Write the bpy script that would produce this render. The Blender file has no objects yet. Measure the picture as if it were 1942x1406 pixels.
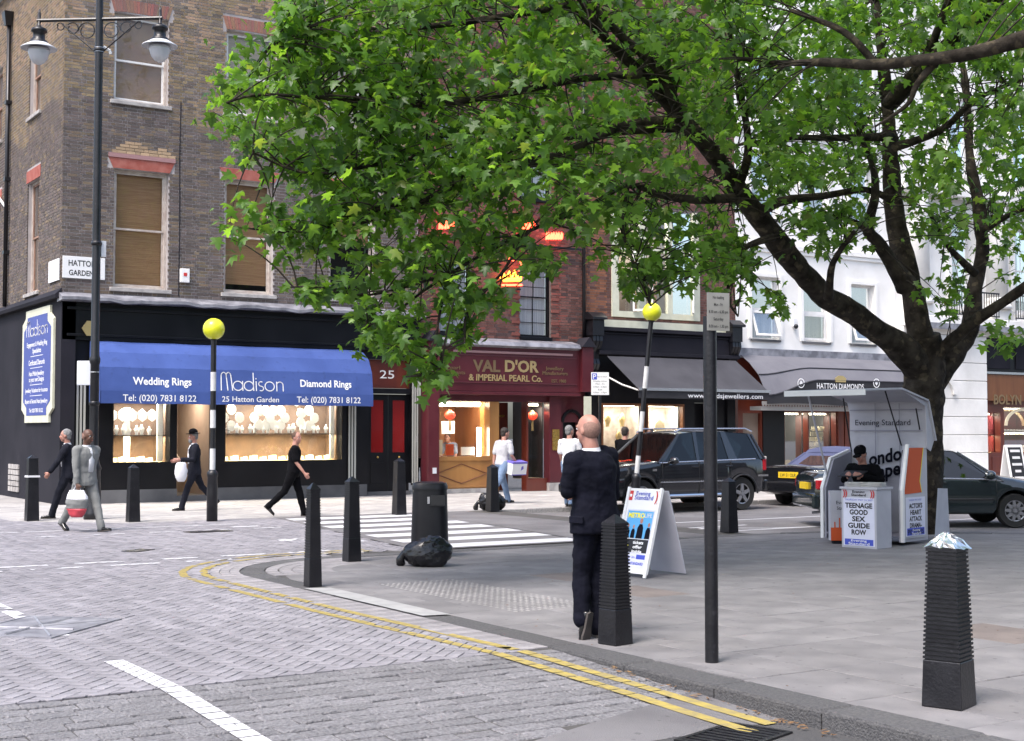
import bpy, math, random
import numpy as np
from mathutils import Matrix, Vector, noise
R = math.radians
rnd = random.Random(7)
sc = bpy.context.scene
COL = sc.collection
# ------------------------------------------------------------ camera, world, sun, exposure
CX, CY, CZ = -8.18, -31.5, 1.65          # eye height of a standing photographer
FPX, IW, IH, HOR = 2600.0, 1942.0, 1406.0, 818.0
PITCH = math.atan((HOR - IH / 2) / FPX)
FW = (0.5422, 0.8403); RT = (0.8403, -0.5422)
cam = bpy.data.cameras.new('camera'); cam_o = bpy.data.objects.new('camera', cam); COL.objects.link(cam_o)
cam_o.location = (CX, CY, CZ)
cam_o.rotation_euler = (math.pi / 2 + PITCH, 0, -math.atan2(FW[0], FW[1]))
cam.sensor_width = 36.0; cam.lens = FPX / IW * 36.0; cam.clip_start = 0.1; cam.clip_end = 900
sc.camera = cam_o
world = bpy.data.worlds.new('World'); sc.world = world; world.use_nodes = True
wn = world.node_tree; wn.nodes.clear()
w_out = wn.nodes.new('ShaderNodeOutputWorld'); w_bg = wn.nodes.new('ShaderNodeBackground'); w_sky = wn.nodes.new('ShaderNodeTexSky')
w_sky.sky_type = 'NISHITA'; w_sky.sun_disc = False
SUN_EL, SUN_AZ = 60.0, 248.0             # compass bearing of the sun, clockwise from +Y
w_sky.sun_elevation = R(SUN_EL); w_sky.sun_rotation = R(SUN_AZ)
w_sky.air_density = 1.0; w_sky.dust_density = 4.0; w_sky.ozone_density = 1.0
wn.links.new(w_sky.outputs[0], w_bg.inputs[0]); w_bg.inputs[1].default_value = 0.15
wn.links.new(w_bg.outputs[0], w_out.inputs[0])
sun = bpy.data.lights.new('sun', 'SUN'); sun.energy = 1.5; sun.angle = R(18); sun.color = (1.0, 0.955, 0.94)
sun_o = bpy.data.objects.new('sun', sun); COL.objects.link(sun_o)
_d = Vector((math.sin(R(SUN_AZ)) * math.cos(R(SUN_EL)), math.cos(R(SUN_AZ)) * math.cos(R(SUN_EL)), math.sin(R(SUN_EL))))
sun_o.rotation_euler = _d.to_track_quat('Z', 'Y').to_euler(); sun_o.location = (0, -20, 30)
sc.view_settings.view_transform = 'Standard'; sc.view_settings.look = 'None'
sc.view_settings.exposure = 1.27; sc.view_settings.gamma = 1.0; sc.view_settings.use_curve_mapping = False
sc.render.engine = 'CYCLES'; sc.cycles.use_denoising = True
sc.cycles.max_bounces = 8; sc.cycles.transparent_max_bounces = 12
sc.cycles.sample_clamp_indirect = 6.0

# ------------------------------------------------------------ surveying: where a sight line meets a real plane
def _ray(px, py):
    a = (px - IW / 2) / FPX; b = -(py - IH / 2) / FPX
    F = math.cos(PITCH) - b * math.sin(PITCH); Z = math.sin(PITCH) + b * math.cos(PITCH)
    return (FW[0] * F + RT[0] * a, FW[1] * F + RT[1] * a, Z)
def G(px, py, z=0.0):
    d = _ray(px, py); t = (z - CZ) / d[2]; return (CX + t * d[0], CY + t * d[1])
def FY(px, py, out=0.0):
    d = _ray(px, py); t = (-out - CY) / d[1]; return (CX + t * d[0], CZ + t * d[2])
def FX(px, py, out=0.0):
    d = _ray(px, py); t = (-out - CX) / d[0]; return (CY + t * d[1], CZ + t * d[2])
def D3(px, py, depth):
    d = _ray(px, py); f = d[0] * FW[0] + d[1] * FW[1]; t = depth / f
    return Vector((CX + t * d[0], CY + t * d[1], CZ + t * d[2]))

# ------------------------------------------------------------ materials
MATS = {}
def mat(name, c=(0.5, 0.5, 0.5), rough=0.7, c2=None, scale=3.0, metal=0.0, bump=0.0, bscale=40.0, spec=0.5, attr=None,
        emit=0.0, ecol=None, coat=0.0, detail=4.0, lo=0.35, hi=0.65, aniso=None, sheen=0.0, coord='Object', spots=None):
    if name in MATS: return MATS[name]
    m = bpy.data.materials.new(name); m.use_nodes = True; MATS[name] = m
    nt = m.node_tree; N = nt.nodes; L = nt.links; p = N['Principled BSDF']
    p.inputs['Roughness'].default_value = rough; p.inputs['Metallic'].default_value = metal
    p.inputs['Specular IOR Level'].default_value = spec
    if coat: p.inputs['Coat Weight'].default_value = coat; p.inputs['Coat Roughness'].default_value = 0.05
    if sheen: p.inputs['Sheen Weight'].default_value = sheen
    base = None
    if attr:
        a = N.new('ShaderNodeAttribute'); a.attribute_name = attr; base = a.outputs['Color']
    tc = N.new('ShaderNodeTexCoord'); vec = tc.outputs[coord]
    if aniso:
        mp = N.new('ShaderNodeMapping'); mp.inputs['Scale'].default_value = aniso; L.new(vec, mp.inputs[0]); vec = mp.outputs[0]
    if c2 is not None:
        n = N.new('ShaderNodeTexNoise'); n.inputs['Scale'].default_value = scale; n.inputs['Detail'].default_value = detail
        L.new(vec, n.inputs['Vector'])
        r = N.new('ShaderNodeMapRange'); r.inputs[1].default_value = lo; r.inputs[2].default_value = hi; L.new(n.outputs[0], r.inputs[0])
        mx = N.new('ShaderNodeMix'); mx.data_type = 'RGBA'; L.new(r.outputs[0], mx.inputs[0])
        if base is not None:
            mm = N.new('ShaderNodeMix'); mm.data_type = 'RGBA'; mm.blend_type = 'MULTIPLY'; mm.inputs[0].default_value = 1
            mx.inputs[6].default_value = (*c, 1); mx.inputs[7].default_value = (*c2, 1)
            L.new(base, mm.inputs[6]); L.new(mx.outputs[2], mm.inputs[7]); base = mm.outputs[2]
        else:
            mx.inputs[6].default_value = (*c, 1); mx.inputs[7].default_value = (*c2, 1); base = mx.outputs[2]
        r2 = N.new('ShaderNodeMapRange'); r2.inputs[3].default_value = max(0.02, rough - 0.08); r2.inputs[4].default_value = min(1, rough + 0.08)
        L.new(n.outputs[0], r2.inputs[0]); L.new(r2.outputs[0], p.inputs['Roughness'])
    if spots and base is not None:      # gum marks, stains, flaking: (scale, threshold, colour factor)
        ns = N.new('ShaderNodeTexNoise'); ns.inputs['Scale'].default_value = spots[0]; ns.inputs['Detail'].default_value = 2
        gp = N.new('ShaderNodeNewGeometry'); L.new(gp.outputs['Position'], ns.inputs['Vector'])
        rs = N.new('ShaderNodeMapRange'); rs.inputs[1].default_value = spots[1]; rs.inputs[2].default_value = spots[1] + .05; L.new(ns.outputs[0], rs.inputs[0])
        ms = N.new('ShaderNodeMix'); ms.data_type = 'RGBA'; ms.blend_type = 'MULTIPLY'; ms.inputs[7].default_value = (*spots[2], 1)
        L.new(rs.outputs[0], ms.inputs[0]); L.new(base, ms.inputs[6]); base = ms.outputs[2]
        n3 = N.new('ShaderNodeTexNoise'); n3.inputs['Scale'].default_value = spots[0] * .06; n3.inputs['Detail'].default_value = 6; L.new(gp.outputs['Position'], n3.inputs['Vector'])
        r3 = N.new('ShaderNodeMapRange'); r3.inputs[1].default_value = .3; r3.inputs[2].default_value = .7; r3.inputs[3].default_value = .84; r3.inputs[4].default_value = 1.12; L.new(n3.outputs[0], r3.inputs[0])
        m3 = N.new('ShaderNodeVectorMath'); m3.operation = 'SCALE'; L.new(base, m3.inputs[0]); L.new(r3.outputs[0], m3.inputs[3]); base = m3.outputs[0]
    if base is not None: L.new(base, p.inputs['Base Color'])
    else: p.inputs['Base Color'].default_value = (*c, 1)
    if bump:
        n2 = N.new('ShaderNodeTexNoise'); n2.inputs['Scale'].default_value = bscale; n2.inputs['Detail'].default_value = 5
        L.new(vec, n2.inputs['Vector']); b = N.new('ShaderNodeBump'); b.inputs['Strength'].default_value = bump
        b.inputs['Distance'].default_value = 0.02; L.new(n2.outputs[0], b.inputs['Height']); L.new(b.outputs[0], p.inputs['Normal'])
    if emit:
        p.inputs['Emission Color'].default_value = (*(ecol or c), 1); p.inputs['Emission Strength'].default_value = emit
    return m
def glass(name, tint=(0.9, 0.95, 0.95), refl=1.0, rough=0.02, dark=0.0):
    if name in MATS: return MATS[name]
    m = bpy.data.materials.new(name); m.use_nodes = True; MATS[name] = m
    nt = m.node_tree; N = nt.nodes; L = nt.links; N.clear()
    o = N.new('ShaderNodeOutputMaterial'); t = N.new('ShaderNodeBsdfTransparent'); g = N.new('ShaderNodeBsdfGlossy')
    f = N.new('ShaderNodeFresnel'); f.inputs[0].default_value = 1.5; mx = N.new('ShaderNodeMixShader')
    mu = N.new('ShaderNodeMath'); mu.operation = 'MULTIPLY'; mu.inputs[1].default_value = refl; L.new(f.outputs[0], mu.inputs[0])
    t.inputs[0].default_value = (*tint, 1); g.inputs['Roughness'].default_value = rough; g.inputs[0].default_value = (1, 1, 1, 1)
    L.new(mu.outputs[0], mx.inputs[0]); L.new(t.outputs[0], mx.inputs[1]); L.new(g.outputs[0], mx.inputs[2]); L.new(mx.outputs[0], o.inputs[0])
    return m
M = {}
def defm(key, *a, **k): M[key] = mat(key, *a, **k)
defm('asphalt', (0.115, 0.11, 0.115), .9, (0.165, 0.16, 0.165), 1.2, bump=.5, bscale=120, spots=(11, .66, (.7, .7, .7)))
defm('asphalt_dark', (0.05, 0.05, 0.052), .9, (0.08, 0.078, 0.08), 1.5, bump=.6, bscale=120)
defm('bed', (0.05, 0.047, 0.045), .95, (0.08, 0.076, 0.072), 4)
defm('paver', (.75, .74, .75), .85, (1.1, 1.08, 1.08), 5, attr='col', bump=.4, bscale=70, spots=(9, .66, (.75, .75, .74)))
defm('sett', (.62, .62, .64), .8, (1.25, 1.24, 1.24), 38, attr='col', bump=1.0, bscale=60, lo=.3, hi=.7)
defm('slab', (.80, .79, .79), .9, (1.12, 1.10, 1.08), 2.2, attr='col', bump=.25, bscale=90, spots=(13, .67, (.6, .6, .6)))
defm('kerb', (.72, .72, .76), .85, (1.15, 1.15, 1.15), 40, attr='col', bump=.7, bscale=70)
defm('kerb_pale', (.8, .8, .8), .8, (1.15, 1.12, 1.1), 30, attr='col', bump=.4, bscale=60)
defm('white_paint_road', (.56, .56, .585), .7, (.42, .42, .43), 9, lo=.5, hi=.8, bump=.2)
defm('yellow_paint_road', (.36, .28, .07), .85, (.20, .17, .10), 14, lo=.38, hi=.8, bump=.2)
defm('brick', (.92, .92, .92), .9, (1.08, 1.06, 1.05), 3, attr='col', bump=.5, bscale=50)
defm('mortar', (0.44, 0.41, 0.405), .95, (.33, .30, .295), 1.2)
defm('mortar_dark', (0.17, 0.14, 0.13), .95, (.12, .10, .095), 1.5)
defm('black_paint', (0.003, 0.003, 0.005), .4, (0.006, 0.006, 0.008), 1.5, spec=.3, bump=.05)
defm('black_matt', (0.014, 0.0135, 0.019), .8, (0.022, 0.021, 0.028), 1.0, spec=.2)
defm('black_iron', (0.005, 0.005, 0.0075), .36, (0.010, 0.010, 0.013), 6, spec=.5, spots=(26, .66, (2.6, 2.5, 2.3)), bump=.15, bscale=50)
defm('lead', (.16, .16, .18), .45, (.32, .32, .35), 4, bump=.4, bscale=9, metal=.2)
defm('plinth', (.075, .075, .08), .85, (.14, .14, .145), 1.0)
defm('red_lintel', (.30, .07, .05), .8, (.38, .13, .1), 5, bump=.2)
defm('frame_old', (.55, .50, .45), .75, (.40, .33, .29), 6, bump=.2)
defm('frame_rot', (.22, .12, .085), .8, (.35, .22, .16), 6, bump=.2)
defm('frame_white', (.78, .77, .76), .5, (.70, .69, .67), 4)
defm('stone_sill', (.45, .43, .41), .85, (.3, .28, .27), 5, bump=.3)
defm('blind_bamboo', (.55, .33, .18), .85, (.36, .205, .11), 1.0, aniso=(2, 2, 120))
defm('blind_pale', (.62, .52, .38), .85, (.5, .42, .31), 1.0, aniso=(2, 2, 90))
defm('board_brown', (.40, .26, .19), .85, (.48, .33, .23), 2)
defm('curtain', (.85, .85, .88), .9, (.60, .61, .66), 1.0, aniso=(34, 34, 1))
defm('vertical_blind', (.62, .65, .64), .9, (.46, .5, .49), 1.0, aniso=(26, 26, .5))
defm('dark_room', (.03, .028, .028), .9)
defm('room_wall', (.30, .25, .21), .9, (.26, .2, .17), 2)
defm('blue_canvas', (.036, .074, .26), .8, (.05, .095, .31), 1.6, bump=.6, bscale=3, spots=(6, .62, (.88, .88, .88)))
defm('sign_blue', (.06, .085, .30), .5, (.07, .095, .33), 2)
defm('cream', (.66, .66, .52), .6, (.58, .58, .45), 4)
defm('white', (.8, .8, .8), .5)
defm('white_print', (.85, .85, .85), .6)
defm('black_print', (.012, .012, .014), .6)
defm('strip_stone', (.33, .33, .33), .85, (.27, .27, .27), 5)
defm('pilaster_grey', (.42, .42, .38), .6)
defm('wood_orange', (.42, .20, .055), .45, (.30, .13, .035), 2.0, aniso=(1, 1, .15), coat=.3)
defm('wood_red', (.15, .03, .015), .35, (.10, .018, .012), 2.0, aniso=(1, 1, .12), coat=.4)
defm('wood_brown', (.22, .085, .03), .5, (.15, .055, .02), 3.0, aniso=(1, 1, .15))
defm('maroon', (.075, .010, .016), .35, (.10, .016, .022), 1.5, coat=.3)
defm('maroon_pink', (.34, .19, .19), .6)
defm('gold', (.62, .47, .22), .35, metal=.6)
defm('gold_dark', (.25, .17, .09), .4, metal=.4)
defm('brass', (.75, .50, .14), .28, (.6, .38, .1), 12, metal=.9)
defm('chrome', (.75, .75, .77), .12, metal=1.0)
defm('steel_trim', (.55, .56, .6), .25, metal=.8)
defm('awning_grey', (.035, .035, .043), .9, (.05, .05, .06), 1.4, bump=.1, bscale=5)
defm('awning_mid', (.115, .115, .135), .85, (.145, .145, .165), 1.1, bump=.15, bscale=5)
defm('awning_valance', (.018, .018, .022), .9, (.028, .028, .033), 2.0)
defm('awning_under', (.42, .42, .43), .9)
defm('stucco', (.90, .885, .85), .8, (.80, .785, .75), 1.2, bump=.15, bscale=15)
defm('stone_white', (.88, .865, .83), .8, (.72, .705, .67), .9, bump=.2, bscale=12)
defm('stone_joint', (.48, .46, .44), .9)
defm('bark', (.020, .016, .013), .95, (.060, .050, .040), 6, bump=1.0, bscale=18, spec=.15, spots=(7, .58, (2.0, 1.95, 1.7)))
defm('skin_pale', (.42, .22, .165), .55, (.36, .165, .125), 14)
defm('skin_dark', (.11, .05, .03), .5, (.085, .038, .024), 14)
defm('navy_suit', (.0035, .004, .009), .9, (.006, .0066, .014), 5, spec=.15, bump=.3, bscale=26)
defm('grey_suit', (.22, .225, .22), .9, (.17, .175, .175), 5, spec=.15, bump=.4, bscale=18)
defm('black_cloth', (.003, .003, .004), .95, (.005, .005, .0065), 5, spec=.12, bump=.3, bscale=18)
defm('charcoal_cloth', (.012, .013, .019), .95, (.018, .019, .028), 5, spec=.12, bump=.3, bscale=18)
defm('white_cloth', (.78, .78, .80), .9, (.66, .66, .70), 5, bump=.3, bscale=14)
defm('grey_shirt', (.45, .45, .48), .9, (.38, .38, .41), 4, bump=.4, bscale=12)
defm('denim', (.10, .155, .26), .9, (.17, .24, .36), 4, bump=.4, bscale=18)
defm('blue_shirt', (.20, .23, .32), .9)
defm('hair_dark', (.018, .013, .011), .7, (.03, .022, .018), 30, bump=.6, bscale=60)
defm('hair_grey', (.24, .24, .24), .8, (.14, .14, .14), 30, bump=.6, bscale=60)
defm('hair_brown', (.07, .035, .02), .7, (.1, .055, .03), 30, bump=.6, bscale=60)
defm('hair_stubble', (.27, .155, .12), .8, (.20, .115, .09), 60)
defm('shoe_black', (.008, .008, .009), .25, coat=.3)
defm('sole', (.05, .045, .04), .85, (.07, .06, .055), 8)
defm('eye_white', (.7, .7, .7), .3)
defm('lip', (.30, .10, .08), .6)
defm('bin_plastic', (.004, .004, .007), .38, (.007, .007, .010), 3, spec=.4, bump=.05)
defm('bag_plastic', (.008, .008, .010), .18, bump=.35, bscale=22)
defm('beacon_yellow', (.72, .74, .02), .3, (.62, .64, .03), 3, coat=.3)
defm('band_white', (.62, .62, .62), .5, (.52, .52, .52), 6)
defm('lamp_glass', (.55, .56, .60), .15, spec=.8)
defm('sign_plate', (.62, .64, .68), .6, (.52, .54, .58), 3)
defm('sign_plate_grey', (.26, .26, .24), .7, (.20, .20, .18), 5)
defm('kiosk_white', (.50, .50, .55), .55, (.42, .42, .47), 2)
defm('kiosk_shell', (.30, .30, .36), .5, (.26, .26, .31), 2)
defm('orange_print', (.58, .085, .015), .6)
defm('red_print', (.55, .03, .03), .6)
defm('poster_white', (.72, .73, .85), .7, (.66, .67, .8), 3, bump=.2, bscale=5)
defm('poster_blue', (.06, .09, .50), .7)
defm('ink', (.01, .01, .012), .7)
defm('paper', (.55, .54, .52), .9, (.42, .41, .4), 5)
defm('car_black', (.010, .011, .014), .12, coat=1.0)
defm('car_green', (.012, .020, .022), .15, coat=1.0)
defm('car_trim', (.02, .02, .022), .6)
defm('tyre', (.018, .018, .018), .85)
defm('hub', (.34, .34, .36), .35, metal=.7)
defm('car_red', (.45, .01, .02), .2, coat=.5)
defm('car_clear', (.6, .55, .52), .15, coat=.5)
defm('plate_yellow', (.75, .52, .02), .5)
defm('soft_top', (.045, .055, .12), .8, (.06, .07, .14), 3)
defm('seat_dark', (.03, .03, .032), .8)
defm('display_back', (.07, .045, .035), .8, (.11, .07, .05), 3)
defm('display_white', (.85, .84, .80), .6)
defm('display_cream', (.80, .70, .48), .6)
defm('lantern_red', (.70, .05, .02), .5, emit=.6)
defm('lamp_tube', (1, .93, .78), .5, emit=9.0, ecol=(1, .90, .68))
defm('glowing_white', (1, 1, .95), .5, emit=9.0, ecol=(1, .97, .86))
defm('neon_red', (.9, .05, .03), .5, emit=5.0, ecol=(1.0, .07, .03))
defm('neon_orange', (.9, .3, .03), .5, emit=5.0, ecol=(1.0, .28, .02))
defm('picture_glow', (.7, .5, .2), .5, (.5, .3, .1), 20)
defm('leaf_litter', (.20, .12, .05), .9, (.12, .06, .03), 20)
defm('tape_white', (.6, .6, .62), .5)
defm('twig', (.03, .022, .016), .9)
M['glass_window'] = glass('glass_window', (.92, .93, .93), .55)
M['glass_shop'] = glass('glass_shop', (.95, .96, .96), .6)
M['glass_car'] = glass('glass_car', (.16, .19, .185), 1.1)
M['clear_plastic'] = glass('clear_plastic', (.85, .86, .88), 1.1, .25)
M['glass_red'] = mat('glass_red', (.22, .012, .012), .12, coat=.6)

# leaf: translucent, colour from a per-leaf attribute
def leaf_material():
    m = bpy.data.materials.new('leaf'); m.use_nodes = True; nt = m.node_tree; N = nt.nodes; L = nt.links; N.clear()
    o = N.new('ShaderNodeOutputMaterial'); at = N.new('ShaderNodeAttribute'); at.attribute_name = 'col'
    p = N.new('ShaderNodeBsdfPrincipled'); p.inputs['Roughness'].default_value = .42; p.inputs['Specular IOR Level'].default_value = .5
    t = N.new('ShaderNodeBsdfTranslucent'); mx = N.new('ShaderNodeMixShader'); mx.inputs[0].default_value = .48
    hs = N.new('ShaderNodeMix'); hs.data_type = 'RGBA'; hs.blend_type = 'MULTIPLY'; hs.inputs[0].default_value = 1
    hs.inputs[7].default_value = (3.1, 3.0, 1.0, 1); L.new(at.outputs['Color'], hs.inputs[6])
    L.new(at.outputs['Color'], p.inputs['Base Color']); L.new(hs.outputs[2], t.inputs[0])
    L.new(p.outputs[0], mx.inputs[1]); L.new(t.outputs[0], mx.inputs[2]); L.new(mx.outputs[0], o.inputs[0])
    return m
M['leaf'] = leaf_material()

# ------------------------------------------------------------ object bookkeeping
def tag(o, label=None, cat=None, group=None, kind=None):
    if label: o['label'] = label
    if cat: o['category'] = cat
    if group: o['group'] = group
    if kind: o['kind'] = kind
    return o
def wmat(o):
    m = o.matrix_parent_inverse @ Matrix.LocRotScale(o.location, o.rotation_euler, o.scale) if o.parent else Matrix.LocRotScale(o.location, o.rotation_euler, o.scale)
    return wmat(o.parent) @ m if o.parent else m
def thing(name, label, cat, loc=(0, 0, 0), rz=0.0, group=None, kind=None):
    o = bpy.data.objects.new(name, None); COL.objects.link(o); o.location = loc; o.rotation_euler = (0, 0, rz); o.empty_display_size = .1
    return tag(o, label, cat, group, kind)
def link(name, me, parent=None, world=False):
    o = bpy.data.objects.new(name, me); COL.objects.link(o)
    if parent is not None:
        o.parent = parent
        if world: o.matrix_parent_inverse = wmat(parent).inverted()
    return o
def copy_tree(o, parent=None):
    c = o.copy(); COL.objects.link(c)
    if parent is not None: c.parent = parent
    for ch in KIDS.get(o.name, []): copy_tree(ch, c)
    return c
KIDS = {}
_oldlink = link
def link(name, me, parent=None, world=False):
    o = _oldlink(name, me, parent, world)
    if parent is not None: KIDS.setdefault(parent.name, []).append(o)
    return o
IDT = lambda p: p
TF = lambda p: (p[0], -p[1], p[2])          # street front: (along, out, up) -> world
TS = lambda p: (-p[1], p[0], p[2])          # side-street front
class MB:
    def __init__(s, T=None): s.v = []; s.f = []; s.c = []; s.T = T
    def add(s, vs, fs, col=None):
        n = len(s.v); s.v.extend([tuple(v) for v in vs]); s.f.extend([tuple(i + n for i in f) for f in fs])
        if col is not None: s.c.extend([col] * len(vs))
        return s
    def box(s, x0, x1, y0, y1, z0, z1, col=None):
        vs = [(x, y, z) for z in (z0, z1) for y in (y0, y1) for x in (x0, x1)]
        return s.add(vs, [(0, 2, 3, 1), (4, 5, 7, 6), (0, 1, 5, 4), (2, 6, 7, 3), (0, 4, 6, 2), (1, 3, 7, 5)], col)
    def obox(s, c, sz, rot=(0, 0, 0)):
        m = Matrix.LocRotScale(Vector(c), __import__('mathutils').Euler(rot), Vector(sz))
        vs = [m @ Vector((x, y, z)) for z in (-.5, .5) for y in (-.5, .5) for x in (-.5, .5)]
        return s.add(vs, [(0, 2, 3, 1), (4, 5, 7, 6), (0, 1, 5, 4), (2, 6, 7, 3), (0, 4, 6, 2), (1, 3, 7, 5)])
    def frustum(s, c0, h0, c1, h1):          # square section, c=(x,y,z) h=(hx,hy)
        vs = [(c0[0] + a * h0[0], c0[1] + b * h0[1], c0[2]) for a, b in ((-1, -1), (1, -1), (1, 1), (-1, 1))] + \
             [(c1[0] + a * h1[0], c1[1] + b * h1[1], c1[2]) for a, b in ((-1, -1), (1, -1), (1, 1), (-1, 1))]
        return s.add(vs, [(3, 2, 1, 0), (4, 5, 6, 7), (0, 1, 5, 4), (1, 2, 6, 5), (2, 3, 7, 6), (3, 0, 4, 7)])
    def prism(s, poly, a0, a1, axis='y'):    # poly in the two other axes, in order
        n = len(poly); vs = []
        for a in (a0, a1):
            for p, q in poly: vs.append({'x': (a, p, q), 'y': (p, a, q), 'z': (p, q, a)}[axis])
        fs = [tuple(range(n - 1, -1, -1)), tuple(range(n, 2 * n))] + [(i, (i + 1) % n, n + (i + 1) % n, n + i) for i in range(n)]
        return s.add(vs, fs)
    def tube(s, pts, rad, n=8, caps=True, sx=None):
        pts = [Vector(p) for p in pts]
        if not isinstance(rad, (list, tuple)): rad = [rad] * len(pts)
        vs = []; fs = []; up = Vector((0, 0, 1)); prev = None
        for i, p in enumerate(pts):
            t = (pts[min(i + 1, len(pts) - 1)] - pts[max(i - 1, 0)])
            t = t.normalized() if t.length > 1e-9 else Vector((0, 0, 1))
            if prev is None:
                a = t.cross(up); a = a if a.length > .05 else t.cross(Vector((1, 0, 0)))
            else: a = prev - t * prev.dot(t)
            a.normalize(); b = t.cross(a); prev = a
            for k in range(n):
                an = 2 * math.pi * k / n; vs.append(p + (a * math.cos(an) + b * math.sin(an)) * rad[i])
        for i in range(len(pts) - 1):
            for k in range(n): fs.append((i * n + k, i * n + (k + 1) % n, (i + 1) * n + (k + 1) % n, (i + 1) * n + k))
        if caps: fs.append(tuple(range(n - 1, -1, -1))); fs.append(tuple(range((len(pts) - 1) * n, len(pts) * n)))
        return s.add(vs, fs)
    def lathe(s, prof, c=(0, 0, 0), n=20, sx=1.0, sy=1.0):
        vs = []; fs = []
        for r, z in prof:
            for k in range(n):
                an = 2 * math.pi * k / n; vs.append((c[0] + r * math.cos(an) * sx, c[1] + r * math.sin(an) * sy, c[2] + z))
        for i in range(len(prof) - 1):
            for k in range(n): fs.append((i * n + k, i * n + (k + 1) % n, (i + 1) * n + (k + 1) % n, (i + 1) * n + k))
        fs.append(tuple(range(n - 1, -1, -1))); fs.append(tuple(range((len(prof) - 1) * n, len(prof) * n)))
        return s.add(vs, fs)
    def ell(s, c, r, n=14, m=9, rot=None):
        q = __import__('mathutils').Euler(rot).to_matrix() if rot else None
        vs = []; fs = []
        for i in range(m + 1):
            th = math.pi * i / m
            for k in range(n):
                an = 2 * math.pi * k / n
                v = Vector((r[0] * math.sin(th) * math.cos(an), r[1] * math.sin(th) * math.sin(an), r[2] * math.cos(th)))
                if q: v = q @ v
                vs.append((c[0] + v[0], c[1] + v[1], c[2] + v[2]))
        for i in range(m):
            for k in range(n): fs.append((i * n + k, (i + 1) * n + k, (i + 1) * n + (k + 1) % n, i * n + (k + 1) % n))
        return s.add(vs, fs)
    def loft(s, rings, caps=True):
        n = len(rings[0]); vs = [p for r in rings for p in r]; fs = []
        for i in range(len(rings) - 1):
            for k in range(n): fs.append((i * n + k, i * n + (k + 1) % n, (i + 1) * n + (k + 1) % n, (i + 1) * n + k))
        if caps: fs.append(tuple(range(n - 1, -1, -1))); fs.append(tuple(range((len(rings) - 1) * n, len(rings) * n)))
        return s.add(vs, fs)
    def sheet(s, poly, z):
        return s.add([(p[0], p[1], z) for p in poly], [tuple(range(len(poly)))])
    def mesh(s, name, m, smooth=False):
        me = bpy.data.meshes.new(name)
        vs = [s.T(v) for v in s.v] if s.T else s.v
        me.from_pydata([tuple(v) for v in vs], [], s.f)
        if s.c and len(s.c) == len(vs):
            a = me.color_attributes.new('col', 'FLOAT_COLOR', 'POINT')
            a.data.foreach_set('color', np.array([(c[0], c[1], c[2], 1.0) for c in s.c], dtype=np.float32).ravel())
        me.materials.append(M[m] if isinstance(m, str) else m)
        if smooth: me.polygons.foreach_set('use_smooth', [True] * len(me.polygons))
        me.update(); return me
    def build(s, name, m, parent=None, smooth=False, bevel=0.0, world=None, auto=False):
        if world is None: world = s.T is not None
        o = link(name, s.mesh(name, m, smooth or auto), parent, world)
        if bevel:
            b = o.modifiers.new('bevel', 'BEVEL'); b.width = bevel; b.segments = 2; b.limit_method = 'ANGLE'; b.angle_limit = R(40)
        if auto:
            for e in o.data.edges: pass
            o.data.set_sharp_from_angle(angle=R(38))
        return o
# ------------------------------------------------------------ lettering
_TX = {}
def text_mesh(s, bold=0.0):
    k = (s, bold)
    if k in _TX: return _TX[k]
    cu = bpy.data.curves.new('t', 'FONT'); cu.body = s; cu.size = 1.0; cu.resolution_u = 3; cu.offset = bold; cu.fill_mode = 'FRONT'
    ob = bpy.data.objects.new('t', cu); COL.objects.link(ob)
    dg = bpy.context.evaluated_depsgraph_get(); me = bpy.data.meshes.new_from_object(ob.evaluated_get(dg))
    v = np.zeros(len(me.vertices) * 3, dtype=np.float32); me.vertices.foreach_get('co', v); v = v.reshape(-1, 3)
    fs = [tuple(p.vertices) for p in me.polygons]
    bpy.data.objects.remove(ob); bpy.data.curves.remove(cu); bpy.data.meshes.remove(me)
    _TX[k] = (v, fs); return _TX[k]
def lettering(s, O, U, W, height, width, m, parent, name='lettering', bold=0.0, depth=0.0, capref=None, world=True, align='c', squash=None):
    """s laid out from the point O along the unit vector U (right) and W (up); centred on O"""
    v, fs = text_mesh(s, bold)
    if len(v) == 0: return None
    x0, x1 = v[:, 0].min(), v[:, 0].max(); y0, y1 = v[:, 1].min(), v[:, 1].max()
    sy = height / 0.70 if capref is None else height / capref
    sx = width / (x1 - x0) if width else sy * (squash or 1)
    O = Vector(O); U = Vector(U); W = Vector(W); Nn = U.cross(W)
    cxx = (x0 + x1) / 2 if align == 'c' else x0
    pts = [O + U * ((p[0] - cxx) * sx) + W * ((p[1] - 0.35) * sy) for p in v]
    if depth:
        n = len(pts); from collections import Counter
        ec = Counter()
        for f in fs:
            for i in range(len(f)): ec[frozenset((f[i], f[(i + 1) % len(f)]))] += 1
        allf = [f for f in fs]
        pts = [p + Nn * depth for p in pts] + pts
        for f in fs:
            for i in range(len(f)):
                a, b = f[i], f[(i + 1) % len(f)]
                if ec[frozenset((a, b))] == 1: allf.append((a, n + a, n + b, b))
        fs = allf
    mb = MB(); mb.add(pts, fs)
    return mb.build(name, m, parent, world=world)
# ================================================================= GROUND
def struct(mb, name, m, **k):
    o = mb.build(name, m, **k); o['kind'] = 'structure'; return o
NEAR_KERB_X, SIDE_END = -2.2, -27.6
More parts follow.
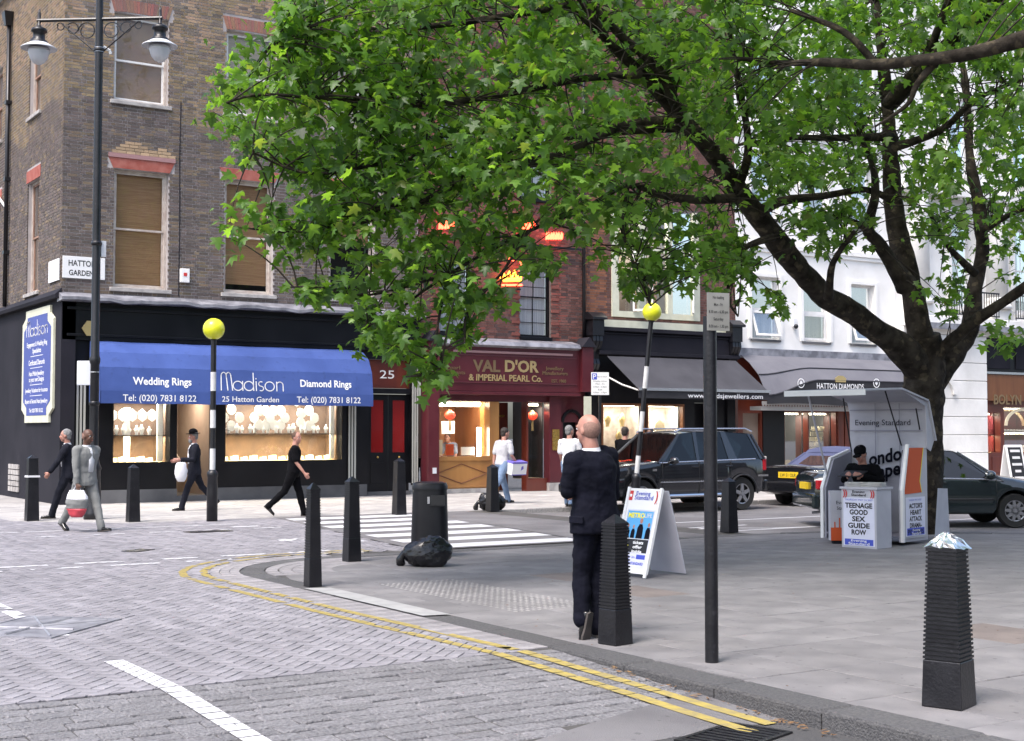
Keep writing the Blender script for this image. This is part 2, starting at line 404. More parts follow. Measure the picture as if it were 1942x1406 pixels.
# far ground and the two carriageways
struct(MB().sheet([(-160, -160), (260, -160), (260, 260), (-160, 260)], -.32), 'ground', 'asphalt_dark')
road = struct(MB().sheet([(6.4, -40), (120, -40), (120, -6.9), (6.4, -6.9)], -.10), 'road', 'asphalt')
struct(MB().add([(-14, -25.0, -.115), (-1.7, -25.0, -.115), (-1.7, -34, -.115), (-14, -34, -.115)], [(0, 1, 2, 3)]), 'side_road', 'asphalt_dark')
bed = struct(MB().add([(-24, 30, -.012), (-2.0, 30, -.012), (-2.0, 2, -.012), (7.2, 2, -.012), (7.2, -16.5, -.012), (-1.5, -16.5, -.012), (-1.5, -22.8, -.012),
    (-24, -22.8, -.012)], [(0, 1, 2, 3, 4, 5, 6, 7)]), 'raised_crossing', 'bed')
ramp_bed = struct(MB().add([(-16, -22.79, -.014), (-1.7, -22.79, -.014), (-1.7, -25.2, -.12), (-16, -25.2, -.12)], [(0, 1, 2, 3)]), 'ramp', 'bed')
struct(MB().add([(6.35, -6.9, -.013), (6.35, -15.2, -.013), (7.1, -15.2, -.1), (7.1, -6.9, -.1)], [(0, 1, 2, 3)]), 'ramp', 'asphalt')

# pavement outline (top faces at z = 0)
arc = [(-2.2 + 1.9 - 1.9 * math.cos(t), -16.8 + 1.9 * math.sin(t)) for t in [i * math.pi / 16 for i in range(9)]]
PAVE = [(-2.2, SIDE_END - 2)] + [(p[0], p[1]) for p in arc] + [(6.6, -14.9), (8.6, -15.2), (11.2, -17.4), (13.0, -18.6), (60, -18.6), (60, -40), (-2.2, -40)]
struct(MB().add([(p[0] + (.12 if p[0] < -2 else 0), p[1], -.035) for p in PAVE], [tuple(range(len(PAVE)))]), 'pavement_bed', 'bed')
def inside(pt, poly):
    c = False; n = len(poly); x, y = pt
    for i in range(n):
        x1, y1 = poly[i]; x2, y2 = poly[(i + 1) % n]
        if (y1 > y) != (y2 > y) and x < (x2 - x1) * (y - y1) / (y2 - y1) + x1: c = not c
    return c
def clip(poly, a, b):                         # keep the left side of a->b
    out = []; n = len(poly)
    sd = lambda p: (b[0] - a[0]) * (p[1] - a[1]) - (b[1] - a[1]) * (p[0] - a[0])
    for i in range(n):
        p, q = poly[i], poly[(i + 1) % n]; dp, dq = sd(p), sd(q)
        if dp >= 0: out.append(p)
        if dp * dq < 0: t = dp / (dp - dq); out.append((p[0] + (q[0] - p[0]) * t, p[1] + (q[1] - p[1]) * t))
    return out
def clip_convex(poly, conv):
    for i in range(len(conv)):
        poly = clip(poly, conv[i], conv[(i + 1) % len(conv)])
        if len(poly) < 3: return []
    return poly
def depth_of(x, y): return (x - CX) * FW[0] + (y - CY) * FW[1]
def screen(x, y, z=0.0):
    dx, dy, dz = x - CX, y - CY, z - CZ
    r = dx * RT[0] + dy * RT[1]; fo = dx * FW[0] + dy * FW[1]
    F = fo * math.cos(PITCH) + dz * math.sin(PITCH); U = -fo * math.sin(PITCH) + dz * math.cos(PITCH)
    if F < .5: return (-9999, -9999)
    return (IW / 2 + FPX * r / F, IH / 2 - FPX * U / F)
def seen(x, y, z=0, mg=60):
    p = screen(x, y, z); return -mg < p[0] < IW + mg and -mg < p[1] < IH + mg

def block(poly, ztop, h, cham, mb, col, tilt=(0, 0), zf=None):
    """a paving piece: chamfered top, sides going down"""
    cx = sum(p[0] for p in poly) / len(poly); cy = sum(p[1] for p in poly) / len(poly); n = len(poly)
    def zz(p, dz): return (zf(p[0], p[1]) if zf else 0) + ztop + dz + (p[0] - cx) * tilt[0] + (p[1] - cy) * tilt[1]
    vs = [(p[0], p[1], zz(p, -h)) for p in poly] + [(p[0], p[1], zz(p, -cham)) for p in poly]
    for p in poly:
        d = math.hypot(p[0] - cx, p[1] - cy) or 1; k = 1 - min(.45, cham * 1.3 / d)
        q = (cx + (p[0] - cx) * k, cy + (p[1] - cy) * k); vs.append((q[0], q[1], zz(q, 0)))
    fs = [tuple(range(2 * n, 3 * n))] + [(i, (i + 1) % n, n + (i + 1) % n, n + i) for i in range(n)] + \
         [(n + i, n + (i + 1) % n, 2 * n + (i + 1) % n, 2 * n + i) for i in range(n)]
    mb.add(vs, fs, col)
def lay(pieces, parent, name, stuffname, m, nmax, **k):
    """pieces: (poly, col, kwargs); the nmax nearest in view become objects of their own, the rest one mesh"""
    pieces = [p for p in pieces if len(p[0]) >= 3]
    def cen(p): return (sum(q[0] for q in p[0]) / len(p[0]), sum(q[1] for q in p[0]) / len(p[0]))
    order = sorted(range(len(pieces)), key=lambda i: (not seen(*cen(pieces[i]), mg=0), depth_of(*cen(pieces[i]))))
    sel = set(order[:nmax]); rest = MB()
    for i, (poly, col, kw) in enumerate(pieces):
        a = dict(k); a.update(kw)
        if i in sel:
            c = cen(pieces[i]); mb = MB(); block([(p[0] - c[0], p[1] - c[1]) for p in poly], a['ztop'] + (a['zf'](c[0], c[1]) if a.get('zf') else 0), a['h'], a['cham'], mb, col, a.get('tilt', (0, 0)))
            if a.get('zf'):
                zf = a['zf']; z0 = zf(*c); mb.v = [(x, y, z + zf(x + c[0], y + c[1]) - z0) for x, y, z in mb.v]
            o = mb.build(name, m, parent); o.location = (c[0], c[1], 0)
        else: block(poly, a['ztop'], a['h'], a['cham'], rest, col, a.get('tilt', (0, 0)), a.get('zf'))
    if rest.v: o = rest.build(stuffname, m, parent); o['kind'] = 'stuff'
    return sel

# ---- slabs of the near pavement
def shade(b, s=.12, tint=(1, .985, .99), r=rnd): k = b * (1 + r.uniform(-s, s)); return (k * tint[0], k * tint[1], k * tint[2])
pave = struct(MB().sheet([(-1.7, -39.9), (60, -39.9), (60, -39.8), (-1.7, -39.8)], -.03), 'pavement', 'slab')
slabs = []; y = -39.0; r = random.Random(3); tact = (-.9, .5, -20.9, -18.3)
INN = [(-1.9, -40), (-1.9, -17.2), (-1.55, -16.0), (-.85, -15.3), (6.6, -15.2), (8.5, -15.5), (11.05, -17.65), (12.9, -18.9), (60, -18.9), (60, -40)]
def z_pave(x, yy): return 0.0
while y < -15:
    w = r.choice([.6, .6, .75, .9]); x = -1.9 - r.uniform(0, .5)
    while x < 30:
        l = r.choice([.6, .75, .9, .9, 1.1]); g = .0045
        q = [(x + g, y + g), (x + l - g, y + g), (x + l - g, y + w - g), (x + g, y + w - g)]
        c = (x + l / 2, y + w / 2)
        if not (x + l < -1.9) and seen(*c, mg=300):
            if all(inside(p, INN) for p in q): qq = q
            else:
                qq = clip(q, (-1.9, -40 + 60), (-1.9, -40))
                if c[0] < 1.5: qq = clip(qq, (-.85, -15.3), (-1.55, -16.0)); qq = clip(qq, (-1.55, -16.0), (-1.9, -17.2)) if len(qq) > 2 else qq
                if len(qq) > 2: qq = clip(qq, (30, -15.22), (-5, -15.22))
                if len(qq) > 2 and c[0] > 7: qq = clip(clip(qq, (11.05, -17.65), (8.5, -15.5)), (40, -18.9), (12.9, -18.9)) if c[0] > 12.5 else clip(qq, (12.9, -18.9 - .0), (8.5, -15.5))
            if len(qq) > 2:
                col = shade(.18, .07, (1, .98, 1.015), r=r)
                if r.random() < .05: col = shade(.155, .08, (1.12, .96, .90), r)
                slabs.append((qq, col, dict(tilt=(r.uniform(-.002, .002), r.uniform(-.002, .002)), ztop=r.uniform(-.003, 0))))
        x += l
    y += w
for s in slabs: s[0][:] = [(p[0], p[1]) for p in s[0]]
lay([s for s in slabs], pave, 'slab', 'far_slabs', 'slab', 300, ztop=0, h=.05, cham=.004)
# tactile blister slabs and the pale strip beside the dropped kerb
tac = MB()
for i in range(26):
    for j in range(14):
        x, yy = -1.3 + j * .067, -20.9 + i * .105
        tac.add([(x + .022 * math.cos(a), yy + .03 * math.sin(a), .0) for a in [k * math.pi / 3 for k in range(6)]] + [(x, yy, .008)],
                [(k, (k + 1) % 6, 6) for k in range(6)], (.27, .265, .265))
o = tac.build('tactile_blisters', 'slab', pave); o['kind'] = 'stuff'
ps = [G(590, 1118), G(655, 1118), G(830, 1166), G(735, 1172)]
struct(MB().add([(-2.19, -20.75, .010), (-1.93, -20.8, .010), (-1.93, -18.3, .010), (-2.19, -18.2, .010)], [(0, 1, 2, 3)]), 'pale_strip', 'strip_stone').color = (1, 1, 1, 1)

# ---- kerb stones round the near pavement
def zroad(x, yy):
    if yy > -22.8: return 0.0
    if yy > -25.2: return -.115 * (-22.8 - yy) / 2.4
    return -.115
kerb = struct(MB().add([(-2.19, -39, -.05), (-1.9, -39, -.05), (-1.9, -39.2, -.05), (-2.19, -39.2, -.05)], [(0, 1, 2, 3)]), 'kerb', 'kerb')
path = [(-2.2, -39.0), (-2.2, -17.0)] + arc[1:] + [(6.6, -14.9), (8.6, -15.2), (11.2, -17.4), (13.0, -18.6), (45, -18.6)]
def walk(path, step):
    out = [path[0]]; 
    for a, b in zip(path, path[1:]):
        L = math.hypot(b[0] - a[0], b[1] - a[1]); n = max(1, round(L / step))
        for i in range(1, n + 1): out.append((a[0] + (b[0] - a[0]) * i / n, a[1] + (b[1] - a[1]) * i / n))
    return out
wp = walk(path, .95)
def kerbstones(wp, parent, width, m, base, seed, h=.2, ztop=0.0):
    r = random.Random(seed); cen = [p for p in wp]
    for a, b in zip(wp, wp[1:]):
        L = math.hypot(b[0] - a[0], b[1] - a[1]); tx, ty = (b[0] - a[0]) / L, (b[1] - a[1]) / L; nx, ny = ty, -tx
        g = .006
        P0 = (a[0] + tx * g, a[1] + ty * g); P1 = (b[0] - tx * g, b[1] - ty * g)
        poly = [P0, P1, (P1[0] + nx * width, P1[1] + ny * width), (P0[0] + nx * width, P0[1] + ny * width)]
        c = (sum(p[0] for p in poly) / 4, sum(p[1] for p in poly) / 4)
        if not seen(*c, mg=400): continue
        mb = MB(); block([(p[0] - c[0], p[1] - c[1]) for p in poly], ztop + r.uniform(-.004, .004), h, .018, mb, shade(base, .15, r=r), (r.uniform(-.006, .006), r.uniform(-.004, .004)))
        o = mb.build('kerb_stone', m, parent); o.location = (c[0], c[1], 0)
kerbstones(wp, kerb, .29, 'kerb', .09, 5)

# ---- herringbone blocks over the raised crossing
blocks = []; r = random.Random(11); u = .1
c45, s45 = math.cos(R(45)), math.sin(R(45))
def herring():
    g = .005
    for i in range(-190, 190):
        for j in range(-190, 190):
            k = (i - j) % 4
            if k == 0: rect = (i, j, 2, 1)
            elif k == 3: rect = (i, j, 1, 2) 
            else: continue
            X0, Y0, w, h = rect[0] * u, rect[1] * u, rect[2] * u, rect[3] * u
            q = [(X0 + g, Y0 + g), (X0 + w - g, Y0 + g), (X0 + w - g, Y0 + h - g), (X0 + g, Y0 + h - g)]
            yield [(c45 * p[0] - s45 * p[1] - 5.0, s45 * p[0] + c45 * p[1] - 15.0) for p in q]
BORDER = [(-40, 40), (-40, -22.8), (-2.55, -22.8), (-2.55, -17.0)] + [(-.3 - 2.25 * math.cos(t), -16.8 + 2.25 * math.sin(t)) for t in [k * math.pi / 16 for k in range(1, 9)]] + \
         [(1.1, -14.55), (2.3, -6.95), (-.6, -6.95), (-2.2, -5.3), (-2.2, 40)]
for q in herring():
    c = (sum(p[0] for p in q) / 4, sum(p[1] for p in q) / 4)
    if not seen(*c, mg=25) or c[1] < -22.95 or c[1] > -4: continue
    ins = [inside(p, BORDER) for p in q]
    if not any(ins): continue
    if not all(ins):
        if c[1] < -22.5: q = clip(q, (0, -22.8), (-30, -22.8)) if False else clip(q, (-30, -22.8), (0, -22.8))
        elif c[0] > -3 and c[1] < -17: q = clip(q, (-2.55, -30), (-2.55, 0))
        elif not inside(c, BORDER): continue
    if len(q) > 2: blocks.append((q, shade(.235, .11, (1.0, .98, 1.06), r), dict(ztop=r.uniform(-.002, .0015))))
lay(blocks, bed, 'paving_block', 'far_paving_blocks', 'paver', 300, h=.011, cham=.003)
# ---- border rows of long blocks following the kerb, curved round the corner
rows = []
def ring(rad0, rad1, y0, seed, step=.2):
    r = random.Random(seed); out = []
    yy = -22.75
    while yy < -16.85:
        a, b = yy + .004, min(yy + step, -16.8) - .004; out.append([(-2.2 - (rad1 - 1.9), a), (-2.2 - (rad0 - 1.9), a), (-2.2 - (rad0 - 1.9), b), (-2.2 - (rad1 - 1.9), b)]); yy += step
    n = int(rad1 * math.pi / 2 / step)
    for i in range(n):
        t0, t1 = (i + .03) * math.pi / 2 / n, (i + .97) * math.pi / 2 / n
        f = lambda rr, t: (-.3 - rr * math.cos(t), -16.8 + rr * math.sin(t)); out.append([f(rad1, t0), f(rad0, t0), f(rad0, t1), f(rad1, t1)])
    return out
for k in range(3):
    for q in ring(1.905 + k * .115, 1.905 + k * .115 + .11, 0, k, .24): rows.append((q, shade(.25, .14, (1, .97, 1), r), dict(ztop=r.uniform(-.001, .002))))
lay(rows, bed, 'border_block', 'far_border_blocks', 'paver', 120, h=.012, cham=.003)
# curved rings inside the corner of the pavement
cr = []
for k in range(5):
    for i in range(9):
        t0, t1 = (i + .03) * math.pi / 18, (i + .97) * math.pi / 18; f = lambda rr, t: (-.3 - rr * math.cos(t), -16.8 + rr * math.sin(t))
        cr.append(([f(1.6 - k * .16, t0), f(1.46 - k * .16, t0), f(1.46 - k * .16, t1), f(1.6 - k * .16, t1)], shade(.25, .12, (1, .97, 1), r), dict(ztop=.002)))
lay(cr, pave, 'corner_block', 'far_corner_blocks', 'paver', 60, h=.03, cham=.003)
# ---- granite setts of the ramp
setts = []; y = -22.82; r = random.Random(23); k = 0
while y > -25.25:
    w = .15; x = -14 + r.uniform(0, .2)
    while x < -2.22:
        l = r.uniform(.19, .36); x2 = min(x + l, -2.22)
        if x2 - x > .06:
            g = .002; j = lambda: r.uniform(-.004, .004)
            q = [(x + g + j(), y - w + .005 + j()), (x2 - g + j(), y - w + .005 + j()), (x2 - g + j(), y - .008 + j()), (x + g + j(), y - .008 + j())]
            c = ((x + x2) / 2, y - w / 2)
            if seen(*c, mg=60) and c[1] > (-25.15 if c[0] < -4.4 else -25.15 + (c[0] + 4.4) * .30): setts.append((q, shade(.19, .14, (1, .985, 1.02), r), dict(tilt=(r.uniform(-.015, .015), r.uniform(-.05, .02)), ztop=r.uniform(-.004, .003))))
        x += l
    y -= w
lay(setts, ramp_bed, 'sett', 'far_setts', 'sett', 300, h=.025, cham=.008, zf=zroad)

struct(MB().add([(-2.2, -24.44, zroad(0, -24.44) + .003), (-4.45, -25.18, -.112), (-4.45, -25.3, -.1125), (-2.2, -25.3, -.1125)], [(0, 1, 2, 3)]), 'ramp', 'asphalt')
# ---- painted markings, broken over the joints of the blocks
def marking(name, quads, m, pieces, z=.0042, zf=None, wear=.0, seed=1):
    r = random.Random(seed); mb = MB(); pcs = [(p[0], (min(q[0] for q in p[0]), max(q[0] for q in p[0]), min(q[1] for q in p[0]), max(q[1] for q in p[0]))) for p in pieces]
    for qd in quads:
        ar = sum(qd[i][0] * qd[(i + 1) % len(qd)][1] - qd[(i + 1) % len(qd)][0] * qd[i][1] for i in range(len(qd)))
        if ar < 0: qd = qd[::-1]
        bx = (min(q[0] for q in qd), max(q[0] for q in qd), min(q[1] for q in qd), max(q[1] for q in qd))
        for p, b in pcs:
            if b[0] > bx[1] or b[1] < bx[0] or b[2] > bx[3] or b[3] < bx[2]: continue
            if r.random() < wear: continue
            c = clip_convex(list(p), qd)
            if len(c) > 2: mb.add([(v[0], v[1], z + (zf(*v) if zf else 0)) for v in c], [tuple(range(len(c)))])
    if mb.v: struct(mb, name, m)
allp = blocks + rows
def offs(path, d):
    out = []
    for i, p in enumerate(path):
        a = path[max(i - 1, 0)]; b = path[min(i + 1, len(path) - 1)]; L = math.hypot(b[0] - a[0], b[1] - a[1]) or 1
        out.append((p[0] - (b[1] - a[1]) / L * d, p[1] + (b[0] - a[0]) / L * d))
    return out
def strip(path, d0, d1):
    A, B = offs(path, d0), offs(path, d1); return [[A[i], A[i + 1], B[i + 1], B[i]] for i in range(len(path) - 1)]
arcn = lambda d: [(-.3 - (1.9 + d) * math.cos(t), -16.8 + (1.9 + d) * math.sin(t)) for t in [k * math.pi / 16 for k in range(0, 9)]] + [(.5, -14.9 + d)]
for nm, near, d in (('inner', [(-2.36, -25.35), (-2.40, -24.4), (-2.50, -22.8), (-2.60, -20)], .42), ('outer', [(-2.60, -25.45), (-2.62, -24.4), (-2.72, -22.8), (-2.83, -20)], .66)):
    yp = near + arcn(d)
    marking('yellow_line', strip(yp, -.045, .045), 'yellow_paint_road', blocks + rows, wear=.10, seed=4)
    marking('yellow_line', strip(yp[:3], -.05, .05), 'yellow_paint_road', setts, z=.007, zf=zroad, seed=6)
    mb = MB()
    for q in strip([yp[0], (yp[0][0] * .5 + yp[1][0] * .5, -24.85), (yp[1][0], -24.45)], -.05, .05): mb.add([(p[0], p[1], zroad(*p) + .008) for p in q], [(0, 1, 2, 3)])
    struct(mb, 'yellow_line', 'yellow_paint_road')
cl = [[(-5.27, -28), (-5.13, -28), (-5.13, -21.6), (-5.27, -21.6)]]
marking('centre_line', cl, 'white_paint_road', blocks, seed=8); marking('centre_line', cl, 'white_paint_road', setts, z=.006, zf=zroad, seed=9)
marking('centre_line', [[(-5.27, -20.2), (-5.13, -20.2), (-5.13, -16.6), (-5.27, -16.6)]], 'white_paint_road', blocks, wear=.15, seed=10)
dash = []
for yy, w in ((-14.15, .13), (-14.62, .12)):
    for k in range(9):
        x = -8.2 + k * .95 + (0 if w > .125 else .3)
        if x < .4: dash.append([(x, yy - w / 2), (x + .62, yy - w / 2), (x + .62, yy + w / 2), (x, yy + w / 2)])
for k in range(9):
    x = -4.6 + k * .9; dash.append([(x, -9.55), (x + .5, -9.55), (x + .5, -9.45), (x, -9.45)])
dash.append([(-8, -8.36), (1.0, -8.36), (1.0, -8.26), (-8, -8.26)])
dash += [[(.1, -12.3), (.5, -12.3), (.5, -11.9), (.1, -11.9)], [(.9, -13.0), (1.2, -13.0), (1.2, -12.7), (.9, -12.7)], [(.6, -9.1), (1.1, -9.1), (1.1, -8.9), (.6, -8.9)]]
marking('white_dashes', dash, 'white_paint_road', blocks, wear=.12, seed=11)
# zebra crossing on its own band of dark asphalt
struct(MB().add([(1.1, -14.75, .002), (3.95, -14.75, .002), (5.4, -6.95, .002), (2.25, -6.95, .002)], [(0, 1, 2, 3)]), 'crossing_band', 'asphalt')
zeb = thing('zebra_crossing', None, None, (0, 0, 0)); zeb['kind'] = 'structure'
for k in range(7):
    yc = -14.35 + k * 1.1; w = .56
    x0 = 1.35 + .125 * (yc + 14.5); x1 = 4.0 + .14 * (yc + 14.5)
    mb = MB().add([(x0, yc - w / 2, .006), (x1, yc - w / 2, .006), (x1 + .06, yc + w / 2, .006), (x0 + .06, yc + w / 2, .006)], [(0, 1, 2, 3)])
    mb.build('stripe', 'white_paint_road', zeb)
# smooth surround of the table to the right of the crossing
struct(MB().add([(3.96, -15.2, -.002), (6.4, -15.2, -.002), (6.4, -6.9, -.002), (5.41, -6.9, -.002)], [(0, 1, 2, 3)]), 'crossing_apron', 'asphalt')
# long road lines of the street on the right
for a, b in (((8.2, -11.1), (24, -11.35)), ((7.4, -13.3), (15, -13.45)), ((7.2, -12.4), (9.4, -12.3)), ((16.5, -13.5), (26, -13.7)), ((7.6, -8.6), (9.0, -8.6))):
    L = math.hypot(b[0] - a[0], b[1] - a[1]); nx, ny = -(b[1] - a[1]) / L * .05, (b[0] - a[0]) / L * .05
    struct(MB().add([(a[0] - nx, a[1] - ny, -.095), (b[0] - nx, b[1] - ny, -.095), (b[0] + nx, b[1] + ny, -.095), (a[0] + nx, a[1] + ny, -.095)], [(0, 1, 2, 3)]), 'road_line', 'white_paint_road')
zz = [(7.3, -12.9), (8.3, -12.55), (9.2, -13.2), (10.4, -13.35), (11.6, -13.0), (12.6, -13.4)]
mb = MB()
for q in strip(zz, -.05, .05): mb.add([(p[0], p[1], -.0945) for p in q], [(0, 1, 2, 3)])
struct(mb, 'zigzag_line', 'white_paint_road')
# ---- far pavement
FAR = [(-60, 60), (-60, -.0), (-60, 0)]
farp = struct(MB().add([(-2.2, 40, -.03), (-2.2, -5.2, -.03), (-.55, -6.95, -.03), (7.0, -6.95, -.03), (90, -6.95, -.03), (90, 3, -.03), (0, 3, -.03), (0, 40, -.03)],
    [(0, 1, 2, 3, 4, 5, 6, 7)]), 'far_pavement', 'bed')
fs = []; y = -6.9; r = random.Random(31)
while y < .6:
    w = .62; x = -2.15 + r.uniform(-.6, 0)
    while x < 46:
        l = r.choice([.75, .9, .6]); q = [(x + .006, y + .006), (x + l - .006, y + .006), (x + l - .006, y + w - .006), (x + .006, y + w - .006)]
        c = (x + l / 2, y + w / 2)
        q = clip(q, (-2.15, 0), (-2.15, -9)) 
        if len(q) > 2 and c[0] < 0: q = clip(q, (-2.2, -5.2), (-.55, -6.95))
        if len(q) > 2 and seen(*c, mg=30): fs.append((q, shade(.36, .09, (1, .975, .95), r), dict(ztop=r.uniform(-.003, 0))))
        x += l
    y += w
y = .6
while y < 9:
    q = [(-2.15, y + .006), (-1.1, y + .006), (-1.1, y + .6), (-2.15, y + .6)]; fs.append((q, shade(.34, .09, (1, .975, .95), r), {}))
    q = [(-1.09, y + .006), (-.01, y + .006), (-.01, y + .6), (-1.09, y + .6)]; fs.append((q, shade(.34, .09, (1, .975, .95), r), {})); y += .61
lay(fs, farp, 'slab', 'far_slabs', 'slab', 200, ztop=0, h=.03, cham=.004)
fk = struct(MB().add([(89, -6.9, -.02), (89.2, -6.9, -.02), (89.2, -6.8, -.02), (89, -6.8, -.02)], [(0, 1, 2, 3)]), 'kerb', 'kerb')
kerbstones(walk([(-2.25, 12), (-2.25, -5.2), (-.6, -7.05), (46, -7.05)], .95)[::-1], fk, -.28 if False else .28, 'kerb_pale', .26, 8) if False else None
def kerb_right(path, parent, width, m, base, seed):
    kerbstones([(p[0], p[1]) for p in path], parent, width, m, base, seed)
kerb_right(walk([(-2.25, 12), (-2.25, -5.2), (-.6, -7.05), (46, -7.05)], .95)[::-1], fk, .25, 'kerb_pale', .30, 8)
# iron covers and the gully grate
def cover(px, py, w, l, rz, label, slots=0, z=.006, mm='black_iron'):
    x, yy = G(px, py, z); t = thing('drain_cover' if not slots else 'gully_grate', label, 'drain cover' if not slots else 'drain grate', (x, yy, z), rz)
    mb = MB(); mb.box(-w / 2, w / 2, -l / 2, -l / 2 + .03, -.02, .004); mb.box(-w / 2, w / 2, l / 2 - .03, l / 2, -.02, .004)
    mb.box(-w / 2, -w / 2 + .03, -l / 2 + .03, l / 2 - .03, -.02, .004); mb.box(w / 2 - .03, w / 2, -l / 2 + .03, l / 2 - .03, -.02, .004); mb.build('rim', mm, t)
    if slots:
        n = slots
        for i in range(n):
            x0 = -w / 2 + .03 + (w - .06) * (i + .25) / n; MB().box(x0, x0 + (w - .06) / n * .5, -l / 2 + .03, l / 2 - .03, -.02, .002).build('bar', mm, t)
    else: MB().box(-w / 2 + .034, w / 2 - .034, -l / 2 + .034, l / 2 - .034, -.02, .001).build('lid', 'lead' if w > 1 else mm, t)
cover(1392, 1396, .62, .42, .3, 'slotted iron gully grate in the road below the kerb at the bottom edge', 9, -.106)
cover(262, 1044, .4, .25, .6, 'small dark cover set in the brick paving in front of the zebra beacon', 0)
cover(395, 1008, .75, .3, .0, 'dark worn cover in the paving just before the far pavement', 0)
cover(310, 1402, .5, .42, .0, 'iron service cover among the granite setts at the bottom left', 0, -.09, 'lead')
cover(75, 1188, 1.15, .9, .785, 'large triangular-ribbed metal cover in the brick paving at the left edge', 0, .008, 'lead')
cv = bpy.data.objects['drain_cover.003']
for a0, b0, a1, b1 in ((-.5, -.4, .5, .35), (-.5, .38, .45, -.38), (-.15, -.4, -.15, .4), (-.5, 0, .5, 0)): MB().tube([(a0, b0, .004), (a1, b1, .004)], .012, 4).build('rib', 'kerb_pale' if False else 'lead', cv)
# litter along the gutter
lit = MB(); r = random.Random(77)
for i in range(90):
    t = r.random(); x, yy = -2.23 - abs(r.gauss(0, .05)), -23.6 - 2.2 * t; z = zroad(x, yy) + .012; a = r.uniform(0, 6.28); s = r.uniform(.008, .028)
    lit.add([(x + s * math.cos(a), yy + s * math.sin(a), z + r.uniform(0, .01)), (x - s * .4 * math.sin(a), yy + s * .4 * math.cos(a), z), (x - s * math.cos(a), yy - s * math.sin(a), z + r.uniform(0, .012)), (x + s * .4 * math.sin(a), yy - s * .4 * math.cos(a), z + .004)], [(0, 1, 2, 3)])
for i in range(40):
    x, yy = r.uniform(-2.2, 6), r.uniform(-26, -16); a = r.uniform(0, 6.28); s = r.uniform(.008, .02)
    if x < -2.0: continue
    lit.add([(x + s * math.cos(a), yy + s * math.sin(a), .006), (x - s * .5 * math.sin(a), yy + s * .5 * math.cos(a), .004), (x - s * math.cos(a), yy - s * math.sin(a), .01), (x + s * .5 * math.sin(a), yy - s * .5 * math.cos(a), .004)], [(0, 1, 2, 3)])
o = lit.build('leaf_litter', 'leaf_litter'); tag(o, 'scattered dry leaf litter and scraps lying in the gutter under the tree', 'litter', kind='stuff')
# ================================================================= BUILDINGS: helpers
def wall_cells(mb, a0, a1, z0, z1, holes, o0=-.30, o1=0.0):
    zs = sorted({z0, z1} | {z for h in holes for z in (h[2], h[3]) if z0 < z < z1})
    for za, zb in zip(zs, zs[1:]):
        cuts = sorted((h[0], h[1]) for h in holes if h[2] < zb - 1e-6 and h[3] > za + 1e-6); a = a0
        for c0, c1 in cuts:
            if c0 > a: mb.box(a, c0, o0, o1, za, zb)
            a = max(a, c1)
        if a < a1: mb.box(a, a1, o0, o1, za, zb)
    return mb
def lay_bricks(T, parent, a0, a1, z0, z1, holes, colf, nobj, seed, keep=None, out0=0.0, proud=.010, mbrick='brick', score=None):
    r = random.Random(seed); L, H, C = .213, .101, .0755; g = .013; out = []
    z = z0; row = 0
    while z + .06 < z1:
        a = a0 - (0 if row % 2 else .16) ; k = row % 2
        while a < a1:
            l = L if k % 2 == 0 else H
            b0, b1 = max(a, a0), min(a + l, a1)
            segs = [(b0, b1)]
            for h in holes:
                if h[2] < z + .064 and h[3] > z:
                    ns = []
                    for s in segs:
                        if h[1] <= s[0] or h[0] >= s[1]: ns.append(s); continue
                        if h[0] > s[0]: ns.append((s[0], h[0]))
                        if h[1] < s[1]: ns.append((h[1], s[1]))
                    segs = ns
            for s in segs:
                if s[1] - s[0] > .03: out.append((s[0], s[1], z, z + .060, colf(s[0], z, r), proud * r.uniform(.55, 1.2)))
            a += l + g; k += 1
        z += C; row += 1
    sc_ = score or (lambda b: b[2])
    idx = sorted((i for i, b in enumerate(out) if b[1] - b[0] > .21), key=lambda i: sc_(out[i]))[:nobj]
    sel = set(idx); rest = MB(T); shared = {}
    for i, b in enumerate(out):
        if i in sel:
            key = (round(b[4][0] * 14), round(b[4][1] * 14), round(b[5] * 400))
            if key not in shared:
                m = MB(T); m.box(0, .2129, -.02, b[5], 0, .060, b[4]); shared[key] = m.mesh('brick', mbrick)
            o = link('brick', shared[key], parent, True); p = T((b[0], out0, b[2])); o.location = p
        else:
            vs = [(a_, o_, z_) for z_ in (b[2], b[3]) for o_ in (out0 - .02, out0 + b[5]) for a_ in (b[0], b[1])]
            rest.add(vs, [(4, 5, 7, 6), (0, 1, 5, 4), (2, 6, 7, 3), (0, 4, 6, 2), (1, 3, 7, 5)], b[4])
    if rest.v: o = rest.build('brickwork', mbrick, parent); o['kind'] = 'stuff'
def bar(mb, a0, a1, o0, o1, z0, z1): mb.box(a0, a1, o0, o1, z0, z1)
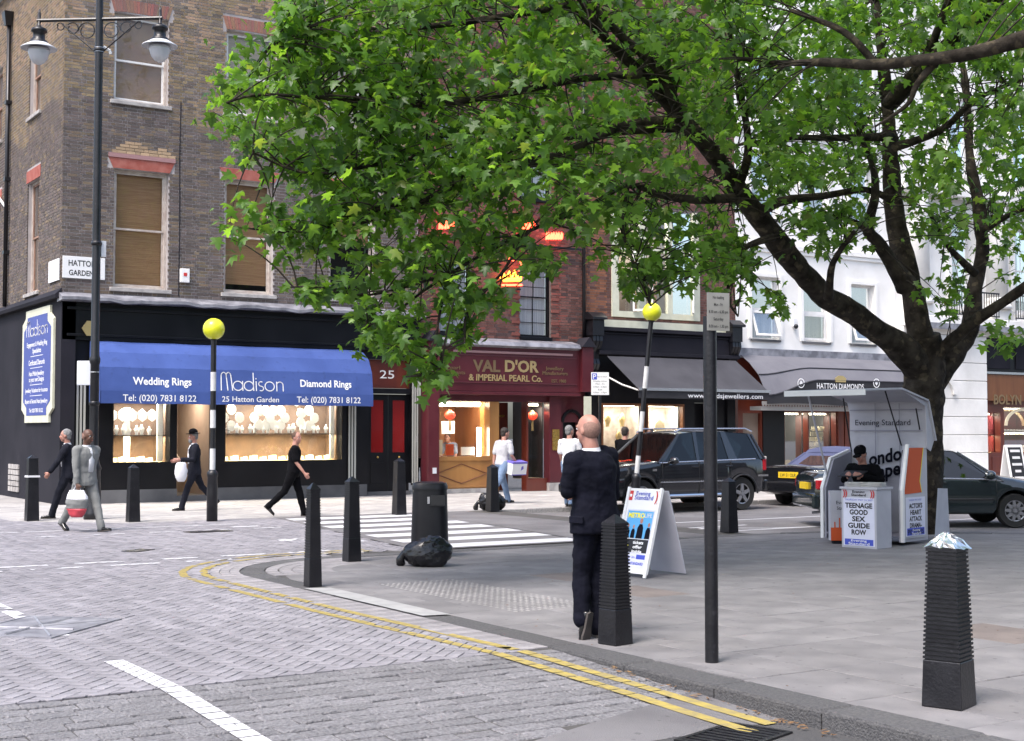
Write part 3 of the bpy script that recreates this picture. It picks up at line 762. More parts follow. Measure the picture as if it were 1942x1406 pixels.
def window(T, root, a0, a1, z0, z1, out=0.0, reveal=.12, fm='frame_old', fw=.06, sash='frame_white', bars_v=0, bars_h=0, meet=.5, blind='blind_bamboo',
           blind_from=1.0, sill='stone_sill', sillw=.08, room='dark_room', glassm='glass_window', sw=.045, inner='frame_rot'):
    d = out - reveal
    f = MB(T); f.box(a0 + .002, a0 + fw, d - .1, d, z0 + .002, z1 - .002); f.box(a1 - fw, a1 - .002, d - .1, d, z0 + .002, z1 - .002)
    f.box(a0 + fw, a1 - fw, d - .1, d, z1 - fw, z1 - .002); f.box(a0 + fw, a1 - fw, d - .1, d, z0 + .002, z0 + fw)
    w = f.build('window', fm, root)
    A0, A1, Z0, Z1 = a0 + fw, a1 - fw, z0 + fw, z1 - fw; zm = Z0 + (Z1 - Z0) * meet
    # two sashes
    for nm, (s0, s1, dd) in (('lower_sash', (Z0, zm + .02, d - .05)), ('upper_sash', (zm - .02, Z1, d - .02))):
        s = MB(T); s.box(A0, A0 + sw, dd - .03, dd, s0, s1); s.box(A1 - sw, A1, dd - .03, dd, s0, s1)
        s.box(A0 + sw, A1 - sw, dd - .03, dd, s0, s0 + sw); s.box(A0 + sw, A1 - sw, dd - .03, dd, s1 - sw, s1)
        for i in range(bars_v): a = A0 + (A1 - A0) * (i + 1) / (bars_v + 1); s.box(a - .01, a + .01, dd - .025, dd - .002, s0 + sw, s1 - sw)
        for i in range(bars_h): z = s0 + (s1 - s0) * (i + 1) / (bars_h + 1); s.box(A0 + sw, A1 - sw, dd - .026, dd - .003, z - .01, z + .01)
        s.build(nm, sash, w)
        MB(T).box(A0 + sw, A1 - sw, dd - .018, dd - .013, s0 + sw, s1 - sw).build('pane', glassm, w)
    if blind:
        zb = Z0 + (Z1 - Z0) * (1 - blind_from)
        MB(T).box(A0 + .02, A1 - .02, d - .125, d - .12, zb, Z1).build('blind', blind, w)
    MB(T).box(a0 - .3, a1 + .3, d - .9, d - .88, z0 - .3, z1 + .3).build('room_back', room, w)
    if sill: MB(T).box(a0 - sillw, a1 + sillw, out - .11, out + .07, z0 - .09, z0 + .001).build('sill', sill, root, bevel=.01)
    return w
def chain(mb, a, out, z, prof, n=10): pass

# ================================================================= MADISON CORNER BUILDING  (x 0..9.2, front at y = 0)
mad = thing('corner_building', 'tall brown brick corner building with black shopfront and blue awning', 'building', (0, 0, 0))
W1 = [(1.17, 2.47, 4.97, 7.75), (3.86, 5.13, 4.99, 7.78), (6.66, 7.95, 5.02, 7.80)]
W2 = [(1.13, 2.43, 9.34, 11.42), (3.87, 5.20, 9.36, 11.44), (6.6, 7.9, 9.36, 11.44)]
S1 = [(2.05, 3.2, 5.0, 7.75), (6.1, 7.25, 5.0, 7.75), (9.5, 10.6, 5.0, 7.75)]
S2 = [(2.05, 3.2, 9.36, 11.35), (6.1, 7.25, 9.36, 11.35), (9.5, 10.6, 9.36, 11.35)]
wall = wall_cells(MB(TF), .001, 9.2, 4.5, 14.0, W1 + W2).build('wall', 'mortar', mad)
wall_s = wall_cells(MB(TS), .302, 14, 4.5, 13.2, S1 + S2, -.3, -.001).build('wall', 'mortar', mad)
def col_mad(a, z, r):
    up = z > 9.05 + .35 * math.sin(a * 1.3)
    if r.random() < (.60 if up else .2): c = (.235, .175, .105) if up else (.17, .13, .09)
    else: c = (.17, .135, .11) if up else (.122, .098, .088)
    if z > 10.8 and r.random() < .4: c = (.30, .21, .14)
    k = r.uniform(.7, 1.25); return (c[0] * k, c[1] * k * r.uniform(.96, 1.04), c[2] * k)
lint = lambda w: (w[0] - .14, w[1] + .14, w[3], w[3] + .26)
patch = (1.15, 2.75, 8.0, 8.42)
archz = [(w[0] - .1, w[1] + .1, w[3], w[3] + .33) for w in W2]
lay_bricks(TF, wall, 0.0, 9.2, 4.66, 14.0, W1 + W2 + [lint(w) for w in W1] + archz, col_mad, 300, 1,
           score=lambda b: abs(b[2] - 8.3) + max(0, b[0] - 4) * 2)
lay_bricks(TS, wall_s, 0.012, 14, 4.72, 13.2, S1 + S2 + [(w[0] - .1, w[1] + .1, w[3], w[3] + .3) for w in S1], col_mad, 0, 2)
for w in W1:
    MB(TF).prism([(w[0] - .02, w[3] + .001), (w[1] + .02, w[3] + .001), (w[1] + .14, w[3] + .255), (w[0] - .14, w[3] + .255)], .0, .018, 'y').build('lintel', 'red_lintel', mad)
MB(TF).box(1.03, 2.62, .019, .036, 8.0, 8.10).build('lintel_cap', 'maroon_pink', mad)
for w in W2:      # splayed brick arches
    n = 17
    for i in range(n):
        f0, f1 = (i + .06) / n, (i + .94) / n; mid = (w[0] + w[1]) / 2; hw = (w[1] - w[0]) / 2
        b = lambda f: mid + (f - .5) * 2 * hw; t = lambda f: mid + (f - .5) * 2 * (hw + .1)
        bz = lambda f: w[3] + .03 * (1 - (2 * f - 1) ** 2)
        c = col_mad(0, 11, rnd); c = (.27 * rnd.uniform(.8, 1.2), .135 * rnd.uniform(.8, 1.2), .10)
        vs = [(b(f0), .0, bz(f0)), (b(f1), .0, bz(f1)), (t(f1), .0, w[3] + .32), (t(f0), .0, w[3] + .32)]; vs += [(v[0], rnd.uniform(.008, .012), v[2]) for v in vs]
        MB(TF).add(vs, [(4, 5, 6, 7), (0, 1, 5, 4), (1, 2, 6, 5), (2, 3, 7, 6), (3, 0, 4, 7)], c).build('voussoir', 'brick', wall)
# fresh ochre bricks stepping up above the first lintel
pb = [(0, 1.12, 2.62), (1, 1.2, 2.55), (2, 1.3, 1.98), (2, 2.2, 2.45), (3, 1.42, 1.8)]
for row, x0, x1 in pb:
    a = x0
    while a < x1 - .1:
        l = rnd.choice([.21, .21, .1]); k = rnd.uniform(.8, 1.15)
        MB(TF).box(a, min(a + l, x1), .012, .024, 8.105 + row * .075, 8.105 + row * .075 + .064, (.42 * k, .30 * k, .19 * k)).build('patch_brick', 'brick', wall); a += l + .01
for w in S1: MB(TS).box(w[0] - .1, w[1] + .1, -.02, .018, w[3] + .002, w[3] + .29).build('lintel', 'red_lintel', mad)
for i, w in enumerate(W1): window(TF, mad, *w, fm='frame_old', sash='frame_old', blind='blind_bamboo', blind_from=[1, .93, .5][i], meet=.50, reveal=.13)
for i, w in enumerate(W2): window(TF, mad, *w, fm='frame_old', sash='frame_white', blind=['board_brown', 'blind_pale', 'blind_pale'][i], meet=.47, reveal=.13, blind_from=[.985, 1, 1][i])
for w in S1 + S2: window(TS, mad, *w, fm='frame_old', sash='frame_rot', blind='board_brown', sill='stone_sill', reveal=.1)
# projecting lead flat and black fascia
lead = MB(TF); N = 26; rg = []
for i in range(N + 1):
    a = -.08 + 9.3 * i / N; s = .02 * math.sin(a * 3.1) + .02 * math.sin(a * 7.3 + 1)
    rg.append([(a, .0, 4.80), (a, .18, 4.76 + s * .6), (a, .42 + s * .3, 4.66 + s), (a, .42 + s * .3, 4.59 + s), (a, .0, 4.57)])
lead.loft(rg).build('lead_flashing', 'lead', mad, smooth=False)
MB(TF).box(.0, 9.2, -.3, .16, 3.72, 4.565).build('fascia', 'black_paint', mad)
MB(TF).box(.1, 9.1, .162, .20, 4.40, 4.47).box(.1, 9.1, .162, .19, 3.80, 3.86).build('fascia_moulding', 'black_paint', mad, bevel=.01)
sl = wall_cells(MB(TS), -.16, 14, 0, 4.65, [(6.0, 7.6, 1.62, 3.2)], -.3, .02); sl.build('side_wall', 'black_matt', mad)
MB(TS).prism([(.02, 4.65), (.16, 4.66), (.18, 4.74), (.02, 4.86)], -.16, 14, 'x' if False else 'x').v
ms = MB(TS); ms.add([(a, o, z) for a in (-.16, 14) for o, z in ((.021, 4.64), (.15, 4.65), (.17, 4.73), (.021, 4.88))], [(0, 1, 2, 3), (7, 6, 5, 4), (0, 4, 5, 1), (1, 5, 6, 2), (2, 6, 7, 3), (3, 7, 4, 0)]); ms.build('side_ledge', 'black_matt', mad)
f = MB(TS); f.box(5.95, 6.05, .021, .05, 1.6, 3.25).box(7.55, 7.65, .021, .05, 1.6, 3.25).box(6.05, 7.55, .021, .05, 1.55, 1.66).box(6.05, 7.55, .021, .05, 3.17, 3.26); f.build('side_window', 'cream', mad)
MB(TS).box(6.0, 7.6, -.1, -.09, 1.62, 3.2).build('side_window_pane', 'glass_red' if False else 'glass_window', mad); MB(TS).box(5.8, 7.8, -.6, -.58, 1.4, 3.4).build('room_back', 'dark_room', mad)
# vent panel low on the side wall
for i in range(4):
    for j in range(5): MB(TS).box(3.55 + i * .27, 3.55 + i * .27 + .24, .021, .05, .15 + j * .14, .15 + j * .14 + .115).build('vent_block', 'stone_sill', mad)
# shopfront: columns, stall riser, openings
SH = [(1.22, 2.55, .93, 2.55), (2.72, 3.62, .08, 2.7), (3.92, 7.0, .93, 2.6), (7.75, 9.0, .08, 2.62)]   # window, doorway, window, house door
sh = MB(TF); wall_cells(sh, .001, 9.2, .30, 3.72, [(h[0], h[1], .0 if h[2] < .5 else h[2], h[3]) for h in SH] + [(7.75, 9.0, 2.75, 3.5)], -.25, .05)
sh.build('shopfront', 'black_paint', mad)
wall_cells(MB(TF), -.02, 7.7, .0, .30, [(2.72, 3.62, 0, 1)], -.2, .085).build('plinth', 'plinth', mad)
MB(TF).box(2.72, 3.62, -.2, .06, .0, .13).build('door_step', 'plinth', mad)
def pilaster(a, z0, z1, root, w=.24, out=.05, n=3):
    p = MB(TF).box(a, a + w, out + .001, out + .03, z0, z1).build('pilaster', 'black_paint', root)
    for i in range(n):
        x = a + (i + .5) * w / n; MB(TF).box(x - w / n * .28, x + w / n * .28, out + .031, out + .05, z0 + .05, z1 - .02).build('flute', 'pilaster_grey', p)
pilaster(.34, .32, 3.25, mad); pilaster(7.15, .32, 3.2, mad); pilaster(9.0 - .02, .25, 3.3, mad, .2)
MB(TF).box(8.92, 9.22, .06, .17, 3.32, 3.70).build('capital', 'black_paint', mad, bevel=.02)
# door 25 with red glazed transom
MB(TF).box(7.76, 8.99, -.08, -.06, 2.76, 3.49).build('transom_panel', 'wood_red', mad)
lettering('25', TF((8.33, -.055, 3.12)), (1, 0, 0), (0, 0, 1), .21, .42, 'stone_white', mad, bold=.005)
MB(TF).box(7.75, 9.0, -.2, .0, 0, .1).build('door_step', 'plinth', mad)
for i, a in enumerate((7.78, 8.40)):
    d = MB(TF); wall_cells(d, a, a + .60, .1, 2.60, [(a + .12, a + .48, 1.1, 2.45)], -.14, -.1); dd = d.build('door', 'black_paint', mad)
    MB(TF).box(a + .121, a + .479, -.13, -.12, 1.1, 2.45).build('door_pane', 'glass_red', dd)
    MB(TF).box(a + .1, a + .5, -.099, -.09, .3, .85).build('door_panel', 'black_paint', dd, bevel=.01)
    m = MB(TF); m.ell((a + .3, -.07, .98), (.03, .03, .03), 10, 6).build('door_knob', 'brass', dd)
MB(TF).box(8.55, 8.8, -.098, -.085, .68, .76).build('letter_plate', 'brass', mad)
MB(TF).box(9.08, 9.14, .06, .09, 1.35, 1.55).build('entry_panel', 'steel_trim', mad)
# the doorway interior and its picture lights
def room(root, a0, a1, z0, z1, dep, wm, out=0.0, name='interior', floor='plinth'):
    d = out - .26
    m = MB(TF); m.box(a0, a1, d - dep - .02, d - dep, z0, z1); m.box(a0 - .02, a0, d - dep, d, z0, z1); m.box(a1, a1 + .02, d - dep, d, z0, z1); m.box(a0, a1, d - dep, d, z1, z1 + .02); m.build(name, wm, root)
    MB(TF).box(a0, a1, d - dep, d, z0 - .02, z0).build(name + '_floor', floor, root)
def lamp(name, T, a, out, z, w, h, energy, col, parent, rot=(0, 0, 0)):
    l = bpy.data.lights.new(name, 'AREA'); l.shape = 'RECTANGLE'; l.size = w; l.size_y = h; l.energy = energy; l.color = col
    o = bpy.data.objects.new(name, l); COL.objects.link(o); o.parent = parent; o.matrix_parent_inverse = wmat(parent).inverted()
    o.location = T((a, out, z)); o.rotation_euler = rot; return o
def strip_lamp(root, a0, a1, out, z, energy, col=(1, .92, .78), m='lamp_tube', r=.025):
    """a lit tube in the head of a display, with the light it gives off"""
    t = MB(TF).tube([(a0, out, z), (a1, out, z)], r, 8).build('strip_light', m, root)
    lamp('strip_light_glow', TF, (a0 + a1) / 2, out - .02, z - r - .012, abs(a1 - a0), .06, energy, col, root, (0, 0, 0))
room(mad, 2.6, 3.75, .1, 2.75, 2.6, 'room_wall')
strip_lamp(mad, 2.8, 3.5, -1.3, 2.7, 22, (1, .8, .6))
pc = thing('picture', 'small glowing framed picture on the wall inside the corner shop doorway, the right one', 'picture', (3.32, 2.80, 1.9)); MB().box(-.16, .16, .0, .03, -.2, .2).build('frame', 'wood_brown', pc); MB().box(-.12, .12, -.006, -.001, -.16, .16).build('print', 'picture_glow', pc)
pc = thing('picture', 'small framed picture inside the corner shop doorway, half hidden by the left jamb', 'picture', (2.83, 2.80, 1.9)); MB().box(-.16, .16, .0, .03, -.2, .2).build('frame', 'wood_brown', pc); MB().box(-.12, .12, -.006, -.001, -.16, .16).build('print', 'picture_glow', pc)
def chair(x, y, rz, label):
    t = thing('chair', label, 'chair', (x, y, .1), rz)
    MB().box(-.2, .2, -.2, .2, .42, .46).build('seat', 'wood_orange', t)
    for sx in (-1, 1):
        MB().box(sx * .18 - .018, sx * .18 + .018, -.19, -.155, 0, .42).build('leg', 'wood_orange', t); MB().box(sx * .18 - .018, sx * .18 + .018, .155, .19, 0, .95).build('leg', 'wood_orange', t)
    for z in (.6, .72, .84): MB().box(-.16, .16, .16, .18, z, z + .06).build('back_slat', 'wood_orange', t)
chair(2.98, .62, 2.9, 'plain wooden chair standing just inside the corner shop doorway')

# ---- jewellery displays
ORD = 'first second third fourth fifth sixth seventh eighth ninth tenth eleventh twelfth thirteenth fourteenth fifteenth sixteenth seventeenth eighteenth nineteenth twentieth'.split() + ['twenty-' + w for w in 'first second third fourth fifth sixth seventh eighth ninth'.split()]
def pads(root_name, label, group, cat, items, m, build, tiers=0):
    first = None; rank = {i: k for k, i in enumerate(sorted(range(len(items)), key=lambda i: (items[i][0], items[i][2])))}
    for i, (a, out, z, s) in enumerate(items):
        if first is None: first = build(); o = first
        else: o = first.copy(); COL.objects.link(o)
        if tiers: lb = '%s, %s stack from left, %s tier up' % (label, ORD[rank[i] // tiers], ORD[rank[i] % tiers])
        else: lb = '%s %s' % (ORD[rank[i]], label.replace(' in ', ' from the left in ', 1).replace(' on ', ' from the left on ', 1) if ' in ' not in label.split(' on ')[0] or True else label)
        for w_ in (' from the left in the left window', ): lb = lb.replace(w_, ' from left in the left window')
        lb = lb.replace(' from the left in a row', ' from the left, hanging').replace(' from the left in a cluster', ' from the left') if False else lb
        o['label'] = lb; o['category'] = cat; o['group'] = group
        o.location = TF((a, out, z)); o.scale = (s, s, s)
def hexpad():
    m = MB(); m.prism([(.13 * math.cos(k * math.pi / 3 + math.pi / 6) * .85, .13 * math.sin(k * math.pi / 3 + math.pi / 6) * 1.15) for k in range(6)], -.02, .02, 'y'); return m.build('display_pad', 'display_white')
def roundpad():
    m = MB(); m.prism([(.12 * math.cos(k * math.pi / 7), .14 * math.sin(k * math.pi / 7)) for k in range(14)], -.02, .02, 'y'); return m.build('display_pad', 'display_white')
def bust():
    m = MB(); m.lathe([(.05, 0), (.035, .03), (.06, .1), (.075, .15), (.03, .2), (.022, .25)], n=10, sy=.6); return m.build('necklace_stand', 'display_white', smooth=True)
def ringbox():
    m = MB(); m.frustum((0, 0, 0), (.05, .03), (0, .02, .09), (.05, .008)); return m.build('ring_tray', 'display_cream')
def display(a0, a1, z0, z1, dep, groups, back='room_wall', energy=60, root=mad, out=0.0, shelf=.42, col=(1, .92, .78)):
    room(root, a0 - .01, a1 + .01, z0, z1, dep, back, out, 'display_case', 'display_cream')
    MB(TF).box(a0, a1, out - .262, out - .256, z0, z1).build('shop_pane', 'glass_shop', root)
    if shelf: zs = z0 + (z1 - z0) * shelf; MB(TF).box(a0, a1, out - .26 - dep, out - .3, zs - .02, zs).build('shelf', 'black_matt', root)
    strip_lamp(root, a0 + .05, a1 - .05, out - .38, z1 - .05, energy * (.5 if shelf else 1), col)
    if shelf: lamp('shelf_light', TF, (a0 + a1) / 2, out - .36, zs - .03, a1 - a0 - .1, .05, energy * .40, (1, .80, .5), root)
display(1.22, 2.55, .93, 2.42, .7, 'x', 'display_back', energy=84)
MB(TF).box(2.36, 2.50, -.34, -.30, .95, 2.40).build('display_post', 'display_white', mad); MB(TF).box(1.62, 1.76, -.5, -.46, .95, 2.2).build('display_post', 'display_white', mad)
pads('', 'white hexagonal pad on the left window rail', 'hexagonal pads in the left window', 'display pad', [(1.33 + i * .235, -.42, 2.02, 1) for i in range(5)], None, hexpad)
pads('', 'white necklace stand on the shelf of the small left window', 'necklace stands in the left window', 'display stand', [(1.3 + i * .15, -.4 - .1 * (i % 2), 1.56, .8 + .2 * ((i * 7) % 3) / 2) for i in range(7)], None, bust)
pads('', 'cream ring tray on the floor of the small left window', 'ring trays in the left window', 'ring tray', [(1.3 + i * .105, -.33 - .09 * (i % 2), .94, .8 + .5 * ((i * 5) % 4) / 3) for i in range(10)], None, ringbox)
display(3.92, 7.0, .93, 2.5, .7, 'x', 'display_back', energy=170)
MB(TF).box(6.84, 6.96, -.34, -.30, .95, 2.48).box(3.95, 4.05, -.34, -.30, .95, 2.48).build('display_post', 'display_white', mad)
for i in range(3):        # white arched pelmet
    a = 3.98 + i * .98; pts = [(a + .98 * k / 8, -.36, 2.28 + .16 * math.sin(math.pi * k / 8)) for k in range(9)]
    MB(TF).tube(pts, .018, 6).build('pelmet_arch', 'display_white', mad)
rp = []
for cx_, n in ((4.25, 4), (5.05, 6), (5.45, 6), (6.25, 5)):
    for i in range(n): t = i * 2 * math.pi / n; rp.append((cx_ + .2 * math.cos(t), -.4 - .03 * (i % 2), 1.98 + .2 * math.sin(t), .95))
pads('', 'white round pad in the large lit window', 'round pads in the large window', 'display pad', rp, None, roundpad)
pads('', 'white necklace stand on the shelf of the large lit window', 'necklace stands in the large window', 'display stand', [(4.05 + i * .17, -.4 - .12 * (i % 2), 1.60, .75 + .25 * ((i * 7) % 3) / 2) for i in range(17)], None, bust)
pads('', 'cream ring tray on the floor of the large lit window', 'ring trays in the large window', 'ring tray', [(4.0 + i * .125, -.33 - .1 * (i % 2), .94, .8 + .5 * ((i * 5) % 4) / 3) for i in range(24)], None, ringbox)

# ---- blue awning
aw = thing('awning', 'long blue canvas awning lettered for wedding and diamond rings over the black shopfront', 'awning', (.5, -.16, 3.7))
prof = [(.16, 3.70), (.50, 3.62), (.80, 3.42), (.98, 3.08), (1.05, 2.55), (1.05, 2.27)]
AL, AR = .62, 7.36
def asec(a, k=1.0): return [(a, .16 + (o - .16) * k, z) for o, z in prof]
def awn(i0, i1, name):
    r0 = prof[i0:i1 + 1]; m = MB(TF); n = 14; rg = []
    for j in range(n + 1):
        a = AL + (AR - AL) * j / n; sag = .006 * math.sin(j * 2.1)
        rg.append([(a, o, z + sag) for o, z in r0] + [(a, o - .012, z + sag - .004) for o, z in reversed(r0)])
    return m.loft(rg).build(name, 'blue_canvas', aw)
awn(0, 3, 'top_cover'); awn(3, 4, 'front_panel')
v = awn(4, 5, 'valance')
for a in (AL, AR):
    m = MB(TF); m.add([(a, o, z) for o, z in prof[:5]] + [(a, .16, 2.55)] + [(a + .01, o, z) for o, z in prof[:5]] + [(a + .01, .16, 2.55)], [(0, 1, 2, 3, 4, 5), (11, 10, 9, 8, 7, 6)] + [(i, (i + 1) % 6, 6 + (i + 1) % 6, 6 + i) for i in range(6)]); m.build('side_panel', 'blue_canvas', aw)
    m = MB(TF).box(a, a + .01, .16, 1.05, 2.27, 2.549).build('side_valance', 'blue_canvas', aw)
Ufp = Vector((1, 0, 0)); Wfp = Vector((0, .07, .53)).normalized()
def on_panel(a, t): return (a, -(1.05 - .07 * t) - .008, 2.55 + .53 * t)
lettering('Wedding Rings', on_panel(2.03, .44), Ufp, Wfp, .17, 1.36, 'white_print', aw, bold=.022)
lettering('Diamond Rings', on_panel(6.10, .48), Ufp, Wfp, .17, 1.36, 'white_print', aw, bold=.022)
lettering('Tel: (020) 7831 8122', (1.97, -1.056, 2.40), Ufp, (0, 0, 1), .145, 1.70, 'white_print', aw, bold=.008)
lettering('Tel: (020) 7831 8122', (6.17, -1.056, 2.41), Ufp, (0, 0, 1), .145, 1.70, 'white_print', aw, bold=.008)
lettering('25 Hatton Garden', (4.15, -1.056, 2.40), Ufp, (0, 0, 1), .125, 1.42, 'white_print', aw, bold=.006)
# thin drawn name
def arcp(cx_, cy_, rx, ry, t0, t1, n=12): return [(cx_ + rx * math.cos(R(t0 + (t1 - t0) * i / n)), cy_ + ry * math.sin(R(t0 + (t1 - t0) * i / n))) for i in range(n + 1)]
def madison():
    s = []
    s.append([(0, 0), (.02, .8)] + arcp(.16, .8, .14, .2, 180, 0) + [(.36, .0)]); s.append([(.30, .72)] + arcp(.42, .78, .13, .22, 150, 0) + [(.62, 0)])
    x = .92; s.append(arcp(x, .26, .26, .26, 0, 360, 20)); s.append([(x + .26, .52), (x + .26, 0)])
    x = 1.52; s.append(arcp(x, .26, .26, .26, 0, 360, 20)); s.append([(x + .26, 1.0), (x + .26, 0)])
    s.append([(1.93, 0), (1.93, .52)]); s.append([(1.93, .66), (1.93, .70)])
    x = 2.2; s.append(arcp(x, .39, .13, .13, 60, 270, 9) + arcp(x, .13, .13, .13, 90, -120, 9))
    x = 2.68; s.append(arcp(x, .26, .26, .26, 0, 360, 20))
    s.append([(3.08, 0), (3.08, .52)]); s.append([(3.08, .34)] + arcp(3.26, .34, .18, .18, 180, 0) + [(3.44, 0)])
    return s, 3.44
def draw_name(O, U, W, width, height, th, root, dsp):
    s, wd = madison(); m = MB(); O = Vector(O); U = Vector(U); W = Vector(W); Nn = U.cross(W)
    for st in s:
        for p, q in zip(st, st[1:]):
            P = O + U * (p[0] / wd * width) + W * (p[1] * height); Q = O + U * (q[0] / wd * width) + W * (q[1] * height); t = (Q - P)
            if t.length < 1e-5: continue
            t.normalize(); n = t.cross(Nn) * th / 2; e = t * th * .3
            m.add([P - n - e, P + n - e, Q + n + e, Q - n + e, P - n - e + Nn * dsp, P + n - e + Nn * dsp, Q + n + e + Nn * dsp, Q - n + e + Nn * dsp], [(4, 5, 6, 7), (0, 1, 5, 4), (1, 2, 6, 5), (2, 3, 7, 6), (3, 0, 4, 7)])
    m.build('lettering', 'white_print', root, world=True)
draw_name(on_panel(3.42, .10), Ufp, Wfp, 1.55, .42, .022, aw, .002)

# ---- corner street-name plate, alarm box, cable, blue wall sign, downpipe
def plate_text(root, s, a, out, z, h, w, m='black_print', T='F', bold=.0, depth=0):
    if T == 'F': return lettering(s, (a, -out, z), (1, 0, 0), (0, 0, 1), h, w, m, root, bold=bold, depth=depth)
    return lettering(s, (-out, a, z), (0, -1, 0), (0, 0, 1), h, w, m, root, bold=bold, depth=depth)
sn = thing('street_sign', 'white street-name plate reading Hatton Garden on the brick corner', 'street sign', (.5, -.02, 5.3))
MB(TF).box(.02, .98, .02, .045, 5.12, 5.62).build('plate', 'white', sn, bevel=.006)
plate_text(sn, 'HATTON', .46, .047, 5.47, .13, .62, bold=.02); plate_text(sn, 'GARDEN', .44, .047, 5.25, .12, .56, bold=.02)
sn2 = thing('street_sign', 'white street-name plate round the corner on the side wall, seen edge-on', 'street sign', (-.03, .5, 5.3))
MB(TS).box(.05, .95, .02, .045, 5.07, 5.57).build('plate', 'white', sn2, bevel=.006)
plate_text(sn2, 'GREVILLE', .5, .047, 5.42, .10, .6, 'sign_plate', 'S', .02); plate_text(sn2, 'STREET', .5, .047, 5.22, .10, .5, 'sign_plate', 'S', .02)
al = thing('alarm_box', 'small white alarm box on the brick wall between the first and second windows', 'alarm box', (2.86, -.02, 5.3))
MB(TF).box(2.75, 2.97, .015, .11, 5.17, 5.5).build('case', 'white', al, bevel=.012); MB(TF).box(2.82, 2.90, .111, .118, 5.32, 5.40).build('lens', 'red_print', al)
cb = MB(TF).tube([(2.73, .018, 4.85), (2.74, .018, 6.5), (2.72, .018, 8.2), (2.74, .018, 9.5)], .012, 6).build('cable', 'black_matt'); tag(cb, 'thin dark cable running up the brick wall beside the alarm box', 'cable')
bs = thing('wall_sign', 'tall blue jewellery sign with cream notched frame on the black side wall', 'shop sign', (-.03, 1.9, 3.3))
def notched(a0, a1, z0, z1, nt):
    return [(a0 + nt, z0), (a1 - nt, z0), (a1 - nt, z0 + nt * .55), (a1, z0 + nt), (a1, z1 - nt), (a1 - nt, z1 - nt * .55), (a1 - nt, z1), (a0 + nt, z1), (a0 + nt, z1 - nt * .55), (a0, z1 - nt), (a0, z0 + nt), (a0 + nt, z0 + nt * .55)]
def splate(poly, o0, o1, m, name):
    n = len(poly); q = MB(TS); q.add([(a, o0, z) for a, z in poly] + [(a, o1, z) for a, z in poly], [tuple(range(n)), tuple(range(2 * n - 1, n - 1, -1))] + [(i, (i + 1) % n, n + (i + 1) % n, n + i) for i in range(n)]); q.build(name, m, bs)
splate(notched(.32, 3.2, 1.85, 4.55, .32), .022, .075, 'cream', 'sign_frame'); splate(notched(.5, 3.02, 2.02, 4.38, .33), .076, .082, 'sign_blue', 'sign_panel')
draw_name((-.084, 2.75, 3.92), (0, -1, 0), (0, 0, 1), 1.95, .36, .03, bs, .002)
for s, z, w, h in (('Engagement & Wedding Ring', 3.72, 1.9, .11), ('Specialists', 3.56, .8, .11), ('Certificated Diamonds', 3.28, 1.5, .12), ('Hand Made Jewellery', 3.02, 1.4, .11), ('to your own Designs', 2.88, 1.4, .11), ('Jewellery Valuations for Insurance', 2.62, 2.1, .10), ('Buyers of Second Hand Jewellery', 2.36, 2.1, .10), ('Tel: 020 7831 8122', 2.14, 1.3, .09)):
    lettering(s, (-.084, 1.76, z), (0, -1, 0), (0, 0, 1), h, w, 'white_print', bs, bold=.015)
for z in (3.43, 3.15, 2.75, 2.49): MB(TS).box(1.2, 2.35, .0825, .085, z - .006, z + .006).build('rule', 'white_print', bs)
dp = thing('downpipe', 'black cast-iron downpipe with hopper on the side wall of the corner building', 'drainpipe', (-.1, 5.1, 5))
MB(TS).tube([(5.1, .09, 4.85), (5.1, .09, 12.2)], .055, 10).build('pipe', 'black_iron', dp, smooth=True)
q = MB(TS); q.frustum((5.1, .12, 12.15), (.08, .07), (5.1, .13, 12.5), (.17, .12)); q.build('hopper', 'black_iron', dp)
for z in (6.2, 8.1, 10.1): MB(TS).box(5.01, 5.19, .0, .155, z, z + .09).build('bracket', 'black_iron', dp)
MB(TS).tube([(5.1, .09, 7.4), (6.2, .09, 7.9), (8.5, .09, 8.1)], .035, 8).build('branch_pipe', 'frame_white', dp)
MB(TS).box(3.5, 14, .0, .22, 13.2, 13.34).build('gutter', 'frame_white', mad)
br = MB(TF).prism([(a * .2 + .62, z * .2 + 3.98) for a, z in ((-1, 0), (-.45, .85), (.55, .85), (1, 0), (.55, -.85), (-.45, -.85))], .2, .23, 'y').build('hexagonal_sign', 'gold'); tag(br, 'small orange hexagonal alarm sign on the black fascia beside the lamp post', 'sign')

# ================================================================= VAL D'OR  (x 9.25..14.6)
val = thing('red_brick_shop', 'red brick building with maroon pearl merchant shopfront', 'building', (9.25, 0, 0))
V1 = [(9.85, 10.85, 4.25, 6.3), (12.40, 13.45, 4.25, 6.3)]; V2 = [(9.85, 10.85, 8.1, 10.0), (12.40, 13.45, 8.1, 10.0)]
w = wall_cells(MB(TF), 9.2, 14.62, 3.9, 15, V1 + V2, -.3, -.012).build('wall', 'mortar_dark', val)
def col_val(a, z, r):
    k = r.uniform(.6, 1.35); c = (.155, .068, .055) if r.random() < .75 else (.09, .055, .052)
    if abs(a - 9.7) < .12 or abs(a - 11) < .14 or abs(a - 12.25) < .13 or abs(a - 13.6) < .14: c = (.20, .062, .048)
    return (c[0] * k, c[1] * k, c[2] * k)
lay_bricks(TF, w, 9.2, 14.62, 3.95, 15, V1 + V2, col_val, 200, 4, out0=-.012, score=lambda b: b[2] + (0 if b[0] > 10.9 else 4))
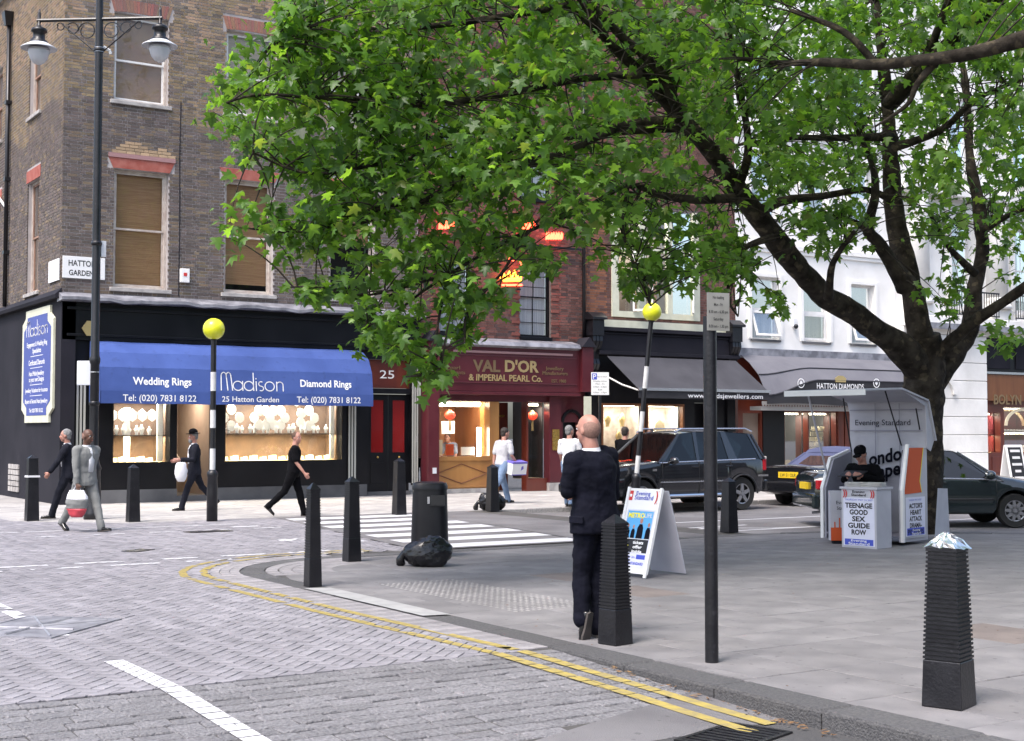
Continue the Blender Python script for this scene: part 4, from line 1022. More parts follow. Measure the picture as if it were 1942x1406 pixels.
for wv in V1 + V2:       # red quoins beside the windows and window itself
    for sgn, a in ((-1, wv[0]), (1, wv[1])):
        for k in range(12):
            z = wv[2] + .02 + k * .17
            if k % 2 == 0 and z < wv[3]: MB(TF).box(min(a, a + sgn * .26), max(a, a + sgn * .26), -.01, .02, z, z + .085, (.21, .07, .055)).build('quoin_brick', 'brick', w)
    window(TF, val, *wv, fm='black_paint', fw=.05, sash='black_paint', sw=.025, bars_v=1, bars_h=2, blind='curtain', meet=.55, reveal=.1, sill='black_paint', sillw=.0)
MB(TF).box(9.30, 9.62, .0, .42, .0, 4.0).build('end_pier', 'maroon', val); MB(TF).box(14.22, 14.60, .0, .42, 2.75, 4.0).build('end_pier', 'maroon', val)
for a0, a1 in ((9.24, 9.68), (14.16, 14.66)):
    m = MB(TF); mid = (a0 + a1) / 2; m.add([(a0, 0, 4.0), (a1, 0, 4.0), (mid, 0, 4.28), (a0, .5, 4.0), (a1, .5, 4.0), (mid, .5, 4.28)], [(0, 1, 2), (5, 4, 3), (0, 3, 4, 1), (1, 4, 5, 2), (2, 5, 3, 0)]); m.build('pier_cap', 'black_matt', val)
m = MB(TF); m.add([(a, o, z) for a in (9.69, 14.15) for o, z in ((0, 4.16), (.40, 4.06), (.46, 3.95), (.36, 3.90), (0, 3.90))], [(0, 1, 2, 3, 4), (9, 8, 7, 6, 5)] + [(i, (i + 1) % 5, 5 + (i + 1) % 5, 5 + i) for i in range(5)]); m.build('cornice', 'lead', val)
MB(TF).box(9.625, 14.215, .0, .30, 2.72, 3.90).build('fascia', 'maroon', val)
MB(TF).box(10.1, 13.95, .301, .33, 3.74, 3.80).build('pink_strip', 'maroon_pink', val)
MB(TF).box(9.64, 14.2, .301, .36, 2.62, 2.70).box(9.7, 14.1, .301, .325, 2.93, 2.96).box(9.7, 14.1, .301, .325, 3.66, 3.69).build('fascia_moulding', 'maroon', val, bevel=.008)
def vt(s, x, y, h, w, **k):
    a, z = FY(x, y, .31); lettering(s, (a, -.302, z), (1, 0, 0), (0, 0, 1), h, w, k.pop('m', 'gold'), val, depth=.012, **k)
vt('VAL', 923, 694, .30, .86, m='gold_dark', bold=.03); vt("D'OR", 990, 695, .30, 1.1, bold=.03); vt('& IMPERIAL PEARL Co.', 960, 717, .17, 2.35, bold=.015)
vt('Pearl', 860, 697, .10, .40, m='gold_dark'); vt('Merchants', 860, 706, .10, .72, m='gold_dark'); vt('24', 846, 722, .09, .16, m='gold_dark')
vt('Jewellery', 1052, 699, .10, .60, m='gold_dark'); vt('Manufacturers', 1053, 708, .10, .84, m='gold_dark'); vt('EST. 1960', 1060, 723, .09, .48, m='gold_dark')
MB(TF).box(9.625, 14.6, -.3, .0, 2.45, 2.75).build('head_beam', 'maroon', val)
# window bay, door, right-hand column, arch
MB(TF).box(9.64, 11.42, -.25, .02, .12, .92).build('stall_riser', 'wood_orange', val)
MB(TF).box(9.64, 11.42, -.2, .05, 0, .12).build('plinth', 'stone_sill', val); MB(TF).box(9.64, 11.45, .021, .06, .86, .98).box(9.64, 11.42, .021, .04, .15, .2).build('riser_moulding', 'wood_orange', val, bevel=.006)
dm = MB(TF)
for p, q in (((9.75, .52), (10.53, .78)), ((10.53, .78), (11.32, .52)), ((11.32, .52), (10.53, .26)), ((10.53, .26), (9.75, .52))):
    dm.tube([(p[0], .026, p[1]), (q[0], .026, q[1])], .016, 5)
dm.build('diamond_moulding', 'wood_brown', val)
MB(TF).box(11.42, 11.72, -.5, .02, 0, 2.45).build('post', 'wood_orange', val, bevel=.01)
MB(TF).box(12.62, 12.68, -.25, .0, 0, 2.45).build('post', 'wood_red', val)
display(9.64, 11.42, .95, 2.45, 1.6, None, 'wood_brown', energy=22, root=val, shelf=None)
MB(TF).tube([(9.7, -.34, 2.36), (11.3, -.34, 2.36)], .045, 8).build('fluorescent_tube', 'lamp_tube', val)
MB(TF).box(11.72, 12.62, -1.0, -.95, 0, 2.45).build('door', 'wood_red', val); MB(TF).box(11.8, 12.5, -.949, -.93, 2.05, 2.10).build('brass_rail', 'brass', val)
room(val, 12.68, 13.32, .35, 2.45, .5, 'dark_room', 0, 'display_case', 'display_cream'); MB(TF).box(12.68, 13.32, -.22, -.2, .35, 2.45).build('shop_pane', 'glass_shop', val)
MB(TF).box(12.68, 13.32, -.2, -.01, 0, .35).build('stall_riser', 'wood_red', val); strip_lamp(val, 12.74, 13.2, -.3, 2.38, 8)
MB(TF).box(13.32, 13.72, -.2, .10, .22, 2.62).build('column', 'maroon', val, bevel=.01); MB(TF).box(13.30, 13.74, -.2, .12, 0, .22).build('column_base', 'stone_sill', val)
bp = MB(TF).box(13.41, 13.64, .101, .12, 1.12, 1.70).build('brass_plaque', 'brass'); tag(bp, 'polished brass name plaque on the maroon shop column', 'plaque')
m = wall_cells(MB(TF), 13.74, 14.6, 0, 2.62, [(13.86, 14.42, 0, 1.9)], -.25, -.02); m.build('arch_surround', 'maroon', val)
m = MB(TF)
for k in range(8):
    t0, t1 = k * math.pi / 8, (k + 1) * math.pi / 8; f = lambda t, rr: (14.14 - rr * math.cos(t), -.02, 1.9 + rr * math.sin(t))
    m.add([f(t0, .28), f(t1, .28), f(t1, .36), f(t0, .36)] + [(p[0], .03, p[2]) for p in (f(t0, .28), f(t1, .28), f(t1, .36), f(t0, .36))], [(0, 1, 2, 3), (7, 6, 5, 4), (0, 4, 5, 1), (2, 6, 7, 3)])
m.build('arch_moulding', 'black_paint', val)
MB(TF).box(13.86, 14.42, -.24, -.22, .1, 2.3).build('side_door', 'black_paint', val); MB(TF).box(14.0, 14.28, -.219, -.21, 1.1, 2.05).build('side_door_pane', 'glass_window', val)
va = MB(TF).box(9.42, 9.52, .421, .46, .55, .7).build('wall_socket', 'sign_plate'); tag(va, 'small white metal box low on the maroon pier beside the wooden stall riser', 'junction box')
for a, s in ((9.86, 1.0), (10.43, 1.0), (13.1, .9)):
    t = thing('paper_lantern', {9.86: 'red paper lantern hanging leftmost in the pearl shop window', 10.43: 'second red paper lantern from the left in the pearl shop window', 13.1: 'red paper lantern in the narrow display right of the shop door'}[a], 'lantern', TF((a, -.42, 2.08)))
    MB().lathe([(.05, -.12), (.12, -.07), (.15, 0), (.12, .07), (.05, .12)], n=14).build('shade', 'lantern_red', t, smooth=True); MB().lathe([(.05, .12), (.05, .15)], n=8).build('cap', 'gold', t); MB().lathe([(.04, -.42), (.03, -.16), (.05, -.12)], n=6).build('tassel', 'gold', t)
nd = thing('lit_notice', 'bright white lit notice hanging in the pearl shop window', 'notice', TF((10.6, -.8, 1.75))); MB().box(-.2, .2, 0, .04, -.17, .17).build('panel', 'display_white', nd); MB().tube([(0, .02, .17), (0, .02, .6)], .008, 5).build('cord', 'black_matt', nd)
for i, (a, w_, h, m_) in enumerate(((9.72, .12, .3, 'poster_white'), (9.93, .22, .42, 'display_cream'), (10.28, .22, .3, 'orange_print'), (10.75, .4, .22, 'display_white'))):
    t = MB(TF).obox((a + w_ / 2, -.36, 1.0 + h / 2), (w_, .05, h), (0, 0, 0)).build('display_card', m_); tag(t, ['narrow pale card at the left end of the pearl shop counter', 'cream framed card standing on the pearl shop counter', 'orange card standing on the pearl shop counter', 'white tray in the middle of the pearl shop counter'][i], 'display card')
MB(TF).box(11.2, 11.32, -.3, -.27, .97, 1.75).build('display_post', 'glowing_white', val)  # this post has an emissive material and glows by itself
# neon sign on brackets above the fascia
ne = thing('neon_sign', 'red and orange neon crown sign fixed to the brick wall between the upper windows', 'neon sign', (12.0, -.1, 5.6))
def npt(px, py, o=.25): a, z = FY(px, py, o); return (a, o, z)
MB(TF).tube([npt(952, 541), npt(990, 541)], .028, 6).build('tube', 'neon_red', ne); MB(TF).tube([npt(955, 533), npt(988, 532)], .03, 6).build('tube', 'neon_orange', ne)
cz = [npt(950, 528), npt(956, 520), npt(960, 528), npt(966, 516), npt(970, 528), npt(976, 514), npt(980, 528), npt(988, 519), npt(988, 529), npt(952, 530)]
MB(TF).tube(cz, .035, 6).build('tube', 'neon_orange', ne)
MB(TF).tube([npt(985, 515), npt(990, 505), npt(987, 496), npt(994, 490)], .028, 6).build('tube', 'neon_red', ne); MB(TF).tube([npt(965, 490), npt(975, 495), npt(988, 487)], .028, 6).build('tube', 'neon_red', ne)
for (x0, y0, x1, y1, k_) in ((832, 424, 862, 430, 5), (985, 424, 1016, 432, 6), (1035, 446, 1068, 450, 7)):
    for e_ in range(k_):      # bent tube strokes, too small and screened to read
        xa = x0 + (x1 - x0) * (e_ + .1) / k_; xb_ = x0 + (x1 - x0) * (e_ + .8) / k_; MB(TF).tube([npt(xa, y1 + 5), npt(xa + 1, y0 - 5), npt(xb_, y0 - 2 + 3 * (e_ % 2)), npt(xb_ - 1, y1 + 4)], .018, 5).build('tube', 'neon_red', ne)
MB(TF).box(9.3, 14.4, .10, .16, FY(1000, 440, .1)[1] - .4, FY(1000, 440, .1)[1] - .34).box(11.8, 12.3, .1, .2, FY(970, 545, .1)[1] - .08, FY(970, 545, .1)[1] - .03).build('sign_rail', 'black_iron', ne)
MB(TF).box(11.9, 11.94, .0, .1, FY(970, 545, .1)[1] - .08, FY(970, 545, .1)[1] - .03).box(9.5, 9.54, .0, .1, FY(1000, 440, .1)[1] - .4, FY(1000, 440, .1)[1] - .34).build('bracket', 'black_iron', ne)
dp = thing('downpipe', 'black downpipe between the red brick building and the black awning building', 'drainpipe', (14.5, -.1, 5)); MB(TF).tube([(14.52, .08, 4.1), (14.52, .08, 12)], .05, 8).build('pipe', 'black_iron', dp, smooth=True)
nt = MB(TF).box(14.25, 14.5, .43, .45, 2.05, 2.62).build('notice_board', 'cream'); tag(nt, 'small yellow and green notice on the right maroon pier', 'notice')

# ================================================================= BLACK AWNING SHOP  (x 14.62..20.3)
san = thing('black_awning_shop', 'brick building with black fascia and long black awning, cream bay window above', 'building', (14.62, 0, 0))
B1 = [(15.55, 18.85, 4.95, 8.2)]
w = wall_cells(MB(TF), 14.62, 20.3, 4.6, 15, B1, -.3, -.012).build('wall', 'mortar_dark', san)
def col_san(a, z, r):
    k = r.uniform(.65, 1.3); c = (.24, .10, .055) if a < 15.35 and r.random() < .8 else (.15, .072, .058); return (c[0] * k, c[1] * k, c[2] * k)
lay_bricks(TF, w, 14.62, 20.3, 4.65, 15, B1, col_san, 150, 6, out0=-.012, score=lambda b: b[0] + b[2] * .5)
fr = MB(TF); fr.box(15.55, 15.80, -.1, .04, 4.95, 8.2).box(16.55, 16.80, -.1, .03, 4.95, 8.2).box(17.62, 17.80, -.1, .03, 4.95, 8.2).box(18.6, 18.85, -.1, .04, 4.95, 8.2).box(15.8, 18.6, -.1, .035, 4.95, 5.12).box(15.8, 18.6, -.1, .035, 6.9, 7.05); fr.build('window_frame', 'cream', san)
for a0, a1 in ((15.8, 16.55), (16.8, 17.62), (17.8, 18.6)): MB(TF).box(a0, a1, -.06, -.05, 5.12, 8.2).build('pane', 'glass_window', san)
MB(TF).box(15.4, 19.0, -1.6, -1.58, 4.8, 8.4).build('room_back', 'room_wall', san)
for a, hinge in ((16.3, 1), (18.55, -1)):      # opened casements standing out
    m = MB(); w_, h_ = .62, 1.75; m.box(0, .05, -.02, .02, 0, h_).box(w_ - .05, w_, -.02, .02, 0, h_).box(.05, w_ - .05, -.02, .02, 0, .06).box(.05, w_ - .05, -.02, .02, h_ - .06, h_); o = m.build('casement', 'frame_white', san); o.matrix_parent_inverse = wmat(san).inverted(); o.location = TF((a, .05, 5.13)); o.rotation_euler = (0, 0, R(-60 if hinge > 0 else -128))
    q = MB().box(.05, w_ - .05, -.004, .004, .06, h_ - .06).build('pane', 'glass_window', o)
MB(TF).box(14.95, 20.2, -.02, .12, 4.62, 4.84).build('cream_ledge', 'cream', san)
hb = thing('hanging_basket', 'small hanging flower basket inside the cream bay window', 'flower basket', TF((16.1, -.25, 6.0))); MB().lathe([(.06, -.12), (.15, .0), (.16, .06)], n=12).build('pot', 'black_matt', hb); MB().tube([(0, 0, .06), (0, 0, .7)], .008, 5).build('cord', 'black_matt', hb)
q = MB(); rr = random.Random(5)
for i in range(60): a = rr.uniform(0, 6.3); d_ = rr.uniform(.02, .17); z = rr.uniform(.03, .16); s = .035; q.add([(d_ * math.cos(a), d_ * math.sin(a), z), (d_ * math.cos(a) + s, d_ * math.sin(a), z + .02), (d_ * math.cos(a), d_ * math.sin(a) + s, z + .03)], [(0, 1, 2)], (.05, .1, .02))
q.build('foliage', 'leaf', hb)
cab = thing('cabinet', 'brown wooden cabinet inside the cream bay window', 'cabinet', TF((17.65, -1.1, 4.9))); MB().box(-.3, .3, -.2, .2, 0, 1.9).build('carcass', 'wood_orange', cab); MB().box(-.28, -.01, -.225, -.201, .05, 1.85).build('door', 'wood_orange', cab); MB().box(.01, .28, -.225, -.201, .05, 1.85).build('door', 'wood_orange', cab)
lamp('room_lamp', TF, 17, -.7, 8.0, 1.5, .5, 60, (1, .95, .8), san)
MB(TF).box(14.9, 20.2, -.1, .22, 3.95, 4.60).build('fascia', 'black_matt', san); MB(TF).box(14.85, 20.25, .0, .34, 4.50, 4.615).box(14.9, 20.2, .221, .27, 4.42, 4.46).box(14.9, 20.2, .0, .30, 3.83, 3.94).build('cornice', 'black_matt', san, bevel=.01)
def console(a, root, label):
    t = thing('corbel', None, None, (0, 0, 0)); t.parent = root; t.matrix_parent_inverse = wmat(root).inverted(); KIDS.setdefault(root.name, []).append(t); del t
def corbel(a, root):
    m = MB(TF); m.box(a - .2, a + .2, .0, .42, 4.35, 4.80); m.build('corbel', 'black_iron', root)
    m = MB(TF); m.add([(a + s * .26, o, z) for s in (-1, 1) for o, z in ((0, 4.80), (.50, 4.80), (.50, 4.86), (.25, 5.02), (0, 5.02))], [(0, 1, 2, 3, 4), (9, 8, 7, 6, 5)] + [(i, (i + 1) % 5, 5 + (i + 1) % 5, 5 + i) for i in range(5)]); m.build('corbel_cap', 'black_iron', root)
    pr = [(0, 4.35), (.38, 4.35), (.40, 4.2), (.33, 4.05), (.22, 3.9), (.2, 3.7), (.26, 3.55), (.18, 3.4), (0, 3.3)]
    for k in range(3):
        a0 = a - .17 + k * .12; m = MB(TF); n = len(pr); m.add([(x, o, z) for x in (a0, a0 + .10) for o, z in pr], [tuple(range(n)), tuple(range(2 * n - 1, n - 1, -1))] + [(i, (i + 1) % n, n + (i + 1) % n, n + i) for i in range(n)]); m.build('corbel_scroll', 'black_iron', root)
    MB(TF).box(a - .16, a + .16, -.05, .12, 0, 3.3).build('column', 'black_paint', root)
corbel(14.78, san); corbel(20.0, san)
S_OP = [(15.15, 16.72, .75, 2.45), (16.78, 18.2, .75, 2.45), (18.6, 19.5, .1, 2.5)]
wall_cells(MB(TF), 14.95, 19.85, 0, 3.83, S_OP, -.2, .04).build('shopfront', 'black_paint', san)
display(15.15, 16.72, .75, 2.45, .6, None, 'frame_old', 14, san, 0, None); display(16.78, 18.2, .75, 2.45, .6, None, 'frame_old', 20, san, 0, None)
for a0, a1 in ((15.15, 16.72), (16.78, 18.2)):
    m = MB(TF); m.box(a0 + .001, a0 + .06, -.1, .06, .751, 2.449).box(a1 - .06, a1 - .001, -.1, .06, .751, 2.449).box(a0 + .06, a1 - .06, -.1, .06, 2.38, 2.449).box(a0 + .06, a1 - .06, -.1, .06, .751, .81); m.build('shop_window_frame', 'wood_brown', san)
MB(TF).box(18.6, 19.5, -.5, -.45, .1, 2.5).build('door', 'black_paint', san)
pads('', 'gold necklace stand in the left window under the black awning', 'gold necklace stands under the black awning', 'display stand', [(15.3 + i * .2, -.4 - .1 * (i % 2), .78 + .5 * (i % 3), 1.6) for i in range(7)], None, lambda: (lambda o: (o.data.materials.clear(), o.data.materials.append(M['gold']), o)[2])(bust()))
pads('', 'round cream plate in the right window under the black awning', 'round plates under the black awning', 'display plate', [(17.62, -.42, 1.75 , 1.6), (17.62, -.42, 1.28, 1.6), (17.9, -.42, 1.3, 1.2)], None, lambda: (lambda o: (o.data.materials.clear(), o.data.materials.append(M['display_cream']), o)[2])(roundpad()))
pads('', 'gold bust in the right window under the black awning', 'gold busts under the black awning', 'display bust', [(16.95 + i * .22, -.42, .78, 2.2) for i in range(3)], None, lambda: (lambda o: (o.data.materials.clear(), o.data.materials.append(M['gold']), o)[2])(bust()))
ba = thing('awning', 'long plain black awning with web address on its front edge', 'awning', (15.3, -.3, 3.8))
a0, a1, oo, zt, zb = 15.15, 20.0, 1.75, 3.78, 2.82
m = MB(TF); m.loft([[(a0 + (a1 - a0) * i / 10, .32, zt), (a0 + (a1 - a0) * i / 10, oo, zb + .02 * math.sin(i)), (a0 + (a1 - a0) * i / 10, oo, zb + .02 * math.sin(i) - .015), (a0 + (a1 - a0) * i / 10, .32, zt - .015)] for i in range(11)]); m.build('canvas', 'awning_grey', ba)
MB(TF).box(a0 - .02, a1 + .02, oo, oo + .05, zb - .05, zb + .03).build('front_bar', 'steel_trim', ba); MB(TF).box(a0, a1, oo + .005, oo + .012, zb - .26, zb - .05).build('valance', 'awning_valance', ba)
for a in (a0 + .05, a1 - .05): MB(TF).tube([(a, .25, 3.2), (a, .95, 2.95), (a, oo - .02, zb - .05)], .025, 6).build('arm', 'frame_white', ba)
lettering('www.sandsjewellers', (18.05, -(oo + .014), zb - .16), (1, 0, 0), (0, 0, 1), .13, 2.3, 'white_print', ba, bold=.008)
lettering('.com', (19.5, -(oo + .014), zb - .16), (1, 0, 0), (0, 0, 1), .13, .5, 'white_print', ba, bold=.008)

# ================================================================= HATTON DIAMONDS  (x 20.3..27.3)  white stucco
dia = thing('white_stucco_building', 'white stucco building with casement windows above a curved grey awning', 'building', (20.3, 0, 0))
D1 = [(20.95, 22.1, 4.5, 6.45), (23.15, 24.3, 4.5, 6.45), (25.3, 26.4, 4.5, 6.45)]; D2 = [(20.95, 22.1, 8.3, 10.4), (23.15, 24.3, 8.3, 10.4), (25.3, 26.4, 8.3, 10.4)]
D3_ = [(a, b, 11.8, 13.6) for a, b, c, d in D1]
wall_cells(MB(TF), 20.3, 27.4, 3.9, 16, D1 + D2 + D3_, -.3, .0).build('wall', 'stucco', dia)
for z in (7.35, 11.0): MB(TF).box(20.3, 27.4, .001, .10, z, z + .16).box(20.3, 27.4, .001, .06, z - .12, z - .0).build('string_course', 'stucco', dia, bevel=.015)
MB(TF).box(20.28, 27.42, .001, .16, 3.9, 4.2).build('ledge', 'lead', dia)
for dw in D1 + D2 + D3_:
    m = MB(TF); m.box(dw[0] - .14, dw[0] - .001, .001, .05, dw[2], dw[3] + .12).box(dw[1] + .001, dw[1] + .14, .001, .05, dw[2], dw[3] + .12).box(dw[0], dw[1], .001, .05, dw[3] + .001, dw[3] + .12); m.build('architrave', 'stucco', dia, bevel=.01)
    fr = MB(TF); d = -.12; a0, a1, z0, z1 = dw; zm = z0 + (z1 - z0) * .48
    fr.box(a0, a0 + .07, d - .06, d, z0, z1).box(a1 - .07, a1, d - .06, d, z0, z1).box(a0 + .07, a1 - .07, d - .06, d, z1 - .08, z1).box(a0 + .07, a1 - .07, d - .06, d, zm - .05, zm + .05).box(a0 + .07, a1 - .07, d - .06, d, z0, z0 + .06); wf = fr.build('window', 'frame_white', dia)
    MB(TF).box(a0 + .07, a1 - .07, d - .04, d - .03, zm + .05, z1 - .08).build('pane', 'glass_window', wf); MB(TF).box(a0 + .07, a1 - .07, d - .15, d - .145, z0, z1).build('blind', 'vertical_blind', wf)
    MB(TF).box(a0 - .04, a1 + .04, -.1, .06, z0 - .07, z0 - .001).build('sill', 'plinth', dia)
    # lower light: top-hung, pushed out at the foot on some
    k = .32 if dw in (D1[0], D1[2]) else 0.0; h = zm - .05 - z0 - .06; o = MB(); ww = a1 - a0 - .14
    o.box(0, .07, -.02, .02, -h, 0).box(ww - .07, ww, -.02, .02, -h, 0).box(.07, ww - .07, -.02, .02, -.07, 0).box(.07, ww - .07, -.02, .02, -h, -h + .07); c = o.build('opening_light', 'frame_white', wf); c.matrix_parent_inverse = wmat(wf).inverted()
    c.location = TF((a0 + .07, d + .03, zm - .05)); c.rotation_euler = (-k, 0, 0); 
    g = MB().box(.07, ww - .07, -.004, .004, -h + .07, -.07).build('pane', 'glass_window', wf); g.matrix_parent_inverse = wmat(wf).inverted(); g.location = c.location; g.rotation_euler = c.rotation_euler
cc = thing('security_camera', 'small white security camera on the stucco wall between two windows', 'camera', TF((22.75, .0, 5.0))); MB().box(-.08, .08, -.06, 0, -.05, .22).build('mount', 'white', cc, bevel=.02); MB().ell((0, -.1, -.05), (.07, .07, .08), 12, 8).build('dome', 'black_iron', cc, smooth=True)
hw = thing('awning', 'curved grey awning with wavy edge lettered for diamonds under the stucco wall', 'awning', (20.6, -.2, 3.9))
n = 20; rings = [[], []]
def hprof(f):   # f 0..1 along
    k = min(1, f / .32); k = k * k * (3 - 2 * k); zb_ = 2.72 + .50 * k; return zb_
rg = []; mid = []; val_ = []
for i in range(n + 1):
    f = i / n; a = 20.35 + 6.95 * f; zb_ = hprof(f); h = 3.98 - zb_
    rg.append([(a, .16, 3.98), (a, .55, 3.98 - .20 * h), (a, .95, 3.98 - .5 * h), (a, 1.3, zb_), (a, 1.29, zb_ - .012), (a, .94, 3.98 - .5 * h - .012), (a, .54, 3.98 - .2 * h - .012), (a, .16, 3.96)])
    mid.append((a, .965, 3.98 - .5 * h + .004)); val_.append((a, 1.305, zb_, 2.46 + .03 * math.sin(f * 9)))
MB(TF).loft(rg).build('canvas', 'awning_mid', hw); MB(TF).tube(mid, .02, 6).build('seam', 'awning_grey', hw); MB(TF).tube([(p[0], p[1], p[2]) for p in [(v_[0], v_[1], v_[2]) for v_ in val_]], .022, 6).build('seam', 'awning_grey', hw)
m = MB(TF)
for p, q in zip(val_, val_[1:]): m.add([(p[0], p[1], p[3]), (q[0], q[1], q[3]), (q[0], q[1], q[2]), (p[0], p[1], p[2]), (p[0], p[1] - .01, p[3]), (q[0], q[1] - .01, q[3]), (q[0], q[1] - .01, q[2]), (p[0], p[1] - .01, p[2])], [(0, 1, 2, 3), (7, 6, 5, 4), (0, 4, 5, 1)])
m.build('valance', 'awning_valance', hw)
m = MB(TF); m.add([(27.3, o, z) for o, z in ((.16, 3.98), (.55, 3.83), (.95, 3.6), (1.3, 3.22), (1.3, 2.5), (.16, 2.5))] + [(27.31, o, z) for o, z in ((.16, 3.98), (.55, 3.83), (.95, 3.6), (1.3, 3.22), (1.3, 2.5), (.16, 2.5))], [(0, 1, 2, 3, 4, 5), (11, 10, 9, 8, 7, 6)]); m.build('side_panel', 'awning_mid', hw)
sc_ = MB(TF)
for i in range(60):
    a = 20.4 + i * .113; sc_.add([(a + .113 * k / 4, 1.02, 2.46 - .07 * math.sin(math.pi * (k / 4))) for k in range(5)] + [(a + .113 * (4 - k) / 4, 1.02, 2.55) for k in range(5)], [tuple(range(10))])
sc_.build('scalloped_fringe', 'awning_under', hw)
MB(TF).box(20.4, 27.2, .5, 1.0, 2.28, 2.40).build('light_pelmet', 'awning_under', hw)
def ht(s, px, py, h, w): a, z = FY(px, py, 1.31); lettering(s, (a, -1.318, z), (1, 0, 0), (0, 0, 1), h, w, 'white_print', hw, bold=.01)
ht('HATTON DIAMONDS', 1594, 733, .17, 2.05); ht('0871 400 0166', 1542, 744, .11, .85)
for px in (1519, 1662):
    a, z = FY(px, 727, 1.31); m = MB(TF)
    for k in range(16): t0, t1 = k * math.pi / 8, (k + 1) * math.pi / 8; m.add([(a + .15 * math.cos(t0), 1.316, z + .15 * math.sin(t0)), (a + .15 * math.cos(t1), 1.316, z + .15 * math.sin(t1)), (a + .12 * math.cos(t1), 1.316, z + .12 * math.sin(t1)), (a + .12 * math.cos(t0), 1.316, z + .12 * math.sin(t0))], [(0, 1, 2, 3)])
    m.add([(a - .07, 1.316, z), (a, 1.316, z - .08), (a + .07, 1.316, z), (a, 1.316, z + .08)], [(0, 1, 2, 3)]); m.build('emblem', 'white_print', hw)
a, z = FY(1594, 724, 1.31); MB(TF).prism([(a - .22, z - .02), (a + .22, z - .02), (a + .24, z + .1), (a + .1, z + .18), (a - .1, z + .18), (a - .24, z + .1)], 1.306, 1.325, 'y').build('crest', 'gold', hw)
H_OP = [(20.55, 21.3, .1, 2.2), (22.3, 23.3, .6, 2.25), (23.35, 24.55, .6, 2.25), (25.2, 26.9, .6, 2.25)]
wall_cells(MB(TF), 20.35, 27.3, 0, 3.9, H_OP, -.2, .02).build('shopfront', 'wood_red', dia)
MB(TF).box(20.55, 21.3, -.15, -.12, .1, 2.2).build('side_door', 'room_wall', dia)
MB(TF).box(21.35, 22.25, .021, .06, 0, 2.28).build('dark_bay', 'black_paint', dia)
MB(TF).box(24.6, 24.85, .021, .08, .55, 2.28).box(24.9, 25.15, .021, .08, .55, 2.28).build('red_column', 'wood_red', dia, bevel=.01)
for (a0, a1) in ((22.3, 23.3), (23.35, 24.55), (25.2, 26.9)): display(a0, a1, .6, 2.25, .7, None, 'dark_room', 26, dia, 0, None)
def slab_pad(): return MB().box(-.13, .13, -.02, .02, -.07, .07).build('display_tray', 'display_cream')
it = [(a0 + .18 + c * .3, -.55 + .06 * r_, 1.05 + r_ * .17, 1.0) for a0, nc in ((23.75, 2), (25.3, 3)) for c in range(nc) for r_ in range(5)]
pads('', 'cream flat tray under the grey awning', 'cream trays under the grey awning', 'display tray', it, None, slab_pad, 5)
pads('', 'round cream pad in the honeycomb under the grey awning', 'honeycomb pads under the grey awning', 'display pad', [(26.3 + c * .23 + .115 * (r_ % 2), -.6, 1.35 + r_ * .2, .8) for c in range(2) for r_ in range(4)], None, lambda: (lambda o: (o.data.materials.clear(), o.data.materials.append(M['display_cream']), o)[2])(roundpad()))
pads('', 'gold ring tray on the display floor under the grey awning', 'gold trays under the grey awning', 'ring tray', [(22.4 + i * .17, -.35 - .08 * (i % 2), .62, 1.3) for i in range(26) if not 24.5 < 22.4 + i * .17 < 25.25], None, lambda: (lambda o: (o.data.materials.clear(), o.data.materials.append(M['gold']), o)[2])(ringbox()))
so = thing('satellite_dish', 'pale dish fixed at the right end of the grey awning', 'dish', TF((27.55, .3, 3.7))); MB().ell((0, 0, 0), (.12, .3, .32), 14, 8).build('reflector', 'cream', so, smooth=True); MB().tube([(0, 0, 0), (0, .3, .1)], .03, 6).build('mount', 'sign_plate', so)

# ================================================================= WHITE STONE BUILDING  (x 27.4..)
sto = thing('white_stone_building', 'grand white stone building with pilasters, balconies and a jeweller on its ground floor', 'building', (27.4, 0, 0))
P1 = [(30.2, 31.5, 5.9, 9.0), (33.6, 34.9, 5.9, 9.0), (37.0, 38.3, 5.9, 9.0)]; P2 = [(a, b, 10.6, 13.0) for a, b, c, d in P1]
wall_cells(MB(TF), 27.4, 46, 3.6, 20, P1 + P2, -.4, .0).build('wall', 'stone_white', sto)
MB(TF).box(27.4, 46, .001, .55, 5.15, 5.55).box(27.4, 46, .001, .35, 4.95, 5.149).box(27.4, 46, .001, .5, 9.7, 10.0).build('cornice', 'stone_white', sto, bevel=.03)
MB(TF).box(27.4, 46, .551, .60, 5.10, 5.30).build('cornice_edge', 'lead', sto)
for pw in P1 + P2:
    a0, a1, z0, z1 = pw; m = MB(TF); m.box(a0 - .2, a0 - .001, .001, .10, z0, z1 + .2).box(a1 + .001, a1 + .2, .001, .10, z0, z1 + .2).box(a0, a1, .001, .1, z1 + .001, z1 + .2).box(a0 - .3, a1 + .3, .001, .2, z1 + .21, z1 + .36); m.build('architrave', 'stone_white', sto, bevel=.02)
    window(TF, sto, a0, a1, z0, z1, 0, .15, 'frame_white', .08, 'frame_white', 1, 1, blind=None, sill='stone_white')
for c in (28.4, 32.5, 35.9):       # half columns with moulded bases
    cb = MB(TF).box(c - .55, c + .55, .001, .42, 5.56, 5.95).build('column_base', 'stone_white', sto, bevel=.04)
    MB().lathe([(.52, 0), (.54, .08), (.50, .16), (.46, .2), (.50, .27), (.46, .34), (.42, .4)], (c, -.1, 5.95), 20).build('column_torus', 'stone_white', sto, smooth=True, world=True); MB().lathe([(.42, 0), (.40, 3), (.37, 3.3)], (c, -.1, 6.35), 20).build('column_shaft', 'stone_white', sto, smooth=True, world=True)
